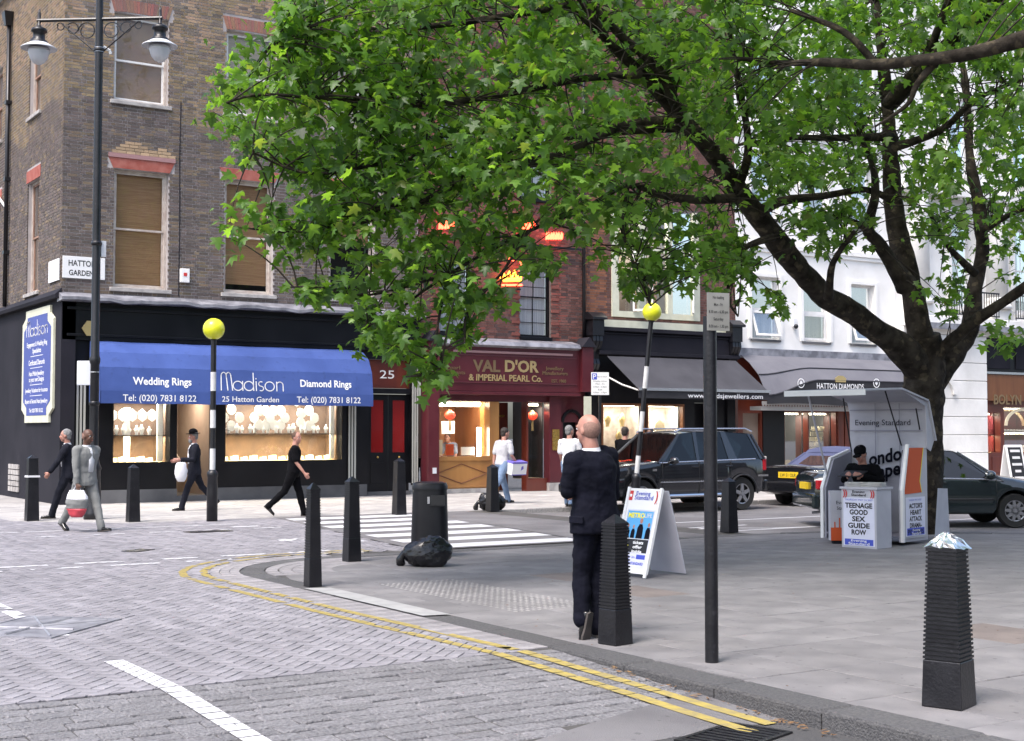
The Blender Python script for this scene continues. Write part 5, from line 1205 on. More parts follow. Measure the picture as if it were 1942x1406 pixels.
for a0, a1 in ((29.6, 32.1), (33.0, 35.5)):
    bl = thing('balcony', 'wrought-iron balcony railing before the %s tall window of the white stone building' % ('left' if a0 < 30 else 'right'), 'balcony', TF((a0, .6, 5.56)))
    MB(TF).box(a0, a1, .52, .56, 6.42, 6.47).build('handrail', 'black_iron', bl); MB(TF).box(a0, a1, .52, .56, 5.62, 5.66).build('bottom_rail', 'black_iron', bl)
    k = 0; x = a0
    while x < a1: MB(TF).box(x, x + .022, .53, .55, 5.56 if k % 6 == 0 else 5.66, 6.42).build('baluster', 'black_iron', bl); x += .13; k += 1
# ground floor piers with channelled joints
for a0, a1 in ((27.42, 28.9), (29.0, 31.7), (36.6, 38.2)):
    z = 0
    while z < 4.9:
        h = .62 if z > .1 else .9; MB(TF).box(a0, a1, .0, .30, z + .012, min(z + h, 4.94) - .012).build('ashlar_block', 'stone_white', sto, bevel=.015); z += h
    MB(TF).box(a0 + .02, a1 - .02, .0, .27, 0, 4.94).build('pier_core', 'stone_joint', sto)
ac = MB(TF); 
for k in range(10):
    t0, t1 = k * math.pi / 10, (k + 1) * math.pi / 10; f = lambda t, rr, o: (29.35 - rr * math.cos(t), o, 2.9 + rr * math.sin(t))
    ac.add([f(t0, .5, .31), f(t1, .5, .31), f(t1, .68, .31), f(t0, .68, .31), f(t0, .5, .38), f(t1, .5, .38), f(t1, .68, .38), f(t0, .68, .38)], [(4, 5, 6, 7), (0, 4, 5, 1), (2, 6, 7, 3)])
ac.build('arch_moulding', 'stone_white', sto)
MB(TF).box(31.72, 36.6, .0, .1, 3.75, 4.94).build('dark_transom', 'black_paint', sto)
for i in range(3): MB(TF).box(31.9 + i * 1.6, 33.2 + i * 1.6, .101, .14, 3.85, 4.75).build('transom_panel', 'black_matt', sto, bevel=.03)
MB(TF).box(31.72, 36.6, .0, .22, 3.66, 3.74).build('transom_rail', 'steel_trim', sto)
MB(TF).box(31.72, 36.6, .0, .18, 2.72, 3.64).build('sign_board', 'wood_red' if False else 'wood_brown', sto)
a, z = FY(1911, 758, .19); lettering('BOLYN', (a, -.182, z), (1, 0, 0), (0, 0, 1), .34, 1.5, 'gold_dark', sto, bold=.02, depth=.015)
bw = [(31.9, 32.7, .9, 2.3), (32.9, 34.9, .9, 2.5)]
wall_cells(MB(TF), 31.72, 36.6, 0, 2.72, bw, -.2, .05).build('shopfront', 'wood_red', sto)
for i, (a0, a1, z0, z1) in enumerate(bw): display(a0, a1, z0, z1, .7, None, 'lantern_red' if False else 'maroon', 40, sto, 0, .45)
m = MB(TF)
for k in range(12):
    t0, t1 = k * math.pi / 12, (k + 1) * math.pi / 12; f = lambda t, rr, o: (33.9 - rr * math.cos(t) , o, 1.85 + rr * .62 * math.sin(t))
    m.add([f(t0, .85, .055), f(t1, .85, .055), f(t1, 1.0, .055), f(t0, 1.0, .055), f(t0, .85, .08), f(t1, .85, .08), f(t1, 1.0, .08), f(t0, 1.0, .08)], [(4, 5, 6, 7), (0, 4, 5, 1), (2, 6, 7, 3)])
m.build('window_arch', 'display_cream', sto)
MB(TF).box(32.2, 36.2, .051, .07, .2, .75).build('riser_panel', 'wood_red', sto, bevel=.02)
pads('', 'white pad in the arched window at the right edge', 'pads in the arched window', 'display pad', [(33.2 + i * .17, -.4, 1.62 + .0 * i, .7) for i in range(9)] + [(33.1 + i * .19, -.4, 1.02, .9) for i in range(9)], None, roundpad)
# ================================================================= PLANE TREES
nrg = np.random.default_rng(5)
def smooth_path(pts, k=4):
    out = []; n = len(pts)
    for i in range(n - 1):
        p0, p1, p2, p3 = pts[max(i - 1, 0)], pts[i], pts[i + 1], pts[min(i + 2, n - 1)]
        for j in range(k):
            t = j / k
            out.append(tuple(.5 * ((2 * b) + (-a + c) * t + (2 * a - 5 * b + 4 * c - d) * t * t + (-a + 3 * b - 3 * c + d) * t ** 3) for a, b, c, d in zip(p0, p1, p2, p3)))
    out.append(pts[-1]); return out
NODES = []     # (point, radius, tree)
def limb(root, pts, d0, d1, name='limb', n=12, rough=.05):
    """pts: sight lines with apparent radius; real depth runs from d0 to d1"""
    L = [0]
    for a, b in zip(pts, pts[1:]): L.append(L[-1] + math.hypot(b[0] - a[0], b[1] - a[1]))
    q = []
    for p, l in zip(pts, L):
        d = d0 + (d1 - d0) * l / L[-1]; v = D3(p[0], p[1], d); q.append((v.x, v.y, v.z, p[2] / FPX * d))
    q = smooth_path(q, 5); mb = MB(); P = [Vector(v[:3]) for v in q]; Rr = [max(.004, v[3]) for v in q]
    P = [p + Vector((noise.noise(p * 1.7), noise.noise(p * 1.7 + Vector((9, 0, 0))), noise.noise(p * 1.7 + Vector((0, 9, 0))))) * Rr[i] * .22 for i, p in enumerate(P)]
    Rr = [r_ * (1 + .14 * noise.noise(P[i] * 2.3)) for i, r_ in enumerate(Rr)]
    mb.tube(P, Rr, n)
    if rough:
        vv = []
        for v in mb.v:
            V = Vector(v); vv.append(tuple(V + Vector((noise.noise(V * 6), noise.noise(V * 6 + Vector((5, 5, 5))), 0)) * rough * .5))
        mb.v = vv
    for p, r_ in zip(P, Rr): NODES.append((p, r_, root))
    return mb.build(name, 'bark', root, smooth=True, world=True)
bx, by, _bz = D3(1748, 1008, 22.4)
tree = thing('plane_tree', 'large leaning plane tree with dark trunk behind the newspaper kiosk', 'tree', (bx, by, 0))
limb(tree, [(1740, 1022, 51), (1746, 1000, 42.2), (1750, 900, 37), (1753, 800, 35.2), (1750, 740, 37), (1748, 690, 40.5), (1745, 640, 37)], 22.4, 22.0, 'trunk', 18, .08)
limb(tree, [(1752, 720, 28), (1720, 672, 29.4), (1680, 640, 25.9), (1640, 608, 23.1), (1570, 565, 21.7), (1510, 505, 21.7), (1465, 445, 21), (1400, 360, 18.9), (1345, 285, 16.8), (1290, 225, 14), (1215, 140, 10.5), (1150, 75, 7.7), (1080, 10, 5.6), (1000, -70, 4.2)], 22.1, 15.5, n=14, rough=.06)
limb(tree, [(1748, 690, 26), (1742, 620, 24.2), (1727, 540, 21.7), (1706, 450, 19.8), (1692, 380, 18), (1690, 280, 14.9), (1682, 200, 12.4), (1672, 100, 9.92), (1660, 0, 8.06), (1640, -150, 5.58), (1600, -400, 3.1)], 22.0, 20.5, n=14, rough=.06)
limb(tree, [(1752, 740, 27), (1785, 705, 24), (1815, 668, 20.2), (1838, 625, 18), (1848, 560, 15), (1862, 470, 12.8), (1856, 400, 12.8), (1840, 300, 9), (1835, 200, 7.5), (1820, 80, 5.25), (1800, -150, 3)], 22.1, 23.5, n=12)
limb(tree, [(1765, 690, 16.8), (1800, 652, 11.9), (1860, 602, 11.2), (1942, 545, 9.8), (2080, 440, 7.7), (2200, 300, 4.9), (2250, 100, 2.8)], 22.0, 18.5, n=12)
SUB = [
 ([(1722, 545, 22), (1690, 500, 14), (1665, 460, 12), (1645, 432, 11), (1660, 370, 8), (1650, 300, 6), (1600, 200, 3)], 20.8, 19.5),
 ([(1645, 435, 8), (1600, 415, 5), (1540, 420, 3)], 20.2, 19.3),
 ([(1345, 285, 16), (1290, 215, 12), (1245, 130, 10), (1170, 60, 8), (1100, -20, 6), (1000, -200, 4)], 18, 15.5),
 ([(1290, 228, 9), (1190, 237, 8), (1110, 272, 6), (1000, 315, 5), (900, 345, 4), (800, 380, 3), (700, 400, 2)], 17.4, 14),
 ([(1290, 245, 7), (1160, 252, 6), (1080, 262, 4), (960, 250, 3), (820, 262, 2.5)], 17.4, 15.8),
 ([(1395, 375, 9), (1320, 380, 8), (1250, 370, 7), (1190, 352, 5), (1100, 400, 4), (1000, 440, 3.5), (850, 520, 3), (740, 600, 2), (690, 620, 1.5)], 18.2, 14),
 ([(1215, 140, 9), (1100, 150, 7), (950, 180, 6), (800, 200, 5), (650, 190, 4), (500, 180, 3), (430, 195, 2)], 16.4, 13.2),
 ([(1080, 10, 7), (900, 40, 6), (700, 60, 5), (560, 60, 3), (510, 90, 2)], 15.8, 13.4),
 ([(1000, 315, 4), (800, 300, 4), (600, 330, 3), (480, 290, 2)], 15.6, 13.4),
 ([(900, 345, 4), (700, 420, 3), (560, 440, 2), (440, 430, 1.6)], 15.2, 13.6),
 ([(850, 520, 3), (700, 560, 2.5), (600, 545, 2), (550, 545, 1.5)], 14.6, 13.6),
 ([(850, 520, 3), (830, 620, 2.5), (835, 700, 2), (770, 715, 1.5)], 14.6, 13.8),
 ([(1000, 440, 3.5), (950, 520, 3), (890, 580, 2.5), (880, 650, 2)], 15.2, 14.4),
 ([(1190, 352, 5), (1180, 430, 4), (1210, 520, 3), (1235, 580, 2)], 16.6, 16),
 ([(1465, 450, 8), (1400, 480, 5), (1380, 560, 3), (1400, 600, 2)], 18.6, 17.4),
 ([(1440, 400, 12), (1490, 380, 9), (1560, 372, 7), (1640, 360, 6), (1690, 380, 8)], 19.2, 20.4),
 ([(1690, 280, 10), (1780, 250, 7), (1850, 190, 5), (1940, 150, 3)], 20.6, 18), ([(1690, 260, 9), (1600, 262, 7), (1500, 262, 5), (1400, 275, 3)], 20.6, 17.5),
 ([(1858, 440, 10), (1900, 415, 6), (1960, 390, 3)], 22.4, 21), ([(1400, 360, 10), (1420, 280, 8), (1400, 160, 6), (1380, 40, 4), (1350, -150, 3)], 18.8, 17),
 ([(1570, 565, 9), (1580, 500, 6), (1620, 440, 4)], 19.6, 18.6), ([(1682, 200, 12), (1760, 100, 9), (1800, 0, 7), (1900, -200, 4)], 20.3, 17), ([(1150, 75, 9), (1000, -150, 6), (800, -350, 4)], 15.8, 14.5),
 ([(1660, 0, 11), (1500, -180, 8), (1300, -350, 5)], 20, 17), ([(1850, 520, 8), (1800, 470, 5), (1760, 400, 3)], 21.9, 21),
]
for p, a, b in SUB: limb(tree, p, a, b, 'branch', 8, .02)
# the neighbouring tree, whose trunk stands beyond the right edge and whose low limb reaches in
tx, ty, tz = D3(2350, 900, 11.5)
tree2 = thing('plane_tree', 'neighbouring plane tree whose long low limb reaches in across the upper right', 'tree', (tx, ty, 0))
gz = HOR + CZ / 11.5 * FPX
limb(tree2, [(2350, gz + 20, 85), (2350, gz - 60, 66), (2348, 700, 58), (2340, 300, 55), (2330, 0, 48), (2330, -500, 30)], 11.5, 11.5, 'trunk', 16, .06)
limb(tree2, [(2335, 10, 30.8), (2200, 5, 23.8), (2050, 40, 19.6), (1942, 72, 16.8), (1860, 97, 13.3), (1760, 114, 11.2), (1660, 122, 10.5), (1560, 118, 8.4), (1480, 120, 5.6), (1400, 112, 2.8)], 11.5, 15.2, 'limb', 12, .03)
limb(tree2, [(1780, 112, 9), (1740, 160, 7), (1720, 200, 5), (1660, 240, 2)], 13.8, 14.2, 'branch', 8, .01)
limb(tree2, [(1660, 120, 8), (1600, 60, 6), (1500, 20, 4)], 14.4, 14.8, 'branch', 8, .01)

# ---- foliage: twigs carrying sprays of lobed leaves, spread through the depth of the crown
REG = [  # outline in sight lines, sprays wanted, nearest and farthest depth
 ([(500, -60), (532, 40), (500, 110), (405, 165), (405, 225), (470, 300), (560, 345), (640, 300), (760, 200), (900, -60)], 205, 13.0, 16.0),
 ([(560, 345), (620, 440), (740, 470), (830, 500), (900, 490), (960, 300), (760, 200), (640, 300)], 140, 13.2, 16.6),
 ([(900, -60), (760, 200), (960, 300), (900, 490), (1000, 470), (1130, 440), (1200, 200), (1200, -60)], 290, 13.5, 18.5),
 ([(1200, -60), (1200, 200), (1130, 440), (1300, 430), (1430, 420), (1460, 200), (1460, -60)], 255, 14.5, 20),
 ([(1460, -60), (1460, 380), (1560, 380), (1680, 350), (1700, -60)], 265, 16, 22.5),
 ([(1700, -60), (1680, 350), (1800, 360), (1980, 340), (2020, -60)], 285, 16, 23.5),
 ([(640, 470), (760, 480), (830, 500), (820, 560), (760, 560), (680, 530)], 12, 13.4, 16.2),
 ([(900, 490), (1000, 470), (1100, 450), (1130, 490), (1060, 500), (940, 540), (880, 540)], 14, 14, 16.6),
 ([(1150, 440), (1300, 430), (1440, 420), (1430, 520), (1380, 530), (1280, 500), (1200, 530), (1150, 500)], 36, 15.5, 19),
 ([(1460, 380), (1680, 360), (1660, 440), (1580, 480), (1480, 470)], 26, 17, 21),
 ([(1700, 350), (1960, 340), (1960, 520), (1900, 500), (1830, 460), (1720, 440)], 60, 18, 23.5),
 ([(430, 415), (520, 400), (600, 395), (620, 440), (540, 460), (440, 445)], 17, 13.4, 14.4),
 ([(540, 535), (640, 520), (700, 550), (690, 575), (600, 560)], 10, 13.5, 14.4),
 ([(640, 620), (700, 590), (790, 600), (800, 640), (740, 655), (660, 645)], 16, 13.6, 14.8),
 ([(765, 705), (830, 680), (842, 700), (825, 720), (780, 725)], 7, 13.7, 14.3),
 ([(830, 560), (900, 560), (900, 600), (880, 660), (850, 640)], 9, 14, 15),
 ([(900, 560), (940, 550), (930, 590), (905, 590)], 3, 14, 15),
 ([(1180, 500), (1300, 480), (1290, 560), (1250, 590), (1190, 570)], 22, 15.5, 17),
 ([(1350, 540), (1430, 560), (1430, 610), (1390, 620)], 9, 17, 18), ([(1380, 440), (1450, 450), (1430, 520), (1390, 500)], 9, 17, 18.5),
 ([(1620, 400), (1670, 400), (1680, 470), (1640, 480)], 5, 19.5, 21), ([(1455, 550), (1490, 540), (1500, 580), (1470, 590)], 3, 18, 18.6),
 ([(1890, 615), (1940, 625), (1935, 665), (1915, 670)], 5, 17, 18), ([(1740, 540), (1830, 560), (1830, 600), (1790, 610)], 8, 20, 21.5), ([(1780, 490), (1830, 480), (1850, 540), (1800, 545)], 8, 21, 22.5),
 ([(450, -700), (500, -60), (2020, -60), (2100, -700)], 380, 13, 23),  # from here down: unseen sprays outside the frame, added to shade the ground
 ([(700, -1500), (600, -700), (2100, -700), (2000, -1500)], 260, 11.5, 20),
 ([(-200, -1900), (300, -900), (1200, -900), (1300, -1900)], 100, 9, 13),
 ([(2020, -300), (2020, 400), (2400, 400), (2400, -300)], 90, 12, 20),
]
KEEP = [(1238, 595, 60), (970, 515, 42), (1012, 428, 34), (1052, 448, 34), (1375, 590, 50), (845, 425, 22), (1020, 600, 60), (920, 690, 60)]
def reg_area(p): return abs(sum(p[i][0] * p[(i + 1) % len(p)][1] - p[(i + 1) % len(p)][0] * p[i][1] for i in range(len(p)))) / 2
NP = np.array([tuple(n_[0]) for n_ in NODES]); NR = np.array([n_[1] for n_ in NODES])
thin = np.where(NR < .16)[0]; NPt = NP[thin]
r = random.Random(99); twigs = MB(); LP = []; LD = []; LS = []; LC = []; LU = []
def leafcol(k):
    g = r.random(); b = r.uniform(.6, 1.5)
    if g < .55: c = (.052, .108, .022)
    elif g < .90: c = (.092, .170, .034)
    elif g < .975: c = (.034, .070, .026)
    else: c = (.11, .15, .04)
    b *= 1.2
    return (c[0] * b, c[1] * b, c[2] * b)
for poly, cnt, dn, df in REG:
    xs = [p[0] for p in poly]; ys = [p[1] for p in poly]; got = 0; tries = 0
    cnt = int(cnt * 1.12)
    while got < cnt and tries < cnt * 30:
        tries += 1; x, y = r.uniform(min(xs), max(xs)), r.uniform(min(ys), max(ys))
        if not inside((x, y), poly): continue
        got += 1
        if any((x - kx) ** 2 + (y - ky) ** 2 < kr * kr for kx, ky, kr in KEEP): continue
        d = r.uniform(dn, df); tip = D3(x, y, d)
        # attach to the nearest thin limb
        dd = np.sum((NPt - np.array(tip)) ** 2, axis=1); j = int(r.choice(np.argpartition(dd, 14)[:14])); base = Vector(NPt[j]); Lg = (tip - base).length
        
        mid = base.lerp(tip, .55) + Vector((r.uniform(-.1, .1), r.uniform(-.1, .1), .10 * Lg)); end = tip + Vector((r.uniform(-.1, .1), r.uniform(-.1, .1), -.05))
        pts = []
        for k in range(5):
            t = k / 4; pts.append(base * (1 - t) ** 2 + mid * 2 * t * (1 - t) + end * t * t)
        if Lg < 1.35: twigs.tube(pts, [.010, .009, .007, .005, .003], 4, caps=False)
        else: pts = [end + Vector((r.uniform(-.3, .3), r.uniform(-.3, .3), .3)), end]
        ax = (pts[-1] - pts[-2]).normalized(); nl = r.randint(10, 16)
        for k in range(nl):
            t = r.random() ** .7; p = (end - ax * (1 - t) * (.55 if cnt > 30 else .3)) + Vector((r.gauss(0, .11), r.gauss(0, .11), r.gauss(-.03, .10))) * (1 if cnt > 30 else .8)
            sp_ = screen(p.x, p.y, p.z)
            if any((sp_[0] - kx) ** 2 + (sp_[1] - ky) ** 2 < (kr * .62) ** 2 for kx, ky, kr in KEEP): continue
            an = r.uniform(0, 6.283); droop = r.uniform(-1.25, -.05)
            dirv = Vector((math.cos(an) * math.cos(droop), math.sin(an) * math.cos(droop), math.sin(droop)))
            LP.append(p); LD.append(dirv); LS.append(r.uniform(.085, .168) if r.random() < .85 else r.uniform(.06, .09)); LC.append(leafcol(0)); LU.append(r.uniform(-.7, .7))
for i in range(520):            # unseen leaves added overhead, out of frame, to shade the near pavement
    tip = Vector((r.uniform(-2, 12), r.uniform(-29.5, -17.5), r.uniform(6.2, 11)))
    q = screen(*tip)
    if q[1] > -40 or q[0] < 300: continue
    for k in range(12):
        p = tip + Vector((r.gauss(0, .3), r.gauss(0, .3), r.gauss(0, .15))); an = r.uniform(0, 6.283); droop = r.uniform(-1.1, -.05)
        LP.append(p); LD.append(Vector((math.cos(an) * math.cos(droop), math.sin(an) * math.cos(droop), math.sin(droop)))); LS.append(r.uniform(.12, .2)); LC.append(leafcol(0)); LU.append(r.uniform(-.7, .7))
for a_ in range(7):             # unseen boughs carrying the added leaves
    e = Vector((r.uniform(0, 10), r.uniform(-29, -20), r.uniform(7.5, 10))); s_ = Vector(NODES[20 + a_ * 9][0]) if False else D3(1690, 200, 20.4)
    m_ = s_.lerp(e, .5) + Vector((0, 0, 1.6)); pts = [s_ * (1 - t) ** 2 + m_ * 2 * t * (1 - t) + e * t * t for t in [k / 8 for k in range(9)]]
    if all(screen(*p)[1] < -10 or k < 2 for k, p in enumerate(pts)): MB().tube(pts, [.10 - .01 * k for k in range(9)], 8).build('branch', 'bark', tree, smooth=True, world=True)
o = twigs.build('twigs', 'twig', tree, world=True); o['kind'] = 'stuff'
OUT = [(0, 0), (-.20, -.07), (-.47, .02), (-.33, .16), (-.30, .24), (-.60, .48), (-.34, .50), (-.20, .50), (-.17, .72), (0, 1.0)]
OUT = OUT + [(-x, y) for x, y in OUT[-2:0:-1]]
OUT = np.array(OUT); NL = len(OUT)
def leaf_template(bend=.12, asym=0.0):
    v = np.zeros((NL + 1, 3)); v[:NL, 0] = OUT[:, 0] * (1 + asym * np.sign(OUT[:, 0])); v[:NL, 1] = OUT[:, 1]; v[:NL, 2] = -bend * (np.abs(OUT[:, 0]) * 1.2 + OUT[:, 1] ** 2 * .9); v[NL] = (0, .36, .02)
    return v
TEMPS = [leaf_template(b, a) for b, a in ((.1, 0), (.3, .1), (.45, -.1), (-.1, .05), (.2, -.15))]
def leaf_frame(d, u):
    y = Vector(d).normalized(); up = Vector((0, 0, 1)); x = y.cross(up)
    if x.length < .05: x = Vector((1, 0, 0))
    x.normalize(); z = x.cross(y); return (x * math.cos(u) + z * math.sin(u)), y, (z * math.cos(u) - x * math.sin(u))
# leaves grow above and beyond the big limbs: those hanging right before them are thinned
_nd = [(screen(p.x, p.y, p.z), r_ * FPX / max(1, depth_of(p.x, p.y)), depth_of(p.x, p.y)) for p, r_, _t in NODES]
_nd = np.array([(a[0][0], a[0][1], a[1], a[2]) for a in _nd if a[1] > 5.5 and a[2] < 24])
keep = []
for i, p in enumerate(LP):
    q = screen(p.x, p.y, p.z); d = depth_of(p.x, p.y)
    hit = np.any(((_nd[:, 0] - q[0]) ** 2 + (_nd[:, 1] - q[1]) ** 2 < (_nd[:, 2] + 13) ** 2) & (_nd[:, 3] > d))
    if not hit or r.random() < .13: keep.append(i)
LP, LD, LS, LC, LU = ([x_[i] for i in keep] for x_ in (LP, LD, LS, LC, LU))
n = len(LP); depthv = np.array([depth_of(p.x, p.y) for p in LP]); vis = np.array([seen(p.x, p.y, p.z, -10) for p in LP])
size_px = np.array(LS) / depthv * vis; big = set(np.argsort(-size_px)[:300].tolist())
V = np.zeros((n - len(big), NL + 1, 3), dtype=np.float32); Cc = np.zeros((n - len(big), NL + 1, 4), dtype=np.float32); Cc[..., 3] = 1; k = 0
crown_objs = []
lm = {}
for i in range(n):
    X, Y, Z = leaf_frame(LD[i], LU[i]); t = i % len(TEMPS)
    if i in big:
        ck = (t, int(LC[i][1] * 30))
        if ck not in lm:
            mb = MB(); mb.add([tuple(v) for v in TEMPS[t]], [(a, (a + 1) % NL, NL) for a in range(NL)], LC[i]); lm[ck] = mb.mesh('leaf', 'leaf')
        o = link('leaf', lm[ck], tree, False); s = LS[i]
        mtx = Matrix(((X.x * s, Y.x * s, Z.x * s, LP[i].x - bx), (X.y * s, Y.y * s, Z.y * s, LP[i].y - by), (X.z * s, Y.z * s, Z.z * s, LP[i].z), (0, 0, 0, 1))); o.matrix_local = mtx
    else:
        B = np.array([X, Y, Z]); V[k] = (TEMPS[t] * LS[i]) @ B + np.array(LP[i]); Cc[k, :, :3] = LC[i]; k += 1
def mass(name, V, Cc, parent):
    m_ = len(V); nv = NL + 1; me = bpy.data.meshes.new(name); me.vertices.add(m_ * nv); me.vertices.foreach_set('co', V.reshape(-1))
    tri = np.array([(a, (a + 1) % NL, NL) for a in range(NL)], dtype=np.int32); idx = (tri[None] + (np.arange(m_) * nv)[:, None, None]).reshape(-1)
    nt_ = m_ * NL; me.loops.add(nt_ * 3); me.loops.foreach_set('vertex_index', idx); me.polygons.add(nt_); me.polygons.foreach_set('loop_start', np.arange(nt_, dtype=np.int32) * 3)
    me.polygons.foreach_set('loop_total', np.full(nt_, 3, dtype=np.int32)); me.update(calc_edges=True)
    a = me.color_attributes.new('col', 'FLOAT_COLOR', 'POINT'); a.data.foreach_set('color', Cc.reshape(-1)); me.materials.append(M['leaf'])
    o = link(name, me, parent, True); o['kind'] = 'stuff'; return o
mass('crown', V, Cc, tree)
print('LEAVES', n)
# ================================================================= STREET FURNITURE
def gl(px, py, z=0.0): p = G(px, py, z); return (p[0], p[1], z)
# ---- lamp post with two lanterns
lp = thing('street_lamp', 'tall black lamp post with a pair of hanging glass lanterns at the left', 'street lamp', (gl(176, 985)[0], gl(176, 985)[1], 0))
MB().lathe([(.17, 0), (.17, .12), (.15, .16), (.13, .9), (.15, .95), (.11, 1.05), (.085, 1.2), (.083, 2.9), (.10, 2.95), (.10, 3.02), (.08, 3.08), (.076, 5.6), (.072, 9.2), (.06, 10.5), (.05, 12.0)], n=18).build('post', 'black_iron', lp, smooth=True)
dl = depth_of(lp.location.x, lp.location.y)
def zat(py, d): return CZ + (HOR - py) / FPX * d
Ztop = zat(28, dl)
aax = Vector((.80, -.60, 0)).normalized()       # the arm runs across, one lantern nearer than the other
for z in (zat(465, dl), zat(770, dl) , zat(92, dl)): MB().lathe([(.082, 0), (.10, .02), (.10, .07), (.082, .09)], (0, 0, z), 16).build('collar', 'black_iron', lp, smooth=True)
for z in (zat(85, dl), zat(92, dl), zat(682, dl), zat(707, dl)): MB().lathe([(.088, 0), (.088, .02)], (0, 0, z), 16).build('steel_band', 'steel_trim', lp)
span = 1.22
MB().tube([tuple(-aax * span + Vector((0, 0, Ztop))), tuple(aax * span + Vector((0, 0, Ztop)))], .035, 8).build('arm', 'black_iron', lp)
for sg in (-1, 1):
    a = aax * sg
    MB().tube([tuple(a * .08 + Vector((0, 0, Ztop - .62))), tuple(a * .75 + Vector((0, 0, Ztop - .06)))], .014, 6).build('stay', 'black_iron', lp)
    for (cc_, rr_, t0, t1) in ((.24, .17, 0, 400), (.52, .12, 40, 400), (.76, .08, 20, 400)):
        pts = [tuple(a * (cc_ + rr_ * (1 - .3 * k / 16) * math.cos(R(t0 + (t1 - t0) * k / 16))) + Vector((0, 0, Ztop - .05 - rr_ + rr_ * (1 - .3 * k / 16) * math.sin(R(t0 + (t1 - t0) * k / 16))))) for k in range(17)]
        MB().tube(pts, .012, 5).build('scroll', 'black_iron', lp)
    e = a * (span - .04) + Vector((0, 0, Ztop))
    q = lambda: tuple(e)
    MB().lathe([(.012, .22), (.03, .14), (.03, -.10), (.05, -.12)], q(), 10).build('finial', 'black_iron', lp, smooth=True)
    MB().lathe([(.05, -.12), (.14, -.16), (.15, -.22), (.11, -.24), (.11, -.36), (.16, -.40), (.18, -.46)], q(), 18).build('lantern_cap', 'black_iron', lp, smooth=True)
    MB().lathe([(.16, -.43), (.33, -.53), (.335, -.55), (.15, -.50)], q(), 24).build('reflector', 'sign_plate', lp, smooth=True)
    MB().lathe([(.205, -.55), (.20, -.62), (.16, -.74), (.10, -.82), (.02, -.86)], q(), 18).build('glass_globe', 'lamp_glass', lp, smooth=True)
MB().tube([(.08, 0, zat(80, dl)), (.2, 0, zat(86, dl)), (.22, 0, zat(92, dl))], .03, 6).build('sensor', 'white', lp)
MB().obox((-.18, .08, zat(708, dl)), (.26, .03, .46), (0, 0, -.57)).build('sign_back', 'sign_plate', lp, bevel=.01)
MB().obox((.13, .02, zat(470, dl)), (.09, .09, .30)).build('control_box', 'sign_plate', lp)
# ---- belisha beacons
def beacon(px, py, lean, label, heights):
    x, y, _ = gl(px, py); d = depth_of(x, y); t = thing('belisha_beacon', label, 'crossing beacon', (x, y, 0), 0, 'yellow-globed zebra crossing beacons')
    t.rotation_euler = lean
    zs = [zat(h, d) for h in heights]; zb, ztop, zc, rg = zs[0], zs[-2], zs[-1], .165
    MB().lathe([(.10, 0), (.10, zb * .55), (.09, zb - .12), (.10, zb - .09), (.10, zb - .03), (.055, zb + .02)], n=16).build('base', 'black_iron', t, smooth=True)
    for i in range(len(zs) - 2): MB().lathe([(.051, zs[i] + .001), (.051, zs[i + 1])], n=14).build('band', 'band_white' if i % 2 == 0 else 'black_iron', t, smooth=False)
    MB().lathe([(.05, ztop), (.09, ztop + .04), (.09, ztop + .07)], n=14).build('collar', 'black_iron', t, smooth=True)
    MB().ell((0, 0, zc), (rg + .035, rg + .035, rg + .035), 28, 18).build('globe', 'beacon_yellow', t, smooth=True)
beacon(402, 989, (0, 0, 0), 'upright zebra crossing beacon with yellow globe in front of the blue awning', [893, 851, 812, 778, 742, 706, 645, 624])
hs = [899, 864, 818, 780, 736, 694, 610, 590]
beacon(1201, 968, (0, 0, 0), 'leaning zebra crossing beacon with yellow globe in front of the black awning', hs)
bcn = bpy.data.objects.get('belisha_beacon.001'); lv = D3(1238, 592, 1); 
db = depth_of(bcn.location.x, bcn.location.y); hgt = zat(592, db); sh = (1238 - 1201) / FPX * db
bcn.rotation_mode = 'QUATERNION'; axis = Vector((FW[0], FW[1], 0)); 
from mathutils import Quaternion
bcn.rotation_quaternion = Quaternion(axis, math.atan2(sh, hgt))
# ---- bollards: square, tapered, with a pyramid cap; ribbed above the foot
def bollard_parts(t, w0, w1, h, ribs, cap=True):
    hf = h * .30
    wt = lambda z: w0 + (w1 - w0) * z / h
    if ribs:
        ins = .009
        MB().frustum((0, 0, 0), (w0, w0), (0, 0, hf), (wt(hf), wt(hf))).build('foot', 'black_iron', t, bevel=.006)
        MB().frustum((0, 0, hf + .0005), (wt(hf) - ins, wt(hf) - (ins if ribs is True else .001)), (0, 0, h), (w1 - ins, w1 - (ins if ribs is True else .001))).build('shaft', 'black_iron', t)
        n = 25; first = None; p = (h - hf) / n
        for k in range(n):
            z = hf + p * (k + .25); w = wt(z)
            MB().frustum((0, 0, z), (w, w * (1 if ribs is True else .985)), (0, 0, z + p * .55), (w, w * (1 if ribs is True else .985))).build('rib', 'black_iron', t)
    else: MB().frustum((0, 0, 0), (w0, w0), (0, 0, h), (w1, w1)).build('shaft', 'black_iron', t, bevel=.008)
    m = MB(); m.frustum((0, 0, h + .0005), (w1 + .002, w1 + .002), (0, 0, h + .02), (w1 + .002, w1 + .002)).build('cap_rim', 'black_iron', t); MB().frustum((0, 0, h + .0205), (w1 + .001, w1 + .001), (0, 0, h + .085), (.008, .008)).build('cap', 'black_iron', t)
BOL = {}
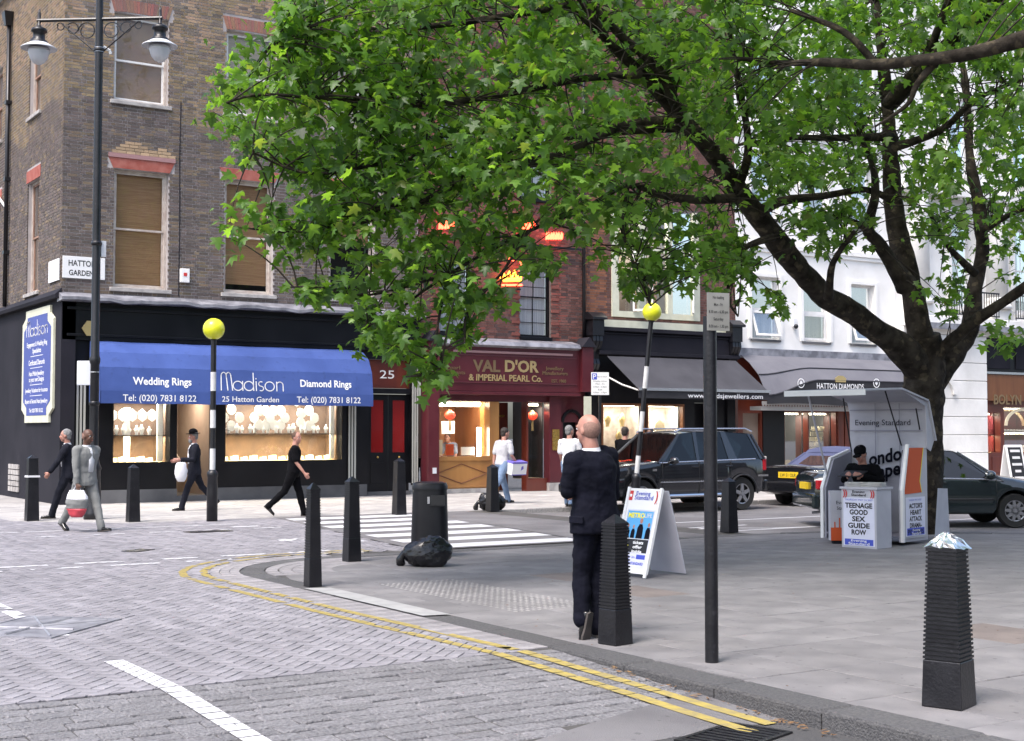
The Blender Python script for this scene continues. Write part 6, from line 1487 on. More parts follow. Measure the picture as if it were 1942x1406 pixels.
def bollard(px, py, top, label, ribs, z=0.0, rz=0.0, wpx=None, band=False):
    x, y, _ = gl(px, py, z); d = depth_of(x, y); h = (py - top) / FPX * d - .10; w0 = (wpx / FPX * d) / 2 * .74 if wpx else .115
    t = thing('bollard', label, 'bollard', (x, y, z), rz, 'black square bollards along the pavements'); bollard_parts(t, w0, w0 * .76, h, ribs); return t
bollard(60, 988, 862, 'plain black bollard with pale tape tied round it, at the far left', False, wpx=31)
bt = bpy.data.objects['bollard']; m = MB(); m.frustum((0, 0, .80), (.115, .115), (0, 0, .835), (.11, .11)); tp = m.build('plastic_tape', 'tape_white'); tp.location = (bt.location.x, bt.location.y, -.0); tag(tp, 'torn white plastic tape tied round the far left bollard', 'tape')
bollard(252, 990, 880, 'plain black bollard in front of the left window of the corner shop', False, wpx=30)
bollard(593, 1113, 915, 'ribbed black bollard nearest the curved corner kerb', 'x', wpx=36)
bollard(667, 1065, 903, 'ribbed black bollard just left of the litter bin', 'x', wpx=37)
bollard(757, 977, 868, 'plain black bollard in front of the door numbered 25', False, wpx=29)
bollard(934, 970, 880, 'narrow black bollard beside the man in jeans, with a bag at its foot', False, wpx=27)
bollard(1167, 1221, 975, 'large ribbed black bollard the man in the dark suit leans against', True, wpx=64, rz=.15)
bollard(1383, 1010, 905, 'black bollard just right of the sign post, before the dark estate car', False, wpx=34)
bollard(1800, 1338, 1018, 'large ribbed black bollard in the right foreground with plastic draped over its cap', True, wpx=104, rz=.32)
bx9, by9, _ = gl(1800, 1338); b9h = (1338 - 1018) / FPX * depth_of(bx9, by9); pl = MB(); rg = []
for j in range(9):
    f = j / 8; z = b9h - .005 - .13 * f; rd = .02 + .135 * min(1, f * 1.25)
    rg.append([(bx9 + (rd + .018 * noise.noise(Vector((math.cos(a) * 3, math.sin(a) * 3, f * 5)))) * math.cos(a) * (1.12 if abs(math.sin(2 * a)) > .7 else .95), by9 + (rd + .018 * noise.noise(Vector((math.cos(a) * 3 + 7, math.sin(a) * 3, f * 5)))) * math.sin(a) * (1.12 if abs(math.sin(2 * a)) > .7 else .95), z + .02 * noise.noise(Vector((math.cos(a) * 2.5, math.sin(a) * 2.5, f * 3 + 4))) + .012) for a in [2 * math.pi * k / 28 + .32 for k in range(28)]])
pl.loft(rg[:6], caps=False); o = pl.build('plastic_wrap', 'clear_plastic'); tag(o, 'crumpled clear plastic wrap on top of the right foreground bollard', 'plastic wrap')
# ---- sign post and its plate
x, y, _ = gl(1350, 1256); d = depth_of(x, y); sp = thing('sign_post', 'black sign post with grey no-loading plate standing near the kerb', 'sign post', (x, y, 0))
MB().lathe([(.048, 0), (.048, zat(600, d))], n=18).build('post', 'black_iron', sp, smooth=False, auto=True)
zc = zat(592, d); ph = (628 - 556) / FPX * d; pw = .18
plo = MB(); rzp = math.atan2(-.5422, .8403) + .35
ux, uy = math.cos(rzp), math.sin(rzp); nx, ny = uy, -ux
def pp(a, b, o=0): return (ux * a + nx * o, uy * a + ny * o, b)
mB = MB(); A = [pp(-.05, zc - ph / 2, .052), pp(.13, zc - ph / 2, .052), pp(.13, zc + ph / 2, .052), pp(-.05, zc + ph / 2, .052)]; Bq = [pp(-.05, zc - ph / 2, .058), pp(.13, zc - ph / 2, .058), pp(.13, zc + ph / 2, .058), pp(-.05, zc + ph / 2, .058)]
mB.add(A + Bq, [(3, 2, 1, 0), (4, 5, 6, 7), (0, 1, 5, 4), (1, 2, 6, 5), (2, 3, 7, 6), (3, 0, 4, 7)]); mB.build('plate', 'sign_plate_grey', sp)
for i, s in enumerate(('No loading', 'Mon - Fri', '8.30 am - 6.30 pm', 'Saturday', '8.30 am - 1.30 pm')):
    lettering(s, pp(.04, zc + ph * (.38 - .19 * i), .0595), (ux, uy, 0), (0, 0, 1), .021, [.09, .07, .155, .08, .155][i], 'ink', sp, world=False, bold=.01)
x, y, _ = gl(1138, 966); d = depth_of(x, y); ps_ = thing('parking_sign', 'small white parking sign on a thin pole before the black awning shop', 'parking sign', (x, y, 0))
MB().lathe([(.03, 0), (.03, zat(706, d))], n=10).build('pole', 'black_iron', ps_)
zc = zat(728, d); ph = 43 / FPX * d / 2; pw = 34 / FPX * d / 2
u3 = Vector((.90, -.436, 0)); n3 = Vector((-.436, -.90, 0))
def ppk(a, b, o=.035): v = u3 * a + n3 * o; return (v.x, v.y, zc + b)
mB = MB(); mB.add([ppk(-pw, -ph), ppk(pw, -ph), ppk(pw, ph), ppk(-pw, ph), ppk(-pw, -ph, .045), ppk(pw, -ph, .045), ppk(pw, ph, .045), ppk(-pw, ph, .045)], [(3, 2, 1, 0), (4, 5, 6, 7), (0, 1, 5, 4), (1, 2, 6, 5), (2, 3, 7, 6), (3, 0, 4, 7)]); mB.build('plate', 'white', ps_)
mB = MB(); mB.add([ppk(-pw * .9, ph * .35, .047), ppk(-pw * .35, ph * .35, .047), ppk(-pw * .35, ph * .9, .047), ppk(-pw * .9, ph * .9, .047)], [(0, 1, 2, 3)]); mB.build('blue_square', 'poster_blue', ps_)
lettering('P', ppk(-pw * .62, ph * .62, .049), u3, (0, 0, 1), ph * .42, None, 'white_print', ps_, world=False)
for i, (s, w_) in enumerate((('Pay at meter', 1.1), ('Display ticket', 1.5), ('Mon - Fri', 1.0), ('8.30am - 6.30pm', 1.5), ('Sat', .5), ('8.30am - 1.30pm', 1.5))):
    lettering(s, ppk(.25 * pw if i == 0 else 0, ph * (.62 if i == 0 else .22 - .25 * (i - 1)), .047), u3, (0, 0, 1), ph * .13, w_ * pw, 'ink', ps_, world=False)
# ---- litter bin and refuse sacks
x, y, _ = gl(815, 1055); bn = thing('litter_bin', 'large black tapered litter bin with a slot, on the near pavement', 'litter bin', (x, y, 0), math.atan2(-.5422, .8403))
d = depth_of(x, y); H = (1055 - 915) / FPX * d; w1 = 37 / FPX * d * .86; w0 = 42 / FPX * d * .86
def sup(w, dp, z, n=28, e=3.2): return [(w * math.copysign(abs(math.cos(t)) ** (2 / e), math.cos(t)), dp * math.copysign(abs(math.sin(t)) ** (2 / e), math.sin(t)), z) for t in [2 * math.pi * k / n for k in range(n)]]
MB().loft([sup(w0, w0 * .85, 0), sup(w0 * .99, w0 * .84, .1), sup(w1 * 1.03, w1 * .88, H - .22), sup(w1 * 1.01, w1 * .86, H - .10)]).build('body', 'bin_plastic', bn, smooth=False, auto=True)
MB().loft([sup(w1 * 1.06, w1 * .92, H - .10), sup(w1 * 1.06, w1 * .92, H - .05), sup(w1 * .98, w1 * .85, H - .015), sup(w1 * .75, w1 * .62, H)]).build('lid', 'bin_plastic', bn, auto=True)
MB().box(.02, w1 * .93, -w1 * .93, -w1 * .80, H - .30, H - .17).build('slot', 'car_trim', bn); MB().box(-.02, .01, -w1 * .91, -w1 * .86, H - .28, H - .19).build('slot_label', 'steel_trim', bn)
MB().box(.0, w1 * .95, -w1 * .96, -w1 * .86, H - .315, H - .302).build('slot_lip', 'bin_plastic', bn)
def sack(px, py, w, h, label, seed, dpt=None, flat=1.0, tie=(-1, 0)):
    x, y, _ = gl(px, py); t = thing('rubbish_sack', label, 'rubbish bag', (x, y, 0), math.atan2(-.5422, .8403)); rr = random.Random(seed); m = MB(); m.ell((0, 0, h * .47), (w / 2, (dpt or w) / 2.2, h * .53), 44, 30)
    vv = []
    for vx, vy, vz in m.v:
        V = Vector((vx, vy, vz)); n_ = noise.noise(V * 4 + Vector((seed, 0, 0))) * .06 + noise.noise(Vector((vx * 6 + vz * 6, vy * 16, (vz - vx) * 26)) + Vector((0, seed, 0))) * .026 + abs(noise.noise(Vector((vx * 20, vy * 20, vz * 12)))) * .02
        dd = Vector((vx, vy, vz - h * .45)); dd = dd.normalized() if dd.length > 0 else dd; V += dd * n_; vv.append((V.x, V.y, max(V.z, .004)))
    m.v = vv; m.build('sack', 'bag_plastic', t, smooth=True)
    k = MB(); k.tube([(tie[0] * w * .42, tie[1], h * .45), (tie[0] * w * .50, tie[1], h * .42), (tie[0] * w * .56, tie[1], h * .22), (tie[0] * w * .57, tie[1] + .03, .03)], [.07, .03, .05, .06], 8); k.v = [(a + .02 * noise.noise(Vector((a * 30, b * 30, c * 30))), b, max(c, .004)) for a, b, c in k.v]; k.build('knotted_neck', 'bag_plastic', t, smooth=True)
sack(812, 1074, .60, .36, 'shiny black rubbish sack leaning at the foot of the litter bin', 3, .42)
sack(932, 968, .58, .36, 'small black bag slumped behind the narrow bollard near the man in jeans', 8, .35)
# ---- A-boards
def aboard(px0, px1, ps, label, pl_label):
    pass
A0 = Vector((*G(1160, 1090), 0)); A1 = Vector((*G(1227, 1098), 0)); Bk = Vector((*G(1290, 1083), 0))
uA = (A1 - A0).normalized(); wA = .56; back = (Bk - A1); nb = Vector((-uA.y, uA.x, 0)); 
if nb.dot(back) < 0: nb = -nb
A0 = A1 - uA * wA; dA = depth_of(A1.x, A1.y); hA = (1098 - 932) / FPX * dA; spread = max(.45, min(.62, back.dot(nb)))
ab = thing('a_board', 'white newspaper A-board with a poster standing on the near pavement', 'A-board', tuple((A0 + A1) / 2))
cA = (A0 + A1) / 2
def fa(a, t, o=0.0):     # a across, t up the slope 0..1, o out from the face
    base = cA + uA * a - cA; top = nb * (spread / 2 - .03) + Vector((0, 0, hA)); n_ = uA.cross(top).normalized(); 
    if n_.dot(nb) > 0: n_ = -n_
    return tuple(uA * a + top * t + n_ * o)
def fb(a, t, o=0.0):
    top = -nb * (spread / 2 - .03) + Vector((0, 0, hA - .02)); n_ = uA.cross(top).normalized()
    if n_.dot(nb) < 0: n_ = -n_
    return tuple(uA * a + nb * spread + top * t + n_ * o)
def slabf(F_, a0, a1, t0, t1, o0, o1, name, m, root):
    mb = MB(); mb.add([F_(a0, t0, o0), F_(a1, t0, o0), F_(a1, t1, o0), F_(a0, t1, o0), F_(a0, t0, o1), F_(a1, t0, o1), F_(a1, t1, o1), F_(a0, t1, o1)], [(3, 2, 1, 0), (4, 5, 6, 7), (0, 1, 5, 4), (1, 2, 6, 5), (2, 3, 7, 6), (3, 0, 4, 7)]); return mb.build(name, m, root)
hw2 = wA / 2
slabf(fa, -hw2, hw2, .04, 1, 0, .015, 'front_panel', 'white', ab); slabf(fb, -hw2, hw2, .02, 1, 0, .015, 'back_panel', 'kiosk_white', ab)
for s in (-1, 1): slabf(fa, s * hw2 - .018 * (s + 1), s * hw2 + .018 * (1 - s), 0, 1.01, .0155, .035, 'edge_frame', 'white', ab)
UF = uA; TF_up = Vector(fa(0, 1)) - Vector(fa(0, 0)); LT = TF_up.length; TF_up.normalize()
def ltA(s, a, t, h, w, m, bold=.01, o=.021): lettering(s, fa(a, t, o), UF, TF_up, h, w, m, ab, world=False, bold=bold)
ltA('Evening', -.02, .945, .045, .23, 'poster_blue'); ltA('Standard', -.0, .895, .05, .30, 'poster_blue')
slabf(fa, -.24, -.19, .86, .97, .016, .02, 'logo_block', 'red_print', ab); slabf(fa, -.235, -.20, .90, .93, .0205, .022, 'logo_block', 'white_print', ab)
ltA('))', .22, .92, .11, .08, 'red_print', .03)
slabf(fa, -.225, .225, .10, .76, .016, .018, 'poster', 'poster_white', ab); slabf(fa, -.215, .215, .42, .75, .0185, .0195, 'poster_sky', 'sign_plate', ab)
defm('poster_cyan', (.10, .38, .72), .6); defm('poster_yellow', (.85, .78, .03), .6)
slabf(fa, -.205, .205, .43, .74, .0197, .0203, 'poster_picture', 'poster_cyan', ab); slabf(fa, -.205, .205, .27, .42, .0185, .0203, 'poster_panel', 'black_print', ab)
ltA('METRO', -.06, .69, .055, .26, 'poster_yellow', .04); ltA('LIFE', .13, .695, .05, .12, 'sign_plate', .02)
for a, s in ((-.16, .8), (-.07, .75), (.04, 1.15), (.17, .9)):
    mb = MB(); mb.add([fa(a + s * .045 * x_, .43 + s * .26 * y_ / LT * 1.0 * .9, .0215) for x_, y_ in ((-1, 0), (1, 0), (.9, .45), (.45, .62), (-.45, .62), (-.9, .45))], [(0, 1, 2, 3, 4, 5)]); mb.build('poster_figure', 'navy_suit', ab)
    mb = MB(); mb.add([fa(a + s * .022 * math.cos(k * .785), .43 + s * .26 * .9 * .76 / LT + s * .03 * math.sin(k * .785) / LT, .0218) for k in range(8)], [tuple(range(8))]); mb.build('poster_face', 'skin_pale', ab)
ltA('2', -.14, .30, .15, .10, 'poster_yellow', .05, .0225); ltA('tickets', .05, .385, .035, .17, 'white_print', .03, .0225); ltA('offer', .05, .335, .035, .15, 'white_print', .03, .0225); ltA('inside', .05, .285, .035, .16, 'white_print', .03, .0225)
ltA('only in the', 0, .22, .03, .3, 'poster_blue'); slabf(fa, .06, .2, .20, .25, .0185, .02, 'poster_box', 'poster_blue', ab); ltA('EVENING STANDARD', 0, .15, .03, .38, 'poster_blue', .03)
# small A-board by the jeweller on the right
x, y, _ = gl(1925, 925); ab2 = thing('a_board', 'small dark chalk A-board with white frame on the far pavement at the right edge', 'A-board', (x, y - .2, 0), -.2)
MB().loft([[(-.3 + .0, -.0, .0), (.3, 0, 0), (.3, .03, 0), (-.3, .03, 0)], [(-.3, .28, 1.25), (.3, .28, 1.25), (.3, .31, 1.25), (-.3, .31, 1.25)]]).build('frame', 'white', ab2); MB().loft([[(-.24, .03, .15), (.24, .03, .15), (.24, .04, .15), (-.24, .04, .15)], [(-.24, .255, 1.18), (.24, .255, 1.18), (.24, .27, 1.18), (-.24, .27, 1.18)]]).build('board', 'black_print', ab2)
for i, w_ in enumerate((.36, .28, .36, .22, .34)):
    q = lambda x_, t_: (x_, .03 + .225 * t_ - .012, .15 + 1.03 * t_); t0 = .86 - i * .19; MB().add([q(-w_ / 2, t0), q(w_ / 2, t0), q(w_ / 2, t0 + .07), q(-w_ / 2, t0 + .07)], [(0, 1, 2, 3)]).build('chalk_line', 'band_white', ab2)
MB().loft([[(-.3, .55, 0), (.3, .55, 0), (.3, .58, 0), (-.3, .58, 0)], [(-.3, .32, 1.24), (.3, .32, 1.24), (.3, .35, 1.24), (-.3, .35, 1.24)]]).build('back_panel', 'white', ab2)

# ================================================================= NEWSPAPER KIOSK
# its plan: the open front faces the camera's left, its right side carries the orange arrow
KO = Vector((*G(1709, 1036), 0)); Kf = Vector((RT[0], RT[1], 0)) * .72 - Vector((FW[0], FW[1], 0)) * .694; uK = Kf.normalized(); nK = Vector((-uK.y, uK.x, 0)); wK = 1.26; Kl = KO - uK * wK
ksk = thing('newspaper_kiosk', 'white folding newspaper kiosk with raised hood standing before the plane tree', 'kiosk', tuple(Kl), 0)
dK = depth_of(KO.x, KO.y); dp_ = .78; dB = depth_of(*(KO + nK * dp_).xy)
def K(a, o, z): v = uK * a + nK * o; return (v.x, v.y, z)       # a along the front, o backwards
def kpoly(pts, th, name, m, root=None):                         # pts [(a,o,z)] planar, thickened along its normal
    P_ = [Vector(K(*p)) for p in pts]; n_ = (P_[1] - P_[0]).cross(P_[2] - P_[0]).normalized() * th; k = len(P_)
    mb = MB(); mb.add([tuple(p) for p in P_] + [tuple(p + n_) for p in P_], [tuple(range(k - 1, -1, -1)), tuple(range(k, 2 * k))] + [(i, (i + 1) % k, k + (i + 1) % k, k + i) for i in range(k)]); return mb.build(name, m, root or ksk)
def kz(py, dd=None): return CZ + (HOR - py) / FPX * (dd or dK)
zF, zB, zE = kz(739), kz(764, dB), kz(836, dB + .1)
kpoly([(.0, dp_, .05), (wK - .0, dp_, .05), (wK, dp_, zB), (.0, dp_, zB)], -.03, 'back_panel', 'kiosk_white')
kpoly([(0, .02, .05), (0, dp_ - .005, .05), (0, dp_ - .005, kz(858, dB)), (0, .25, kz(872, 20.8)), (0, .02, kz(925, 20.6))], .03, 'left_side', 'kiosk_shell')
kpoly([(-.01, .0, .05), (-.01, .0, kz(925, 20.6)), (-.01, .24, kz(868, 20.8)), (-.01, dp_, kz(854, dB)), (-.01, dp_, kz(861, dB)), (-.01, .27, kz(877, 20.8)), (-.01, .03, kz(930, 20.6)), (-.01, .03, .05)], .05, 'edge_trim', 'white')
kpoly([(wK, .0, .05), (wK, dp_, .05), (wK, dp_, kz(850, dB)), (wK, .16, kz(845)), (wK, .0, kz(930))], -.03, 'right_side', 'kiosk_white')
kpoly([(wK + .004, -.02, .05), (wK + .004, -.02, kz(930)), (wK + .004, .15, kz(843)), (wK + .004, .19, kz(843)), (wK + .004, .03, kz(930)), (wK + .004, .03, .05)], -.045, 'edge_trim', 'white')
Ws = lambda a, z, e=0: (wK + .036 + e, a, z)
kpoly([(wK + .004, .10, kz(938)), (wK + .004, .62, kz(936)), (wK + .004, .56, kz(914)), (wK + .004, .68, kz(850)), (wK + .004, .19, kz(850)), (wK + .004, .045, kz(912))], -.0 or .004, 'orange_panel', 'orange_print')
kpoly([(wK + .004, .56, kz(914)), (wK + .004, .62, kz(936)), (wK + .004, .635, kz(936)), (wK + .004, .58, kz(914)), (wK + .004, .70, kz(850)), (wK + .004, .68, kz(850))], .003, 'yellow_edge', 'poster_yellow')
kpoly([(wK + .004, .06, .10), (wK + .004, .72, .10), (wK + .004, .72, kz(940)), (wK + .004, .06, kz(940))], .02, 'poster_frame', 'kiosk_white')
kpoly([(wK + .026, .10, .13), (wK + .026, .68, .13), (wK + .026, .68, kz(944)), (wK + .026, .10, kz(944))], .002, 'poster', 'poster_white')
def kt(s, a, z, h, w, m, bold=.02, e=.031): lettering(s, K(wK + e, a, z), nK, (0, 0, 1), h, w, m, ksk, world=False, bold=bold)
zt = kz(944) - .04
kt('THURSDAY MAY 24 2007', .375, zt, .025, .38, 'poster_blue', 0)
for i, (s, w_) in enumerate((("ACTOR'S", .40), ('HEART', .33), ('ATTACK', .38), ('DRAMA-', .36), ('PICTURES', .48))): kt(s, .39, zt - .085 - i * .094, .066, w_, 'ink', .03)
kpoly([(wK + .0285, .13, .14), (wK + .0285, .65, .14), (wK + .0285, .65, .245), (wK + .0285, .13, .245)], .002, 'poster_foot', 'poster_blue'); kt('Evening', .40, .215, .032, .22, 'white_print', .01, .033); kt('Standard', .40, .165, .04, .27, 'white_print', .01, .033)
# hood: roof falling to the back, overhang behind, flap raised forward on a prop
kpoly([(-.04, -.02, zF), (wK + .06, -.02, zF), (wK + .06, dp_, zB + .02), (-.04, dp_, zB + .02)], .025, 'roof', 'kiosk_white')
kpoly([(-.04, dp_ + .001, zB + .02), (wK + .06, dp_ + .001, zB + .02), (wK + .06, dp_ + .22, zE), (-.04, dp_ + .22, zE)], .02, 'hood_back', 'kiosk_white')
kpoly([(wK + .03, .02, zF - .01), (wK + .03, dp_, zB + .01), (wK + .03, dp_ + .21, zE + .01), (wK + .03, dp_ + .10, kz(856, dB)), (wK + .03, dp_ - .02, kz(850, dB)), (wK + .03, dp_ - .05, zB - .05)], .012, 'hood_cheek', 'kiosk_white')
kpoly([(-.04, -.03, zF), (wK + .06, -.03, zF), (wK + .02, -1.0, zF - .04), (-.0, -1.0, zF - .04)], -.025, 'front_flap', 'kiosk_white')
kpoly([(-.02, -1.005, zF - .10), (wK + .03, -1.005, zF - .10), (wK + .03, -1.005, zF - .02), (-.02, -1.005, zF - .02)], .02, 'flap_edge', 'white')
MB().tube([K(.03, .05, kz(900, 20.6)), K(.02, -.45, zF - .04)], .017, 6).build('prop', 'kiosk_white', ksk)
MB().tube([K(wK - .03, .1, kz(845)), K(wK - .03, -.35, zF - .03)], .012, 6).build('gas_strut', 'black_iron', ksk); MB().tube([K(.06, dp_ - .06, kz(858, dB)), K(.06, dp_ - .3, zF - .06)], .012, 6).build('gas_strut', 'black_iron', ksk); MB().tube([K(wK - .06, dp_ - .06, kz(815, dB)), K(wK - .07, dp_ - .15, kz(775, dB))], .012, 6).build('gas_strut', 'black_iron', ksk)
for a in (.45, .85): kpoly([(a, dp_ - .031, .4), (a + .012, dp_ - .031, .4), (a + .012, dp_ - .031, zB), (a, dp_ - .031, zB)], .004, 'panel_joint', 'kiosk_shell')
for py in (778, 818): kpoly([(.02, dp_ - .032, kz(py, dB)), (wK - .03, dp_ - .032, kz(py, dB)), (wK - .03, dp_ - .032, kz(py - 2, dB)), (.02, dp_ - .032, kz(py - 2, dB))], .004, 'panel_joint', 'kiosk_shell')
ob = dp_ - .042
lettering('Evening Standard', K(.58, ob, kz(801, dB)), uK, (0, 0, 1), .085, .92, 'navy_suit', ksk, world=False, bold=.0)
lettering('London', K(.62, ob, kz(866, dB)), (uK + Vector((0, 0, .20))).normalized(), (0, 0, 1), .20, .80, 'navy_suit', ksk, world=False, bold=.03)
lettering('Paper', K(.68, ob, kz(892, dB)), (uK + Vector((0, 0, .20))).normalized(), (0, 0, 1), .20, .62, 'navy_suit', ksk, world=False, bold=.03)
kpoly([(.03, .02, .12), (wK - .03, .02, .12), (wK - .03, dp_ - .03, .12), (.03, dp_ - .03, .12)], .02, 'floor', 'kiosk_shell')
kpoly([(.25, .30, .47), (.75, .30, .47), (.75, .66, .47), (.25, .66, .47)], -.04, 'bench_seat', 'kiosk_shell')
# counter box with poster
c1 = Vector((*G(1663, 1042), 0)); uC = uK.copy(); nC = nK.copy(); wC = .55; dC = .42; c0 = c1 - uC * wC; dcd = depth_of(c1.x, c1.y); hC = (1042 - 926) / FPX * dcd
ct = thing('newspaper_counter', 'white counter box with a handwritten headline poster and papers on top', 'counter', tuple(c0))
def Cc_(a, o, z): v = uC * a + nC * o; return (v.x, v.y, z)
def cbox(a0, a1, o0, o1, z0, z1, name, m):
    mb = MB(); mb.add([Cc_(a, o, z) for z in (z0, z1) for o in (o0, o1) for a in (a0, a1)], [(0, 2, 3, 1), (4, 5, 7, 6), (0, 1, 5, 4), (2, 6, 7, 3), (0, 4, 6, 2), (1, 3, 7, 5)]); return mb.build(name, m, ct)
cbox(0, wC, 0, dC, .0, hC - .03, 'body', 'kiosk_white'); cbox(-.02, wC + .02, -.02, dC + .02, hC - .029, hC, 'top', 'kiosk_white')
cbox(.03, wC - .03, -.004, -.001, .03, hC - .15, 'poster', 'poster_white')
def ctx(s, a, z, h, w, m, bold=.02, o=-.007): lettering(s, Cc_(a, o, z), uC, (0, 0, 1), h, w, m, ct, world=False, bold=bold)
mid = wC / 2
ctx('))', .06, hC - .085, .08, .07, 'red_print', .04); ctx('))', wC - .06, hC - .085, .08, .07, 'red_print', .04); ctx('Evening', mid, hC - .065, .035, wC * .36, 'ink'); ctx('Standard', mid, hC - .11, .035, wC * .42, 'ink')
ctx('THURSDAY MAY 24 2007', mid, hC - .18, .025, wC * .8, 'poster_blue', 0)
for i, (s, w_) in enumerate((('TEENAGE', .78), ('GOOD', .52), ('SEX', .38), ('GUIDE', .62), ('ROW', .42))): ctx(s, mid, hC - .26 - i * .094, .068, wC * w_, 'ink', .035)
cbox(.05, wC - .05, -.006, -.0045, .04, .125, 'poster_foot', 'poster_blue'); ctx('Evening', mid, .105, .03, wC * .45, 'white_print', .01, -.009); ctx('Standard', mid, .062, .036, wC * .6, 'white_print', .01, -.009)
for i, (a, o, rz_) in enumerate(((.16, .15, .2), (.38, .22, -.4))):
    p = Cc_(a, o, 0); m = MB()
    for k in range(5): m.obox((0, 0, .008 + k * .012), (.30, .22, .011), (0, 0, .12 * math.sin(k * 3 + i)))
    t = m.build('newspaper_pile', 'paper'); t.location = (c0.x + p[0], c0.y + p[1], hC); t.rotation_euler = (0, 0, rz_ - .8); tag(t, ['loose pile of newspapers on the left of the kiosk counter', 'second pile of newspapers on the right of the kiosk counter'][i], 'newspapers')
# white and orange box behind the counter
o0 = c0 + nC * .10 - uC * .14; ox = thing('paper_box', 'narrow white box with an orange skyline foot left of the kiosk counter', 'box', tuple(o0)); 
o0 = Vector((*G(1576, 1032), 0)); ox.location = o0; uO = Vector((RT[0], RT[1], 0))
def Oo(a, o, z): v = uO * a + Vector((-uO.y, uO.x, 0)) * o; return (v.x, v.y, z)
def obx(a0, a1, o0_, o1, z0, z1, name, m):
    mb = MB(); mb.add([Oo(a, o, z) for z in (z0, z1) for o in (o0_, o1) for a in (a0, a1)], [(0, 2, 3, 1), (4, 5, 7, 6), (0, 1, 5, 4), (2, 6, 7, 3), (0, 4, 6, 2), (1, 3, 7, 5)]); mb.build(name, m, ox)
hO = (1034 - 934) / FPX * depth_of(o0.x, o0.y)
obx(0, .32, 0, .15, .05, hO, 'body', 'kiosk_white'); obx(.0, .32, -.004, -.001, .05, .24, 'orange_foot', 'orange_print'); obx(.04, .28, .02, .13, 0, .05, 'base', 'black_matt')
for i, (a, h) in enumerate(((.05, .12), (.12, .20), (.17, .26), (.24, .1), (.29, .16))): obx(a, a + .018, -.0035, -.001, .24, .24 + h * .7, 'skyline_spike', 'orange_print')
lettering('Evening', Oo(.19, -.006, hO - .17), uO, (0, 0, 1), .05, .22, 'ink', ox, world=False); lettering('Standard', Oo(.20, -.006, hO - .25), uO, (0, 0, 1), .05, .22, 'ink', ox, world=False)
# board leaning on the kiosk's right side
l0 = Vector((*G(1772, 1030), 0)); l1 = Vector((*G(1800, 1024), 0)); lb = thing('leaning_board', 'plain grey board leaning against the right side of the kiosk', 'board', tuple(l0))
hl = .80; m = MB(); e = l1 - l0; m.add([(0, 0, 0), (e.x, e.y, 0), (e.x * .45 + nK.x * .2, e.y * .45 + nK.y * .2, hl * .98), (nK.x * .2 - .05, nK.y * .2, hl)] + [(nK.x * .03, nK.y * .03, 0), (e.x + nK.x * .03, e.y + nK.y * .03, 0), (e.x * .45 + nK.x * .23, e.y * .45 + nK.y * .23, hl * .98), (nK.x * .23 - .05, nK.y * .23, hl)], [(0, 1, 2, 3), (7, 6, 5, 4), (0, 4, 5, 1), (1, 5, 6, 2), (2, 6, 7, 3), (3, 7, 4, 0)]); m.build('board', 'kiosk_white', lb)
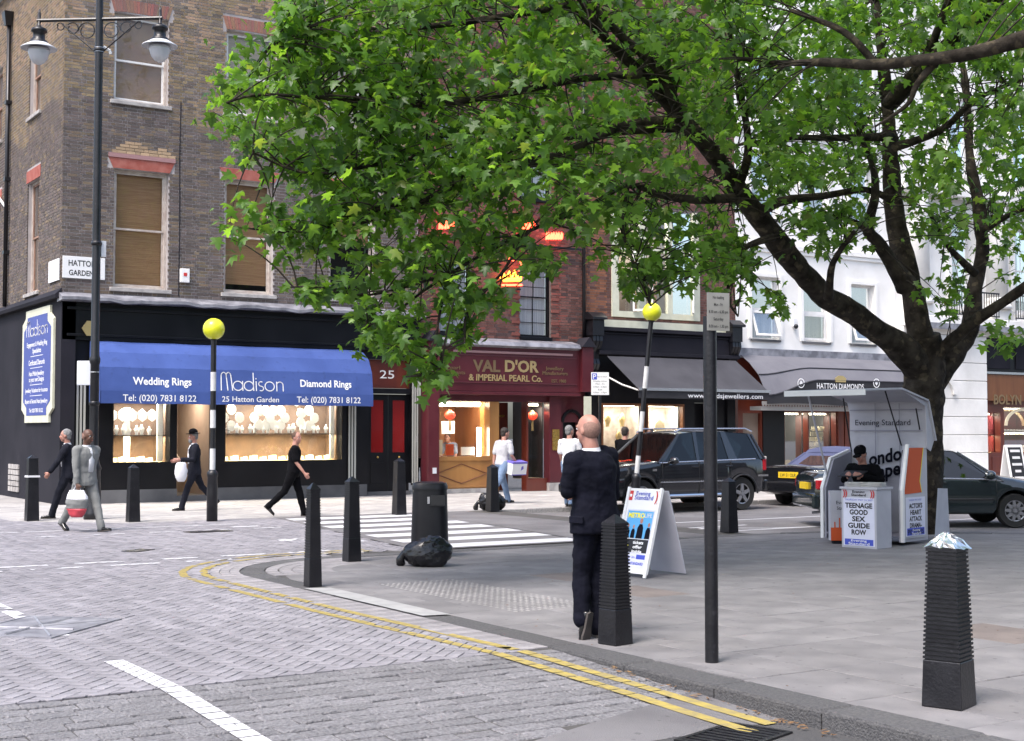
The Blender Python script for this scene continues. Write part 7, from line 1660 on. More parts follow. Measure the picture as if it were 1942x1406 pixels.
# ================================================================= VEHICLES
def lerpk(keys, x):
    if x <= keys[0][0]: return keys[0][1]
    for (a, va), (b, vb) in zip(keys, keys[1:]):
        if x <= b:
            t = (x - a) / (b - a); t = t * t * (3 - 2 * t) if False else t; return va + (vb - va) * t
    return keys[-1][1]
def vehicle(name, label, loc, rz, P, paint):
    """local +X is forward; P holds the real dimensions"""
    t = thing(name, label, P['cat'], loc, rz)
    L0, L1, W, xf, xr, rw = P['x0'], P['x1'], P['w'], P['xf'], P['xr'], P['rw']
    st = sorted(set([round(L0 + (L1 - L0) * i / 90, 3) for i in range(91)] + [xf - rw * 1.13, xf + rw * 1.13, xr - rw * 1.13, xr + rw * 1.13])); rings = []
    for x in st:
        w = W * lerpk(P['wk'], x); zb = lerpk(P['zb'], x); zt = lerpk(P['zt'], x); zs = min(lerpk(P['belt'], x), zt - .02)
        for xw in (xf, xr):
            d = abs(x - xw); ra = rw * 1.13
            if d <= ra + 1e-6: zb = max(zb, rw + math.sqrt(max(0, ra * ra - d * d)))
        zb = min(zb, zs - .06); zm = zb + (zs - zb) * .45
        half = [(0, zb), (w * .90, zb), (w * .975, zb + .03), (w, zm), (w * .985, zs - .07), (w * .955, zs), (w * .86, zs + (zt - zs) * .6), (w * .55, zt - .004), (0, zt + .012)]
        rings.append([(x, y, z) for y, z in half] + [(x, -y, z) for y, z in half[-2:0:-1]])
    MB().loft(rings).build('body', paint, t, auto=True)
    MB().box(L0 + .5, xr - rw * 1.2, -W * .8, W * .8, rw * .6, rw + .45).v
    MB().box(xr - rw * 1.3, xf + rw * 1.3, -W * .62, W * .62, rw * .75, rw * 1.9).build('underbody', 'car_trim', t)
    # cabin
    zb0, zr = P['zbelt'], P['zroof']; xb, xrf, wr = P['xbelt'], P['xroof'], P['wroof']; wb = W * .955
    def side(s, i, f=0.0): a = Vector((xb[i], s * wb, lerpk(P['belt'], xb[i]) - .01)); b = Vector((xrf[i], s * wr, zr[i])); return a, b
    nseg = len(xb)
    for s in (-1, 1):
        for i in range(nseg - 1):
            a, b = side(s, i); c, d = side(s, i + 1); glassy = P['seg'][i] == 'g'; o = Vector((0, -s * .012, 0)) if glassy else Vector((0, 0, 0))
            n_ = Vector((0, -s * .02, 0)); q = [a + o, c + o, d + o, b + o]
            MB().add([tuple(v) for v in q] + [tuple(v + n_) for v in q], [(0, 1, 2, 3), (7, 6, 5, 4), (0, 4, 5, 1), (1, 5, 6, 2), (2, 6, 7, 3), (3, 7, 4, 0)]).build('side_window' if glassy else 'pillar', 'glass_car' if glassy else (paint if P['soft'] is None else 'soft_top'), t)
    top = 'soft_top' if P['soft'] else paint
    rr = []
    for i in range(nseg): rr.append([(xrf[i], -wr - .004, zr[i] - .004), (xrf[i], -wr * .6, zr[i] + .028), (xrf[i], 0, zr[i] + .04), (xrf[i], wr * .6, zr[i] + .028), (xrf[i], wr + .004, zr[i] - .004), (xrf[i], 0, zr[i] - .03)])
    MB().loft(rr).build('roof', top, t, auto=True)
    def screen_(i, nm, glz, inset):
        a, b = side(-1, i); c, d = side(1, i); e = Vector((-.02 if i == 0 else .02, 0, 0))
        MB().add([tuple(v) for v in (a, c, d, b)] + [tuple(v + e) for v in (a, c, d, b)], [(0, 1, 2, 3), (7, 6, 5, 4), (0, 4, 5, 1), (1, 5, 6, 2), (2, 6, 7, 3), (3, 7, 4, 0)]).build(nm, glz, t)
        if P['soft'] and i != 0:
            ii = lambda v: v
            m_ = (a + b + c + d) / 4; q = [m_ + (v - m_) * Vector((.6, .6, .6)).x + Vector((-.012, 0, .012)) for v in (a, c, d, b)]; MB().add([tuple(v) for v in q], [(0, 1, 2, 3)]).build('rear_screen', 'glass_car', t)
    screen_(0, 'windscreen', 'glass_car', 0); screen_(nseg - 1, 'rear_window' if not P['soft'] else 'hood_rear', 'soft_top' if P['soft'] else 'glass_car', 0)
    for s in (-1, 1):
        for i in (0, nseg - 1): a, b = side(s, i); MB().tube([tuple(a), tuple(b)], .03, 6).build('pillar', top, t)
    # dashboard and seats seen through the glass
    MB().box(xb[-1] + .3, xb[0] - .25, -W * .8, W * .8, .75, P['belt'][1][1] - .12).build('cabin_floor', 'seat_dark', t)
    for sx in P['seats']:
        for s in (-1, 1): MB().box(sx - .08, sx + .08, s * .38 - .24, s * .38 + .24, .75, 1.18 + P['dz']).box(sx - .05, sx + .05, s * .38 - .12, s * .38 + .12, 1.2 + P['dz'], 1.36 + P['dz']).build('seat', 'seat_dark', t)
    MB().tube([(xb[0] - .45 + .16 * math.cos(k * math.pi / 6) * .35, .38 + .18 * math.sin(k * math.pi / 6), P['belt'][1][1] + .02 + .17 * math.cos(k * math.pi / 6)) for k in range(13)], .014, 5).build('steering_wheel', 'car_trim', t)
    for xw in (xf, xr):
        for s in (-1, 1):
            y = s * (W - .13); wh = MB(); m = MB()
            prof = [(rw * .62, -.10), (rw * .95, -.11), (rw, -.07), (rw, .07), (rw * .95, .11), (rw * .62, .10)]
            for r_, yy in prof:
                for k in range(26): an = 2 * math.pi * k / 26; m.v.append((xw + r_ * math.cos(an), y + yy, rw + r_ * math.sin(an)))
            for i in range(len(prof) - 1):
                for k in range(26): m.f.append((i * 26 + k, i * 26 + (k + 1) % 26, (i + 1) * 26 + (k + 1) % 26, (i + 1) * 26 + k))
            tyre = m.build('wheel', 'tyre', t, auto=True)
            h = MB(); h.prism([(xw + rw * .64 * math.cos(k * math.pi / 13), rw + rw * .64 * math.sin(k * math.pi / 13)) for k in range(26)], y - .05, y + .04, 'y'); h.build('wheel_well', 'car_trim', tyre)
            rm = MB()
            for k in range(26):
                a0, a1 = k * math.pi / 13, (k + 1) * math.pi / 13; f = lambda an, r_, o: (xw + r_ * math.cos(an), y + s * o, rw + r_ * math.sin(an))
                rm.add([f(a0, rw * .56, .09), f(a1, rw * .56, .09), f(a1, rw * .65, .10), f(a0, rw * .65, .10)], [(0, 1, 2, 3)])
            for k in range(P['spokes']):
                an = k * 2 * math.pi / P['spokes'] + .3; c_, s_ = math.cos(an), math.sin(an); px_, pz_ = -s_, c_; q = []
                for r_, hw_ in ((rw * .08, .045), (rw * .60, .035 if P['spokes'] < 7 else .022)):
                    for e in (-1, 1): q.append((xw + c_ * r_ + px_ * hw_ * e, rw + s_ * r_ + pz_ * hw_ * e))
                rm.add([(q[i][0], y + s * o, q[i][1]) for o in (.07, .105) for i in (0, 1, 3, 2)], [(0, 1, 2, 3), (4, 5, 6, 7), (0, 1, 5, 4), (1, 2, 6, 5), (2, 3, 7, 6), (3, 0, 4, 7)])
            rm.prism([(xw + rw * .13 * math.cos(k * math.pi / 6), rw + rw * .13 * math.sin(k * math.pi / 6)) for k in range(12)], y + s * .06, y + s * .115, 'y'); rm.build('rim', 'hub', tyre)
            if P['arch']:
                ar = MB(); pts = [(xw + rw * 1.16 * math.cos(k * math.pi / 14), s * (W + .002), rw + rw * 1.16 * math.sin(k * math.pi / 14)) for k in range(15)]; ar.tube(pts, .022, 6).build('wheel_arch', 'car_trim', t)
    for s in (-1, 1):
        bz = P['belt'][1][1]
        pts = [(x, s * (W * .962), lerpk(P['belt'], x) - .005) for x in [xb[0] - .02 + (xb[-1] - xb[0] + .3) * k / 8 for k in range(9)]]; MB().tube(pts, .015, 5).build('waist_trim', P['trimm'], t)
        MB().tube([(P['xr'] + rw * 1.3, s * (W + .006), P['ztrim']), (P['xf'] - rw * 1.3, s * (W + .006), P['ztrim'])], .016, 5).build('side_trim', P['trimm'] if P['arch'] else 'car_trim', t)
        for xh in P['handles']: MB().box(xh - .09, xh + .09, s * W * .985 - .012, s * W * .985 + .022, P['zh'] - .018, P['zh'] + .018).build('door_handle', paint, t, bevel=.008)
        mx = xb[0] - .30; MB().ell((mx, s * (W + .13), P['zm']), (.09, .13, .085), 14, 10).build('mirror', paint, t, smooth=True); MB().box(mx - .04, mx + .04, min(s * W * .93, s * (W + .05)), max(s * W * .93, s * (W + .05)), P['zm'] - .06, P['zm'] - .02).build('mirror_arm', 'car_trim', t)
        for xd in P['doors']: MB().box(xd - .004, xd + .004, s * (W * .99) - .006, s * (W * .99) + .010, .38, bz - .05).build('door_gap', 'car_trim', t)
    return t
def suvz(x): return x
SUV = dict(cat='car', x0=-2.14, x1=2.33, w=.925, xf=1.42, xr=-1.40, rw=.365,
    wk=[(-2.14, .90), (-2.0, .97), (-1.5, 1.0), (1.6, 1.0), (2.1, .93), (2.33, .78)], zb=[(-2.28, .50), (-2.0, .38), (2.0, .36), (2.33, .46)],
    belt=[(-2.28, 1.14), (-2.0, 1.14), (.9, 1.08), (1.5, 1.03), (2.33, .90)], zt=[(-2.28, 1.16), (.85, 1.12), (1.0, 1.12), (1.7, 1.06), (2.2, .98), (2.33, .80)],
    zbelt=1.1, xbelt=[.98, .80, -.10, -.18, -1.02, -1.28, -1.95, -2.08], xroof=[.28, .22, -.12, -.22, -.92, -1.06, -1.72, -1.84], zroof=[1.68, 1.70, 1.73, 1.735, 1.74, 1.74, 1.70, 1.68],
    seg='pgpgpgp', wroof=.70, soft=None, seats=(0.05, -.85), dz=.15, spokes=5, arch=True, trimm='steel_trim', ztrim=.66, handles=(-.02, -1.0), zh=.98, zm=1.12, doors=(.88, -.14, -1.05))
sx, sy = G(1409, 967, -.10)
suv = vehicle('estate_car', 'black four-wheel-drive estate car with roof rails heading left past the crossing', (sx - 1.50, sy + .80, -.10), math.pi, SUV, 'car_black')
for s in (-1, 1):
    MB().tube([(.35, s * .66, 1.72), (.15, s * .66, 1.80), (-1.7, s * .66, 1.81), (-1.9, s * .66, 1.74)], .018, 6).build('roof_rail', 'steel_trim', suv)
    MB().tube([(-1.0, s * .97, .37), (1.0, s * .97, .37)], .04, 8).build('side_step', 'chrome', suv)
    MB().obox((-2.10, s * .80, 1.0), (.10, .16, .26)).build('tail_light', 'car_red', suv, bevel=.02); MB().obox((-2.12, s * .80, 1.15), (.09, .15, .07)).build('indicator_light', 'car_clear', suv, bevel=.02)
    MB().obox((2.20, s * .68, .80), (.14, .30, .15)).build('headlight', 'car_clear', suv, bevel=.03)
    MB().box(1.05, 1.15, s * .927 - .004, s * .927 + .008, .90, .95).build('badge', 'chrome', suv); MB().box(-2.16, -1.85, s * .90 - .02, s * .90 + .02, .74, .78).build('bumper_trim', 'chrome', suv)
MB().box(-2.22, -2.08, -.85, .85, .42, .66).build('rear_bumper', 'car_black', suv, bevel=.03); MB().box(2.2, 2.40, -.82, .82, .42, .62).build('front_bumper', 'car_black', suv, bevel=.04); MB().box(2.30, 2.36, -.38, .38, .66, .88).build('grille', 'car_trim', suv, bevel=.02)
MB().box(.55, .58, -.25, -.05, 1.30, 1.40).build('tax_disc', 'poster_cyan', suv)
SAL = dict(cat='car', x0=-2.3, x1=2.3, w=.87, xf=1.32, xr=-1.33, rw=.31,
    wk=[(-2.3, .86), (-2.1, .96), (-1.5, 1.0), (1.5, 1.0), (2.0, .93), (2.3, .74)], zb=[(-2.3, .36), (-2.0, .26), (2.0, .24), (2.3, .34)],
    belt=[(-2.3, .88), (-1.4, .92), (.9, .88), (1.6, .80), (2.3, .66)], zt=[(-2.3, .94), (-2.2, 1.0), (-1.45, 1.02), (-1.2, .96), (.9, .93), (1.1, .95), (1.7, .86), (2.1, .76), (2.3, .58)],
    zbelt=.92, xbelt=[1.12, .95, -.08, -.16, -1.05, -1.15, -1.62], xroof=[.35, .28, -.12, -.20, -.75, -.88, -1.02], zroof=[1.36, 1.385, 1.42, 1.42, 1.40, 1.39, 1.36],
    seg='pgpgpp', wroof=.60, soft=None, seats=(0.0, -.8), dz=0, spokes=9, arch=False, trimm='steel_trim', ztrim=.52, handles=(-.02, -.98), zh=.82, zm=.96, doors=(.98, -.12, -1.0))
fx, fy = G(1922, 1001, -.10); hd = R(-31.5); c_, s_ = math.cos(hd), math.sin(hd)
# near front wheel contact is local (1.32, -.78)
lx, ly = 1.32, -.74; loc = (fx - (c_ * lx - s_ * ly), fy - (s_ * lx + c_ * ly), -.10)
sal = vehicle('saloon_car', 'dark green saloon car parked behind the newspaper kiosk and plane tree', loc, hd, SAL, 'car_green')
for s in (-1, 1):
    MB().obox((-2.22, s * .66, .78), (.14, .38, .17)).build('tail_light', 'car_red', sal, bevel=.02); MB().obox((-2.24, s * .52, .78), (.12, .09, .10)).build('reversing_light', 'car_clear', sal, bevel=.01)
    MB().obox((2.12, s * .62, .66), (.20, .36, .12)).build('headlight', 'car_clear', sal, bevel=.03); MB().box(1.72, 1.80, s * .868 - .004, s * .868 + .008, .66, .69).build('side_repeater', 'orange_print', sal)
MB().box(-2.36, -2.22, -.80, .80, .34, .60).build('rear_bumper', 'car_green', sal, bevel=.04); MB().box(-2.345, -2.30, -.26, .26, .68, .80).build('number_plate', 'plate_yellow', sal); MB().box(-2.352, -2.30, -.88 * .87, -.83 * .87, .5, .52).build('bumper_strip', 'car_trim', sal)
MB().tube([(-2.30, -.5, .26), (-2.12, -.5, .28)], .025, 8).build('exhaust', 'steel_trim', sal)
CAB = dict(SAL); CAB.update(x0=-2.2, x1=2.2, xbelt=[.80, .62, -.35, -.45, -.95, -1.25], xroof=[.15, .1, -.3, -.38, -.66, -.78], zroof=[1.30, 1.33, 1.35, 1.34, 1.30, 1.22], seg='pgppp', soft=True, spokes=5, seats=(-.2,),
    zt=[(-2.2, .90), (-2.1, .95), (-1.3, .97), (-1.0, .93), (.8, .92), (1.1, .93), (1.7, .84), (2.0, .74), (2.2, .58)], belt=[(-2.2, .84), (-1.4, .88), (.9, .86), (1.6, .78), (2.2, .64)], doors=(.7, -.5), handles=(-.35,), wroof=.56)
wx, wy = G(1490, 956, -.10); hd = R(9); c_, s_ = math.cos(hd), math.sin(hd); lx, ly = -1.33, .74
loc = (wx - (c_ * lx - s_ * ly), wy - (s_ * lx + c_ * ly), -.10)
cab = vehicle('convertible_car', 'black convertible with blue soft top and yellow rear plate parked at the far kerb', loc, hd, CAB, 'car_black')
for s in (-1, 1): MB().obox((-2.12, s * .58, .74), (.14, .44, .16)).build('tail_light', 'car_red', cab, bevel=.02)
MB().box(-2.26, -2.1, -.80, .80, .32, .58).build('rear_bumper', 'car_black', cab, bevel=.04); MB().box(-2.215, -2.18, -.28, .28, .66, .80).build('number_plate', 'plate_yellow', cab)
lettering('LW 51 OLR', (-2.219, 0, .73), (0, -1, 0), (0, 0, 1), .075, .44, 'ink', cab, world=False, bold=.01)
MB().tube([(-2.18, .06 + .05 * math.cos(k * math.pi / 6) , .885 + .03 * math.sin(k * math.pi / 6)) for k in range(13)], .008, 5).build('badge', 'chrome', cab); MB().tube([(-2.18, -.03 + .05 * math.cos(k * math.pi / 6), .885 + .03 * math.sin(k * math.pi / 6)) for k in range(13)], .008, 5).build('badge', 'chrome', cab)
# a plain unseen block added behind the photographer to shade the near pavement
shade_block = thing('added_shade_block', 'plain grey-brown block added unseen behind the photographer to shade the near pavement', 'building', (24, -46, 0))
MB().box(2.0, 50, -58, -44.0, 0, 17).build('wall', 'mortar_dark', shade_block, world=True)
for f in range(4):
    for k in range(12): MB().box(4.0 + k * 3.9, 6.0 + k * 3.9, -43.99, -43.95, 1.2 + f * 4, 3.6 + f * 4).build('window', 'glass_red' if False else 'sign_plate_grey', shade_block, world=True)
# ================================================================= PEOPLE
def V3(*a): return Vector(a)
def limbtube(mb, pts, rads, n=12):
    mb.tube([tuple(p) for p in pts], rads, n)
    for p, r_ in zip(pts, rads): mb.ell(tuple(p), (r_ * .995,) * 3, 12, 8)
def rings_loft(mb, secs, n=18):          # secs: (centre Vector, half width y, half depth x, forward dir tilt)
    rg = []
    for c, wy, wx in secs: rg.append([(c.x + wx * math.cos(2 * math.pi * k / n), c.y + wy * math.sin(2 * math.pi * k / n), c.z) for k in range(n)])
    mb.loft(rg)
_tex = bpy.data.textures.new('folds', 'CLOUDS'); _tex.noise_scale = .11; _tex.noise_depth = 2
def remesh(o, vox, smooth=2, fold=0.0):
    m = o.modifiers.new('remesh', 'REMESH'); m.mode = 'VOXEL'; m.voxel_size = vox; m.use_smooth_shade = True
    s = o.modifiers.new('smooth', 'SMOOTH'); s.factor = .5; s.iterations = smooth
    if fold: d = o.modifiers.new('folds', 'DISPLACE'); d.texture = _tex; d.strength = fold; d.mid_level = .5; d.texture_coords = 'LOCAL'
def hand(mb, wrist, d, side, up, curl=.5, k=1.0):
    """palm and five fingers; d = direction of the forearm, up = back-of-hand normal, side = thumb side"""
    d = d.normalized(); up = (up - d * up.dot(d)).normalized(); sd = d.cross(up).normalized()
    if sd.dot(side) < 0: sd = -sd
    P0 = wrist + d * .01; 
    limbtube(mb, [P0, P0 + d * .03 * k, P0 + d * .07 * k], [.026 * k, .030 * k, .028 * k], 10)
    mb.ell(tuple(P0 + d * .055 * k + sd * .015), (.024 * k,) * 3, 8, 6); mb.ell(tuple(P0 + d * .055 * k - sd * .015), (.024 * k,) * 3, 8, 6)
    for i, (off, ln) in enumerate(((.032, .068), (.011, .078), (-.010, .072), (-.030, .056))):
        p = P0 + d * .085 * k + sd * off * k; a = curl * .5; pts = [p - d * .02]
        for seg in (.45, .32, .23):
            dd = d * math.cos(a) - up * math.sin(a); p = p + dd * ln * seg * k; pts.append(p.copy()); a += curl
        mb.tube([tuple(q) for q in pts], [.0105 * k, .0095 * k, .0088 * k, .007 * k], 8); mb.ell(tuple(pts[-1]), (.007 * k,) * 3, 6, 5)
    p = P0 + d * .03 * k + sd * .028 * k; t1 = (d * .6 + sd * .8 - up * .2 * curl).normalized(); t2 = (d * .9 + sd * .3 - up * .5 * curl).normalized()
    mb.tube([tuple(p), tuple(p + t1 * .032 * k), tuple(p + t1 * .032 * k + t2 * .035 * k)], [.014 * k, .012 * k, .009 * k], 8)
def person(label, loc, rz, H=1.75, lean=0.0, roll=0.0, legs=((.3, .1), (-.3, .2)), arms=((.2, .3, .1), (-.2, .2, .1)), head=(0, 0), skin='skin_pale', hair='hair_dark', hairstyle='short',
           top='navy_suit', sleeves='long', coat=False, trousers='charcoal_cloth', shirt=None, build=1.0, feet=None, seat=None, handcurl=.6, cap=None, shoe='shoe_black', skirtlen=.0, armpts=None, legpts=None, eyes=True, z0=0.0, footpitch=None, fold=.022):
    t = thing('person', label, 'person', (loc[0], loc[1], z0), rz); s = H / 1.75; b = build
    th, sh = .43 * s, .42 * s; hips = []; 
    # legs
    L = {}
    for i, sd in ((0, 1), (1, -1)):
        a, kb = legs[i]; hip = V3(0, sd * .092 * s, 0)
        if legpts and legpts[i]: hip, kn, an = [V3(*p) for p in legpts[i]]
        else:
            kn = hip + V3(math.sin(a), .0, -math.cos(a)) * th; an = kn + V3(math.sin(a - kb), -sd * .02, -math.cos(a - kb)) * sh
        L[i] = [hip, kn, an]
    low = min(L[0][2].z, L[1][2].z); pz = (-low + .085 * s) if seat is None else seat
    for i in L: L[i] = [p + V3(0, 0, pz) for p in L[i]]
    pel = V3(0, 0, pz); sp = V3(math.sin(lean), -math.sin(roll), math.cos(lean)).normalized()
    neck = pel + sp * .52 * s; lat = V3(0, math.cos(roll), -math.sin(roll) * -1).normalized() if roll else V3(0, 1, 0); lat = V3(0, math.cos(roll), math.sin(roll))
    fwd = lat.cross(sp).normalized()
    shd = {0: neck - sp * .055 * s + lat * .185 * s * (b ** .5), 1: neck - sp * .055 * s - lat * .185 * s * (b ** .5)}
    A = {}
    for i, sd in ((0, 1), (1, -1)):
        if armpts and armpts[i]: el, wr = [V3(*p) for p in armpts[i]]
        else:
            a, eb, ab = arms[i]; el = shd[i] + (fwd * math.sin(a) * math.cos(ab) - sp * math.cos(a) * math.cos(ab) + lat * sd * math.sin(ab)).normalized() * .29 * s
            wr = el + (fwd * math.sin(a + eb) - sp * math.cos(a + eb) + lat * sd * math.sin(ab) * .3).normalized() * .255 * s
        A[i] = [shd[i], el, wr]
    # ---- body
    m = MB(); hy, hp = head      # yaw, pitch
    hc = neck + sp * .155 * s + fwd * .025 * s; 
    from mathutils import Euler
    hq = Euler((0, hp, hy)).to_matrix()
    HD = lambda x, y, z: hc + hq @ V3(x * s, y * s, z * s)
    rot = (0, hp, hy)
    m.ell(tuple(HD(-.012, 0, .025)), (.096 * s, .077 * s, .098 * s), 24, 18, rot); m.ell(tuple(HD(.022, 0, -.035)), (.068 * s, .060 * s, .080 * s), 20, 14, rot); m.ell(tuple(HD(.050, 0, -.085)), (.030 * s, .030 * s, .024 * s), 12, 8, rot)
    m.ell(tuple(HD(.092, 0, -.022)), (.020 * s, .013 * s, .022 * s), 10, 8, rot); m.ell(tuple(HD(.083, 0, .005)), (.014 * s, .010 * s, .026 * s), 10, 8, rot)
    for sd in (-1, 1):
        m.ell(tuple(HD(-.008, sd * .078, -.012)), (.020 * s, .009 * s, .032 * s), 10, 8, rot); m.ell(tuple(HD(.070, sd * .030, .028)), (.016 * s, .028 * s, .010 * s), 10, 6, rot); m.ell(tuple(HD(.068, sd * .035, -.025)), (.018 * s, .020 * s, .02 * s), 8, 6, rot)
    m.ell(tuple(HD(.084, 0, -.058)), (.010 * s, .024 * s, .010 * s), 10, 6, rot)
    limbtube(m, [neck - sp * .05 * s, neck + sp * .03 * s, hc - hq @ V3(.012 * s, 0, .05 * s)], [.066 * s * b ** .5, .058 * s * b ** .5, .056 * s * b ** .5])
    core = [pel + sp * z * s for z in (.0, .12, .26, .40, .47)]
    def sec(c, wy, wx): return (c, wy * s * b, wx * s * b)
    rings_loft(m, [sec(pel, .12, .09), sec(core[1], .115, .08), sec(core[2], .125, .085), sec(core[3], .14, .08), sec(core[4], .10, .06)])
    for i in (0, 1):
        sh_, el, wr = A[i]; limbtube(m, [sh_ - lat * (1 if i == 0 else -1) * .04, sh_, sh_.lerp(el, .5), el, el.lerp(wr, .35), wr], [.05 * s, .050 * s, .044 * s, .036 * s, .036 * s, .025 * s])
        dd = (wr - el).normalized(); inn = V3(0, -1 if i == 0 else 1, 0); bk = -inn + fwd * .1
        hand(m, wr, dd, fwd, bk, handcurl, s)
        hip, kn, an = L[i]; limbtube(m, [pel.lerp(hip, .7), hip + (kn - hip) * .1, kn, kn.lerp(an, .3), an], [.08 * s, .075 * s, .05 * s, .05 * s, .036 * s])
    body = m.build('body', skin, t, smooth=True); remesh(body, .0085 * s, 2)
    if eyes:
        for sd in (-1, 1):
            MB().ell(tuple(HD(.0735, sd * .031, .010)), (.012 * s, .014 * s, .008 * s), 10, 8, rot).build('eye', 'eye_white', body, smooth=True); MB().ell(tuple(HD(.084, sd * .031, .010)), (.004 * s, .006 * s, .006 * s), 8, 6, rot).build('iris', 'hair_dark', body, smooth=True)
            MB().ell(tuple(HD(.086, sd * .031, .034)), (.006 * s, .018 * s, .004 * s), 8, 5, rot).build('eyebrow', hair if hair != 'hair_stubble' else 'hair_brown', body)
        MB().ell(tuple(HD(.093, 0, -.060)), (.006 * s, .021 * s, .0045 * s), 10, 6, rot).build('mouth', 'lip', body, smooth=True)
    # ---- hair
    hm = MB()
    if hairstyle == 'short': hm.ell(tuple(HD(-.026, 0, .044)), (.094 * s, .084 * s, .092 * s), 24, 16, rot); hm.ell(tuple(HD(-.055, 0, -.01)), (.055 * s, .072 * s, .075 * s), 16, 12, rot)
    elif hairstyle == 'bald': hm.ell(tuple(HD(-.030, 0, .014)), (.0800 * s, .0782 * s, .0965 * s), 24, 16, rot)
    elif hairstyle == 'tied': hm.ell(tuple(HD(-.030, 0, .042)), (.092 * s, .086 * s, .090 * s), 24, 16, rot); hm.ell(tuple(HD(-.115, 0, .02)), (.035 * s, .04 * s, .04 * s), 12, 8, rot)
    elif hairstyle == 'long': hm.ell(tuple(HD(-.028, 0, .038)), (.098 * s, .090 * s, .096 * s), 24, 16, rot); hm.ell(tuple(HD(-.06, 0, -.07)), (.055 * s, .085 * s, .12 * s), 16, 12, rot)
    if hairstyle: h = hm.build('hair', hair, t, smooth=True); remesh(h, .009, 1, .012)
    # ---- trousers
    m = MB(); rings_loft(m, [sec(pel + V3(0, 0, -.12 * s), .10, .09), sec(pel + V3(0, 0, -.04 * s), .168, .125), sec(pel + sp * .08 * s, .155, .115), sec(pel + sp * .16 * s, .145, .105)])
    for i in (0, 1):
        hip, kn, an = L[i]; k_ = b ** .6; limbtube(m, [hip + V3(0, 0, .0), hip.lerp(kn, .35), hip.lerp(kn, .75), kn, kn.lerp(an, .4), kn.lerp(an, .9), an + (an - kn).normalized() * .015], [.095 * s * k_, .092 * s * k_, .076 * s * k_, .070 * s * k_, .066 * s * k_, .062 * s, .064 * s])
    tr = m.build('trousers', trousers, t, smooth=True); remesh(tr, .011, 2, fold)
    # ---- shoes
    for i, sd in ((0, 1), (1, -1)):
        an = L[i][2]; kn = L[i][1]; fp = footpitch[i] if footpitch else (0.0 if an.z < .12 * s + .0 else -.7); yaw = .08 * sd
        q = Euler((0, -fp, yaw)).to_matrix(); F = lambda x, y, z: an + q @ V3(x * s, y * s, z * s)
        m = MB(); rg = []
        for x, w, h in ((-.065, .022, .05), (-.055, .034, .07), (.0, .036, .085), (.06, .040, .060), (.12, .047, .042), (.17, .043, .036), (.20, .028, .026)):
            rg.append([tuple(F(x, w * math.cos(k * math.pi / 6), -.068 + h * .5 + h * .5 * math.copysign(abs(math.sin(k * math.pi / 6)) ** .7, math.sin(k * math.pi / 6)))) for k in range(12)])
        m.loft(rg); so_ = m.build('shoe', shoe, t, smooth=True)
        m = MB(); out = [(-.07, .0), (-.06, .032), (0, .034), (.06, .036), (.12, .049), (.17, .046), (.205, .022), (.205, -.022), (.17, -.046), (.12, -.049), (.06, -.036), (0, -.034), (-.06, -.032)]
        m.add([tuple(F(x, y, -.084)) for x, y in out] + [tuple(F(x, y, -.066)) for x, y in out], [tuple(range(12, -1, -1)), tuple(range(13, 26))] + [(k, (k + 1) % 13, 13 + (k + 1) % 13, 13 + k) for k in range(13)]); m.build('sole', 'sole', so_)
    # ---- top
    m = MB(); ext = .0
    hem = -.13 if coat else -.03; k = 1.12 if coat else 1.0
    secs = [sec(pel + V3(0, 0, hem * s) - V3(0, 0, 0), .175 * k, .125 * k), sec(pel + V3(0, 0, hem * s * .4), .176 * k, .128 * k), sec(pel + sp * .07 * s, .158 * k, .115 * k), sec(pel + sp * .17 * s, .147 * k, .110 * k), sec(pel + sp * .30 * s, .165 * k, .118 * k), sec(pel + sp * .40 * s, .178 * k, .112 * k), sec(pel + sp * .47 * s, .158 * k, .088 * k), sec(pel + sp * .515 * s, .075 * k, .062 * k)]
    rings_loft(m, secs, 24)
    ra = .058 if not coat else .066
    for i in (0, 1):
        sh_, el, wr = A[i]; sg = 1 if i == 0 else -1
        if sleeves == 'long': limbtube(m, [sh_ - lat * sg * .06, sh_ - sp * .012, sh_.lerp(el, .5), el, el.lerp(wr, .5), wr - (wr - el).normalized() * .01], [ra * 1.1 * s * b ** .5, ra * 1.12 * s * b ** .5, ra * s * b ** .5, ra * .86 * s * b ** .5, ra * .80 * s, ra * .66 * s])
        else: limbtube(m, [sh_ - lat * sg * .06, sh_ - sp * .012, sh_.lerp(el, .5), sh_.lerp(el, .78)], [ra * 1.1 * s * b ** .5, ra * 1.1 * s * b ** .5, ra * 1.12 * s * b ** .5, ra * 1.15 * s * b ** .5])
    tp = m.build('jacket' if coat else 'shirt', top, t, smooth=True); remesh(tp, .010, 2, fold)
    if shirt:     # shirt front and collar showing in the opening
        m = MB(); f = lambda x, y, z: tuple(pel + sp * z * s + fwd * x * s * b + lat * y * s * b)
        m.loft([[f(.120, -.045, .10), f(.142, 0, .10), f(.120, .045, .10), f(.09, 0, .10)], [f(.128, -.05, .28), f(.146, 0, .28), f(.128, .05, .28), f(.09, 0, .28)], [f(.105, -.06, .42), f(.128, 0, .42), f(.105, .06, .42), f(.07, 0, .42)], [f(.07, -.055, .50), f(.085, 0, .50), f(.07, .055, .50), f(.03, 0, .50)]]); m.build('shirt_front', shirt, t, smooth=True)
        cl = MB(); cl.loft([[tuple(neck + sp * z * s + (fwd * math.cos(a) * r_ * 1.0 + lat * math.sin(a) * r_) * s * b ** .5) for a in [2 * math.pi * q_ / 16 for q_ in range(16)]] for z, r_ in ((-.03, .076), (.005, .066), (.018, .064))], caps=False); cl.build('collar', shirt, t, smooth=True)
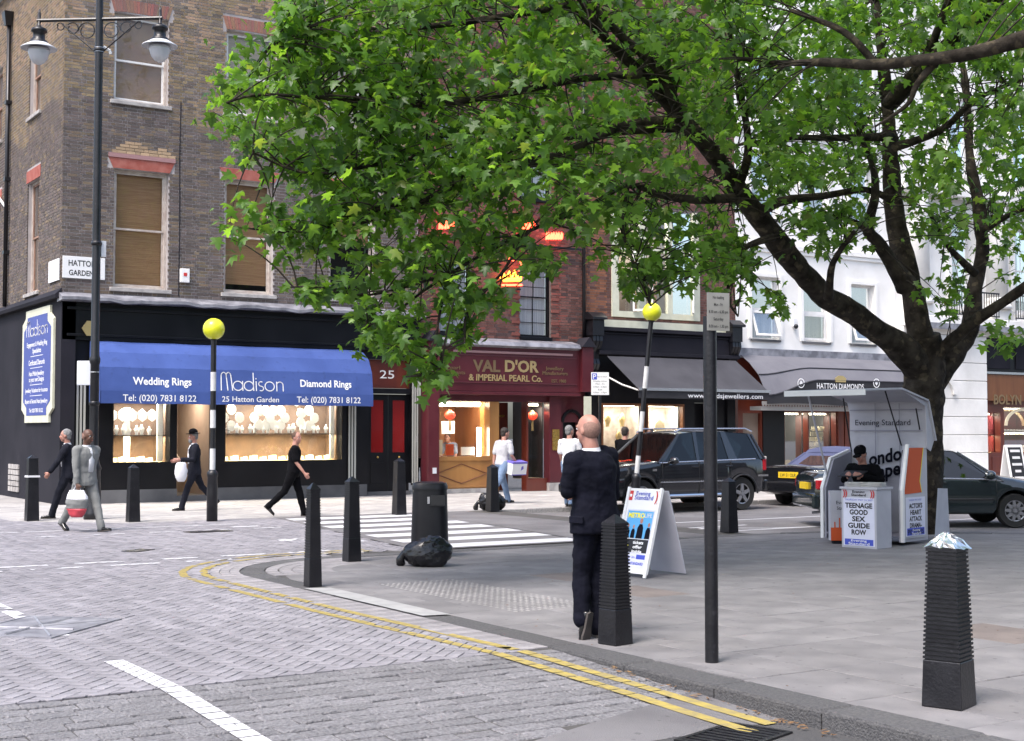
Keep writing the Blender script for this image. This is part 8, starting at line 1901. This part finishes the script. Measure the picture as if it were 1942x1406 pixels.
    if cap:
        m = MB(); m.ell(tuple(HD(-.02, 0, .062)), (.105 * s, .092 * s, .075 * s), 20, 12, rot); h_ = m.build('cap', cap, t, smooth=True)
        m = MB(); m.ell(tuple(HD(.105, 0, .045)), (.065 * s, .065 * s, .010 * s), 16, 6, rot); m.build('peak', cap, h_, smooth=True)
    t['_a'] = [tuple(A[i][2]) for i in (0, 1)].__repr__(); del t['_a']
    return t, dict(A=A, L=L, neck=neck, pel=pel, HD=HD, sp=sp, fwd=fwd, lat=lat, rot=rot)
def to_world(t, p): q = Matrix.Translation(t.location) @ Matrix.Rotation(t.rotation_euler.z, 4, 'Z'); return q @ p
RTA = math.degrees(math.atan2(RT[1], RT[0])); FWA = math.degrees(math.atan2(FW[1], FW[0]))
# dark-suited man walking away to the left
p = G(130, 983); person('grey-haired man in a dark suit walking left past the black side wall', p, R(158), 1.76, .08, legs=((.42, .15), (-.38, .35)), arms=((.55, .15, .15), (-.5, .3, .1)), head=(0, 0), hair='hair_grey', top='charcoal_cloth', coat=True, trousers='charcoal_cloth', shirt='white_cloth')
# man in grey suit with carrier bag
p = G(160, 1008); gm, gi = person('man in a grey suit walking right and carrying a red and white plastic bag', p, R(-66), 1.76, .05, legs=((.40, .06), (-.40, .30)), arms=((-.35, .25, .12), (.12, .12, .10)), head=(.15, .05), skin='skin_dark', hair='hair_stubble', hairstyle='bald', top='grey_suit', coat=True, trousers='grey_suit', shirt='sign_plate', build=1.12, handcurl=1.0, footpitch=(0.1, -.5))
hp_ = to_world(gm, gi['A'][1][2])
cb_ = thing('carrier_bag', 'bulging white, grey and red plastic bag held by the man in grey', 'bag', (hp_.x, hp_.y, hp_.z), R(-42))
def bagmesh(w, d, h, z1, seed, m, name, root, za=0, zb=1):
    mb = MB(); rg = []; n = 24
    for j in range(11):
        f = za + (zb - za) * j / 10; z = z1 - h * f; k = math.sin(math.pi * (.12 + .80 * f)) ** .5
        rg.append([((w * k * math.cos(a) + .02 * noise.noise(Vector((a * 2, f * 6, seed)))) , d * k * math.sin(a) + .02 * noise.noise(Vector((a * 3, f * 7, seed + 5))), z) for a in [2 * math.pi * q / n for q in range(n)]])
    mb.loft(rg); return mb.build(name, m, root, smooth=True)
bagmesh(.19, .11, .44, -.12, 1, 'white_cloth', 'bag_top', cb_, 0, .34); bagmesh(.19, .11, .44, -.12, 1, 'charcoal_cloth' if False else 'grey_suit', 'bag_middle', cb_, .342, .68); defm('bag_red', (.55, .06, .08), .4); bagmesh(.19, .11, .44, -.12, 1, 'bag_red', 'bag_foot', cb_, .682, 1)
for s in (-1, 1): MB().tube([(s * .09, 0, -.17), (s * .03, 0, -.06), (0, 0, -.02)], .006, 5).build('handle', 'white_cloth', cb_)
# man in a hat in the middle of the shop
p = G(368, 968); hm_, hi = person('bearded man in black hat and open dark jacket over a white shirt, walking left', p, R(172), 1.72, .02, legs=((.38, .1), (-.42, .35)), arms=((.25, 1.35, .15), (.2, 1.30, .12)), head=(0, .1), top='charcoal_cloth', coat=True, trousers='charcoal_cloth', shirt='white_cloth', hair='hair_grey')
m = MB(); HD = hi['HD']; m.ell(tuple(HD(-.015, 0, .105)), (.095, .085, .070), 18, 12); hb_ = m.build('hat', 'black_cloth', hm_, smooth=True); MB().ell(tuple(HD(-.01, 0, .065)), (.16, .14, .012), 22, 6, (0, .06, 0)).build('brim', 'black_cloth', hb_, smooth=True); MB().ell(tuple(HD(.06, 0, -.085)), (.045, .05, .055), 14, 10).build('beard', 'hair_grey', hm_, smooth=True)
q = to_world(hm_, hi['A'][0][2]); wb_ = thing('carrier_bag', 'white plastic carrier bag hanging from the hands of the man in the hat', 'bag', (q.x, q.y, q.z - .02), R(172)); bagmesh(.13, .08, .40, -.03, 4, 'white_cloth', 'bag', wb_); 
for s in (-1, 1): MB().tube([(s * .06, 0, -.08), (s * .02, 0, -.02), (0, 0, .02)], .006, 5).build('handle', 'white_cloth', wb_)
# person inside the doorway
person('dark-haired person in a pale shirt standing inside the corner shop doorway', (2.95, 1.35), R(-60), 1.55, .1, legs=((0, 0), (0, 0)), arms=((.3, .6, .1), (.2, .4, .1)), hair='hair_brown', hairstyle='long', top='frame_old', trousers='charcoal_cloth', z0=.1)
# woman in black
p = G(556, 980); person('woman in black T-shirt and black trousers striding right in front of the blue awning shop', p, R(-28), 1.68, .06, legs=((.26, .02), (-.40, .42)), arms=((-.18, .25, .22), (.22, .5, .18)), head=(-.7, 0), hair='hair_brown', hairstyle='tied', top='black_cloth', sleeves='short', trousers='black_cloth', build=1.12, footpitch=(0, -.75))
# man in jeans with the box under his arm
p = G(952, 955); jm, ji = person('man in grey T-shirt and jeans carrying a white box under his arm, walking right', p, R(14), 1.80, .12, legs=((.36, .05), (-.45, .35)), arms=((-.1, .15, .12), (.05, .75, .25)), head=(-.25, .05), hair='hair_dark', top='grey_shirt', sleeves='short', trousers='denim', build=1.05, footpitch=(0, -.7))
q = to_world(jm, (ji['A'][1][1] + ji['A'][1][2]) / 2); bxo = thing('cardboard_box', 'white cardboard box with purple edges carried under the arm of the man in jeans', 'box', (q.x + .08, q.y - .0, q.z - .14), R(14))
bxo.location = to_world(jm, V3(.20, -.27, ji['A'][1][2].z - .07)); bxo.rotation_euler = (.18, 0, R(8))
MB().box(-.22, .22, -.11, .13, -.16, .14).build('body', 'white', bxo, bevel=.004); defm('purple_print', (.16, .13, .50), .6)
MB().box(-.222, .222, -.112, .132, .10, .142).build('lid', 'purple_print', bxo); MB().box(-.223, .223, -.1125, -.1105, -.162, -.145).build('edge_band', 'purple_print', bxo); MB().prism([(.04, -.06), (.12, -.02), (.10, .05), (.05, .03)], -.114, -.1115, 'y').build('logo', 'purple_print', bxo)
# man in white T-shirt
p = G(1080, 962); person('man in plain white T-shirt seen from behind, beside the maroon shop', p, R(38), 1.80, .02, legs=((.15, 0), (-.15, .1)), arms=((.2, .5, .1), (.25, .7, .1)), head=(-.5, 0), hair='hair_grey', top='white_cloth', sleeves='short', trousers='denim', build=1.0)
# people behind the estate car
for px, py, H_, rz_, lb, kw in ((1186, 955, 1.78, 25, 'dark-haired man in a dark jacket just behind the front of the black estate car', dict(top='black_cloth', coat=True)),
                               (1214, 950, 1.66, 170, 'person in dark blue, middle of three behind the black estate car', dict(top='navy_suit', hair='hair_grey')),
                               (1234, 951, 1.74, 200, 'man in a blue shirt walking left behind the roof of the black estate car', dict(top='blue_shirt', skin='skin_dark'))):
    p = G(px, py); person(lb, p, R(rz_), H_, 0, legs=((.2, 0), (-.2, .1)), arms=((.15, .2, .1), (-.15, .2, .1)), trousers='charcoal_cloth', **kw)
# two people inside the pearl shop
person('person in a grey-blue shirt bending over the counter inside the pearl shop', (11.05, 1.35), R(215), 1.68, .5, legs=((0, 0), (0, 0)), arms=((.5, .4, .1), (.6, .3, .1)), top='blue_shirt', sleeves='short', trousers='charcoal_cloth')
person('dark-clothed person at the left behind the counter inside the pearl shop', (10.1, 1.5), R(250), 1.60, .35, legs=((0, 0), (0, 0)), arms=((.3, .4, .1), (.2, .3, .1)), top='navy_suit', trousers='charcoal_cloth')
# ---- the man leaning on the bollard
p = G(1130, 1209); dm_ = depth_of(*p)
main, mi = person('bald heavy-set man in a navy suit with folded arms leaning on the ribbed bollard', p, R(FWA + 42), 1.80, .0, roll=-.09, armpts=(((.05, .26, 1.17), (.20, .03, 1.21)), ((.06, -.26, 1.13), (.21, -.02, 1.15))),
    legpts=(((.0, .095, 0), (.06, .10, -.44), (.02, .14, -.80)), ((.0, -.085, 0), (.02, -.05, -.44), (.0, -.02, -.88))), head=(.10, .02), hair='hair_stubble', hairstyle='bald', top='navy_suit', coat=True, trousers='navy_suit', shirt='white_cloth', build=1.17, footpitch=(-1.35, 0), fold=.03)
_pl = mi['pel']; MB().obox((_pl.x - .02, .235, _pl.z - .02), (.14, .022, .055), (0, 0, .1)).build('pocket_flap', 'navy_suit', main, bevel=.006)
# ---- newspaper seller sitting in the kiosk
p = to_world(ksk, V3(0, 0, 0)) + uK * .48 + nK * .44
person('newspaper seller in black cap and dark top sitting head bowed inside the kiosk', (p.x, p.y), R(math.degrees(math.atan2(-nK.y, -nK.x)) + 5), 1.76, .30, seat=.66, legpts=(((0, .1, 0), (.40, .14, -.03), (.42, .14, -.42)), ((0, -.1, 0), (.40, -.14, -.03), (.42, -.14, -.42))),
    armpts=(((.16, .30, .92), (.42, .13, .99)), ((.16, -.30, .92), (.42, -.13, .99))), head=(0, .55), top='black_cloth', shirt=None, trousers='denim', hair='hair_dark', cap='black_cloth', build=1.15, z0=.0)
npz = MB(); npz.obox((0, 0, 0), (.36, .26, .012), (.3, 0, 0)); o = npz.build('newspaper', 'black_print'); q = p - nK * .42; o.location = (q.x, q.y, 1.02); o.rotation_euler = (0, 0, math.atan2(uK.y, uK.x)); tag(o, 'dark magazine held open by the newspaper seller over the counter', 'magazine')
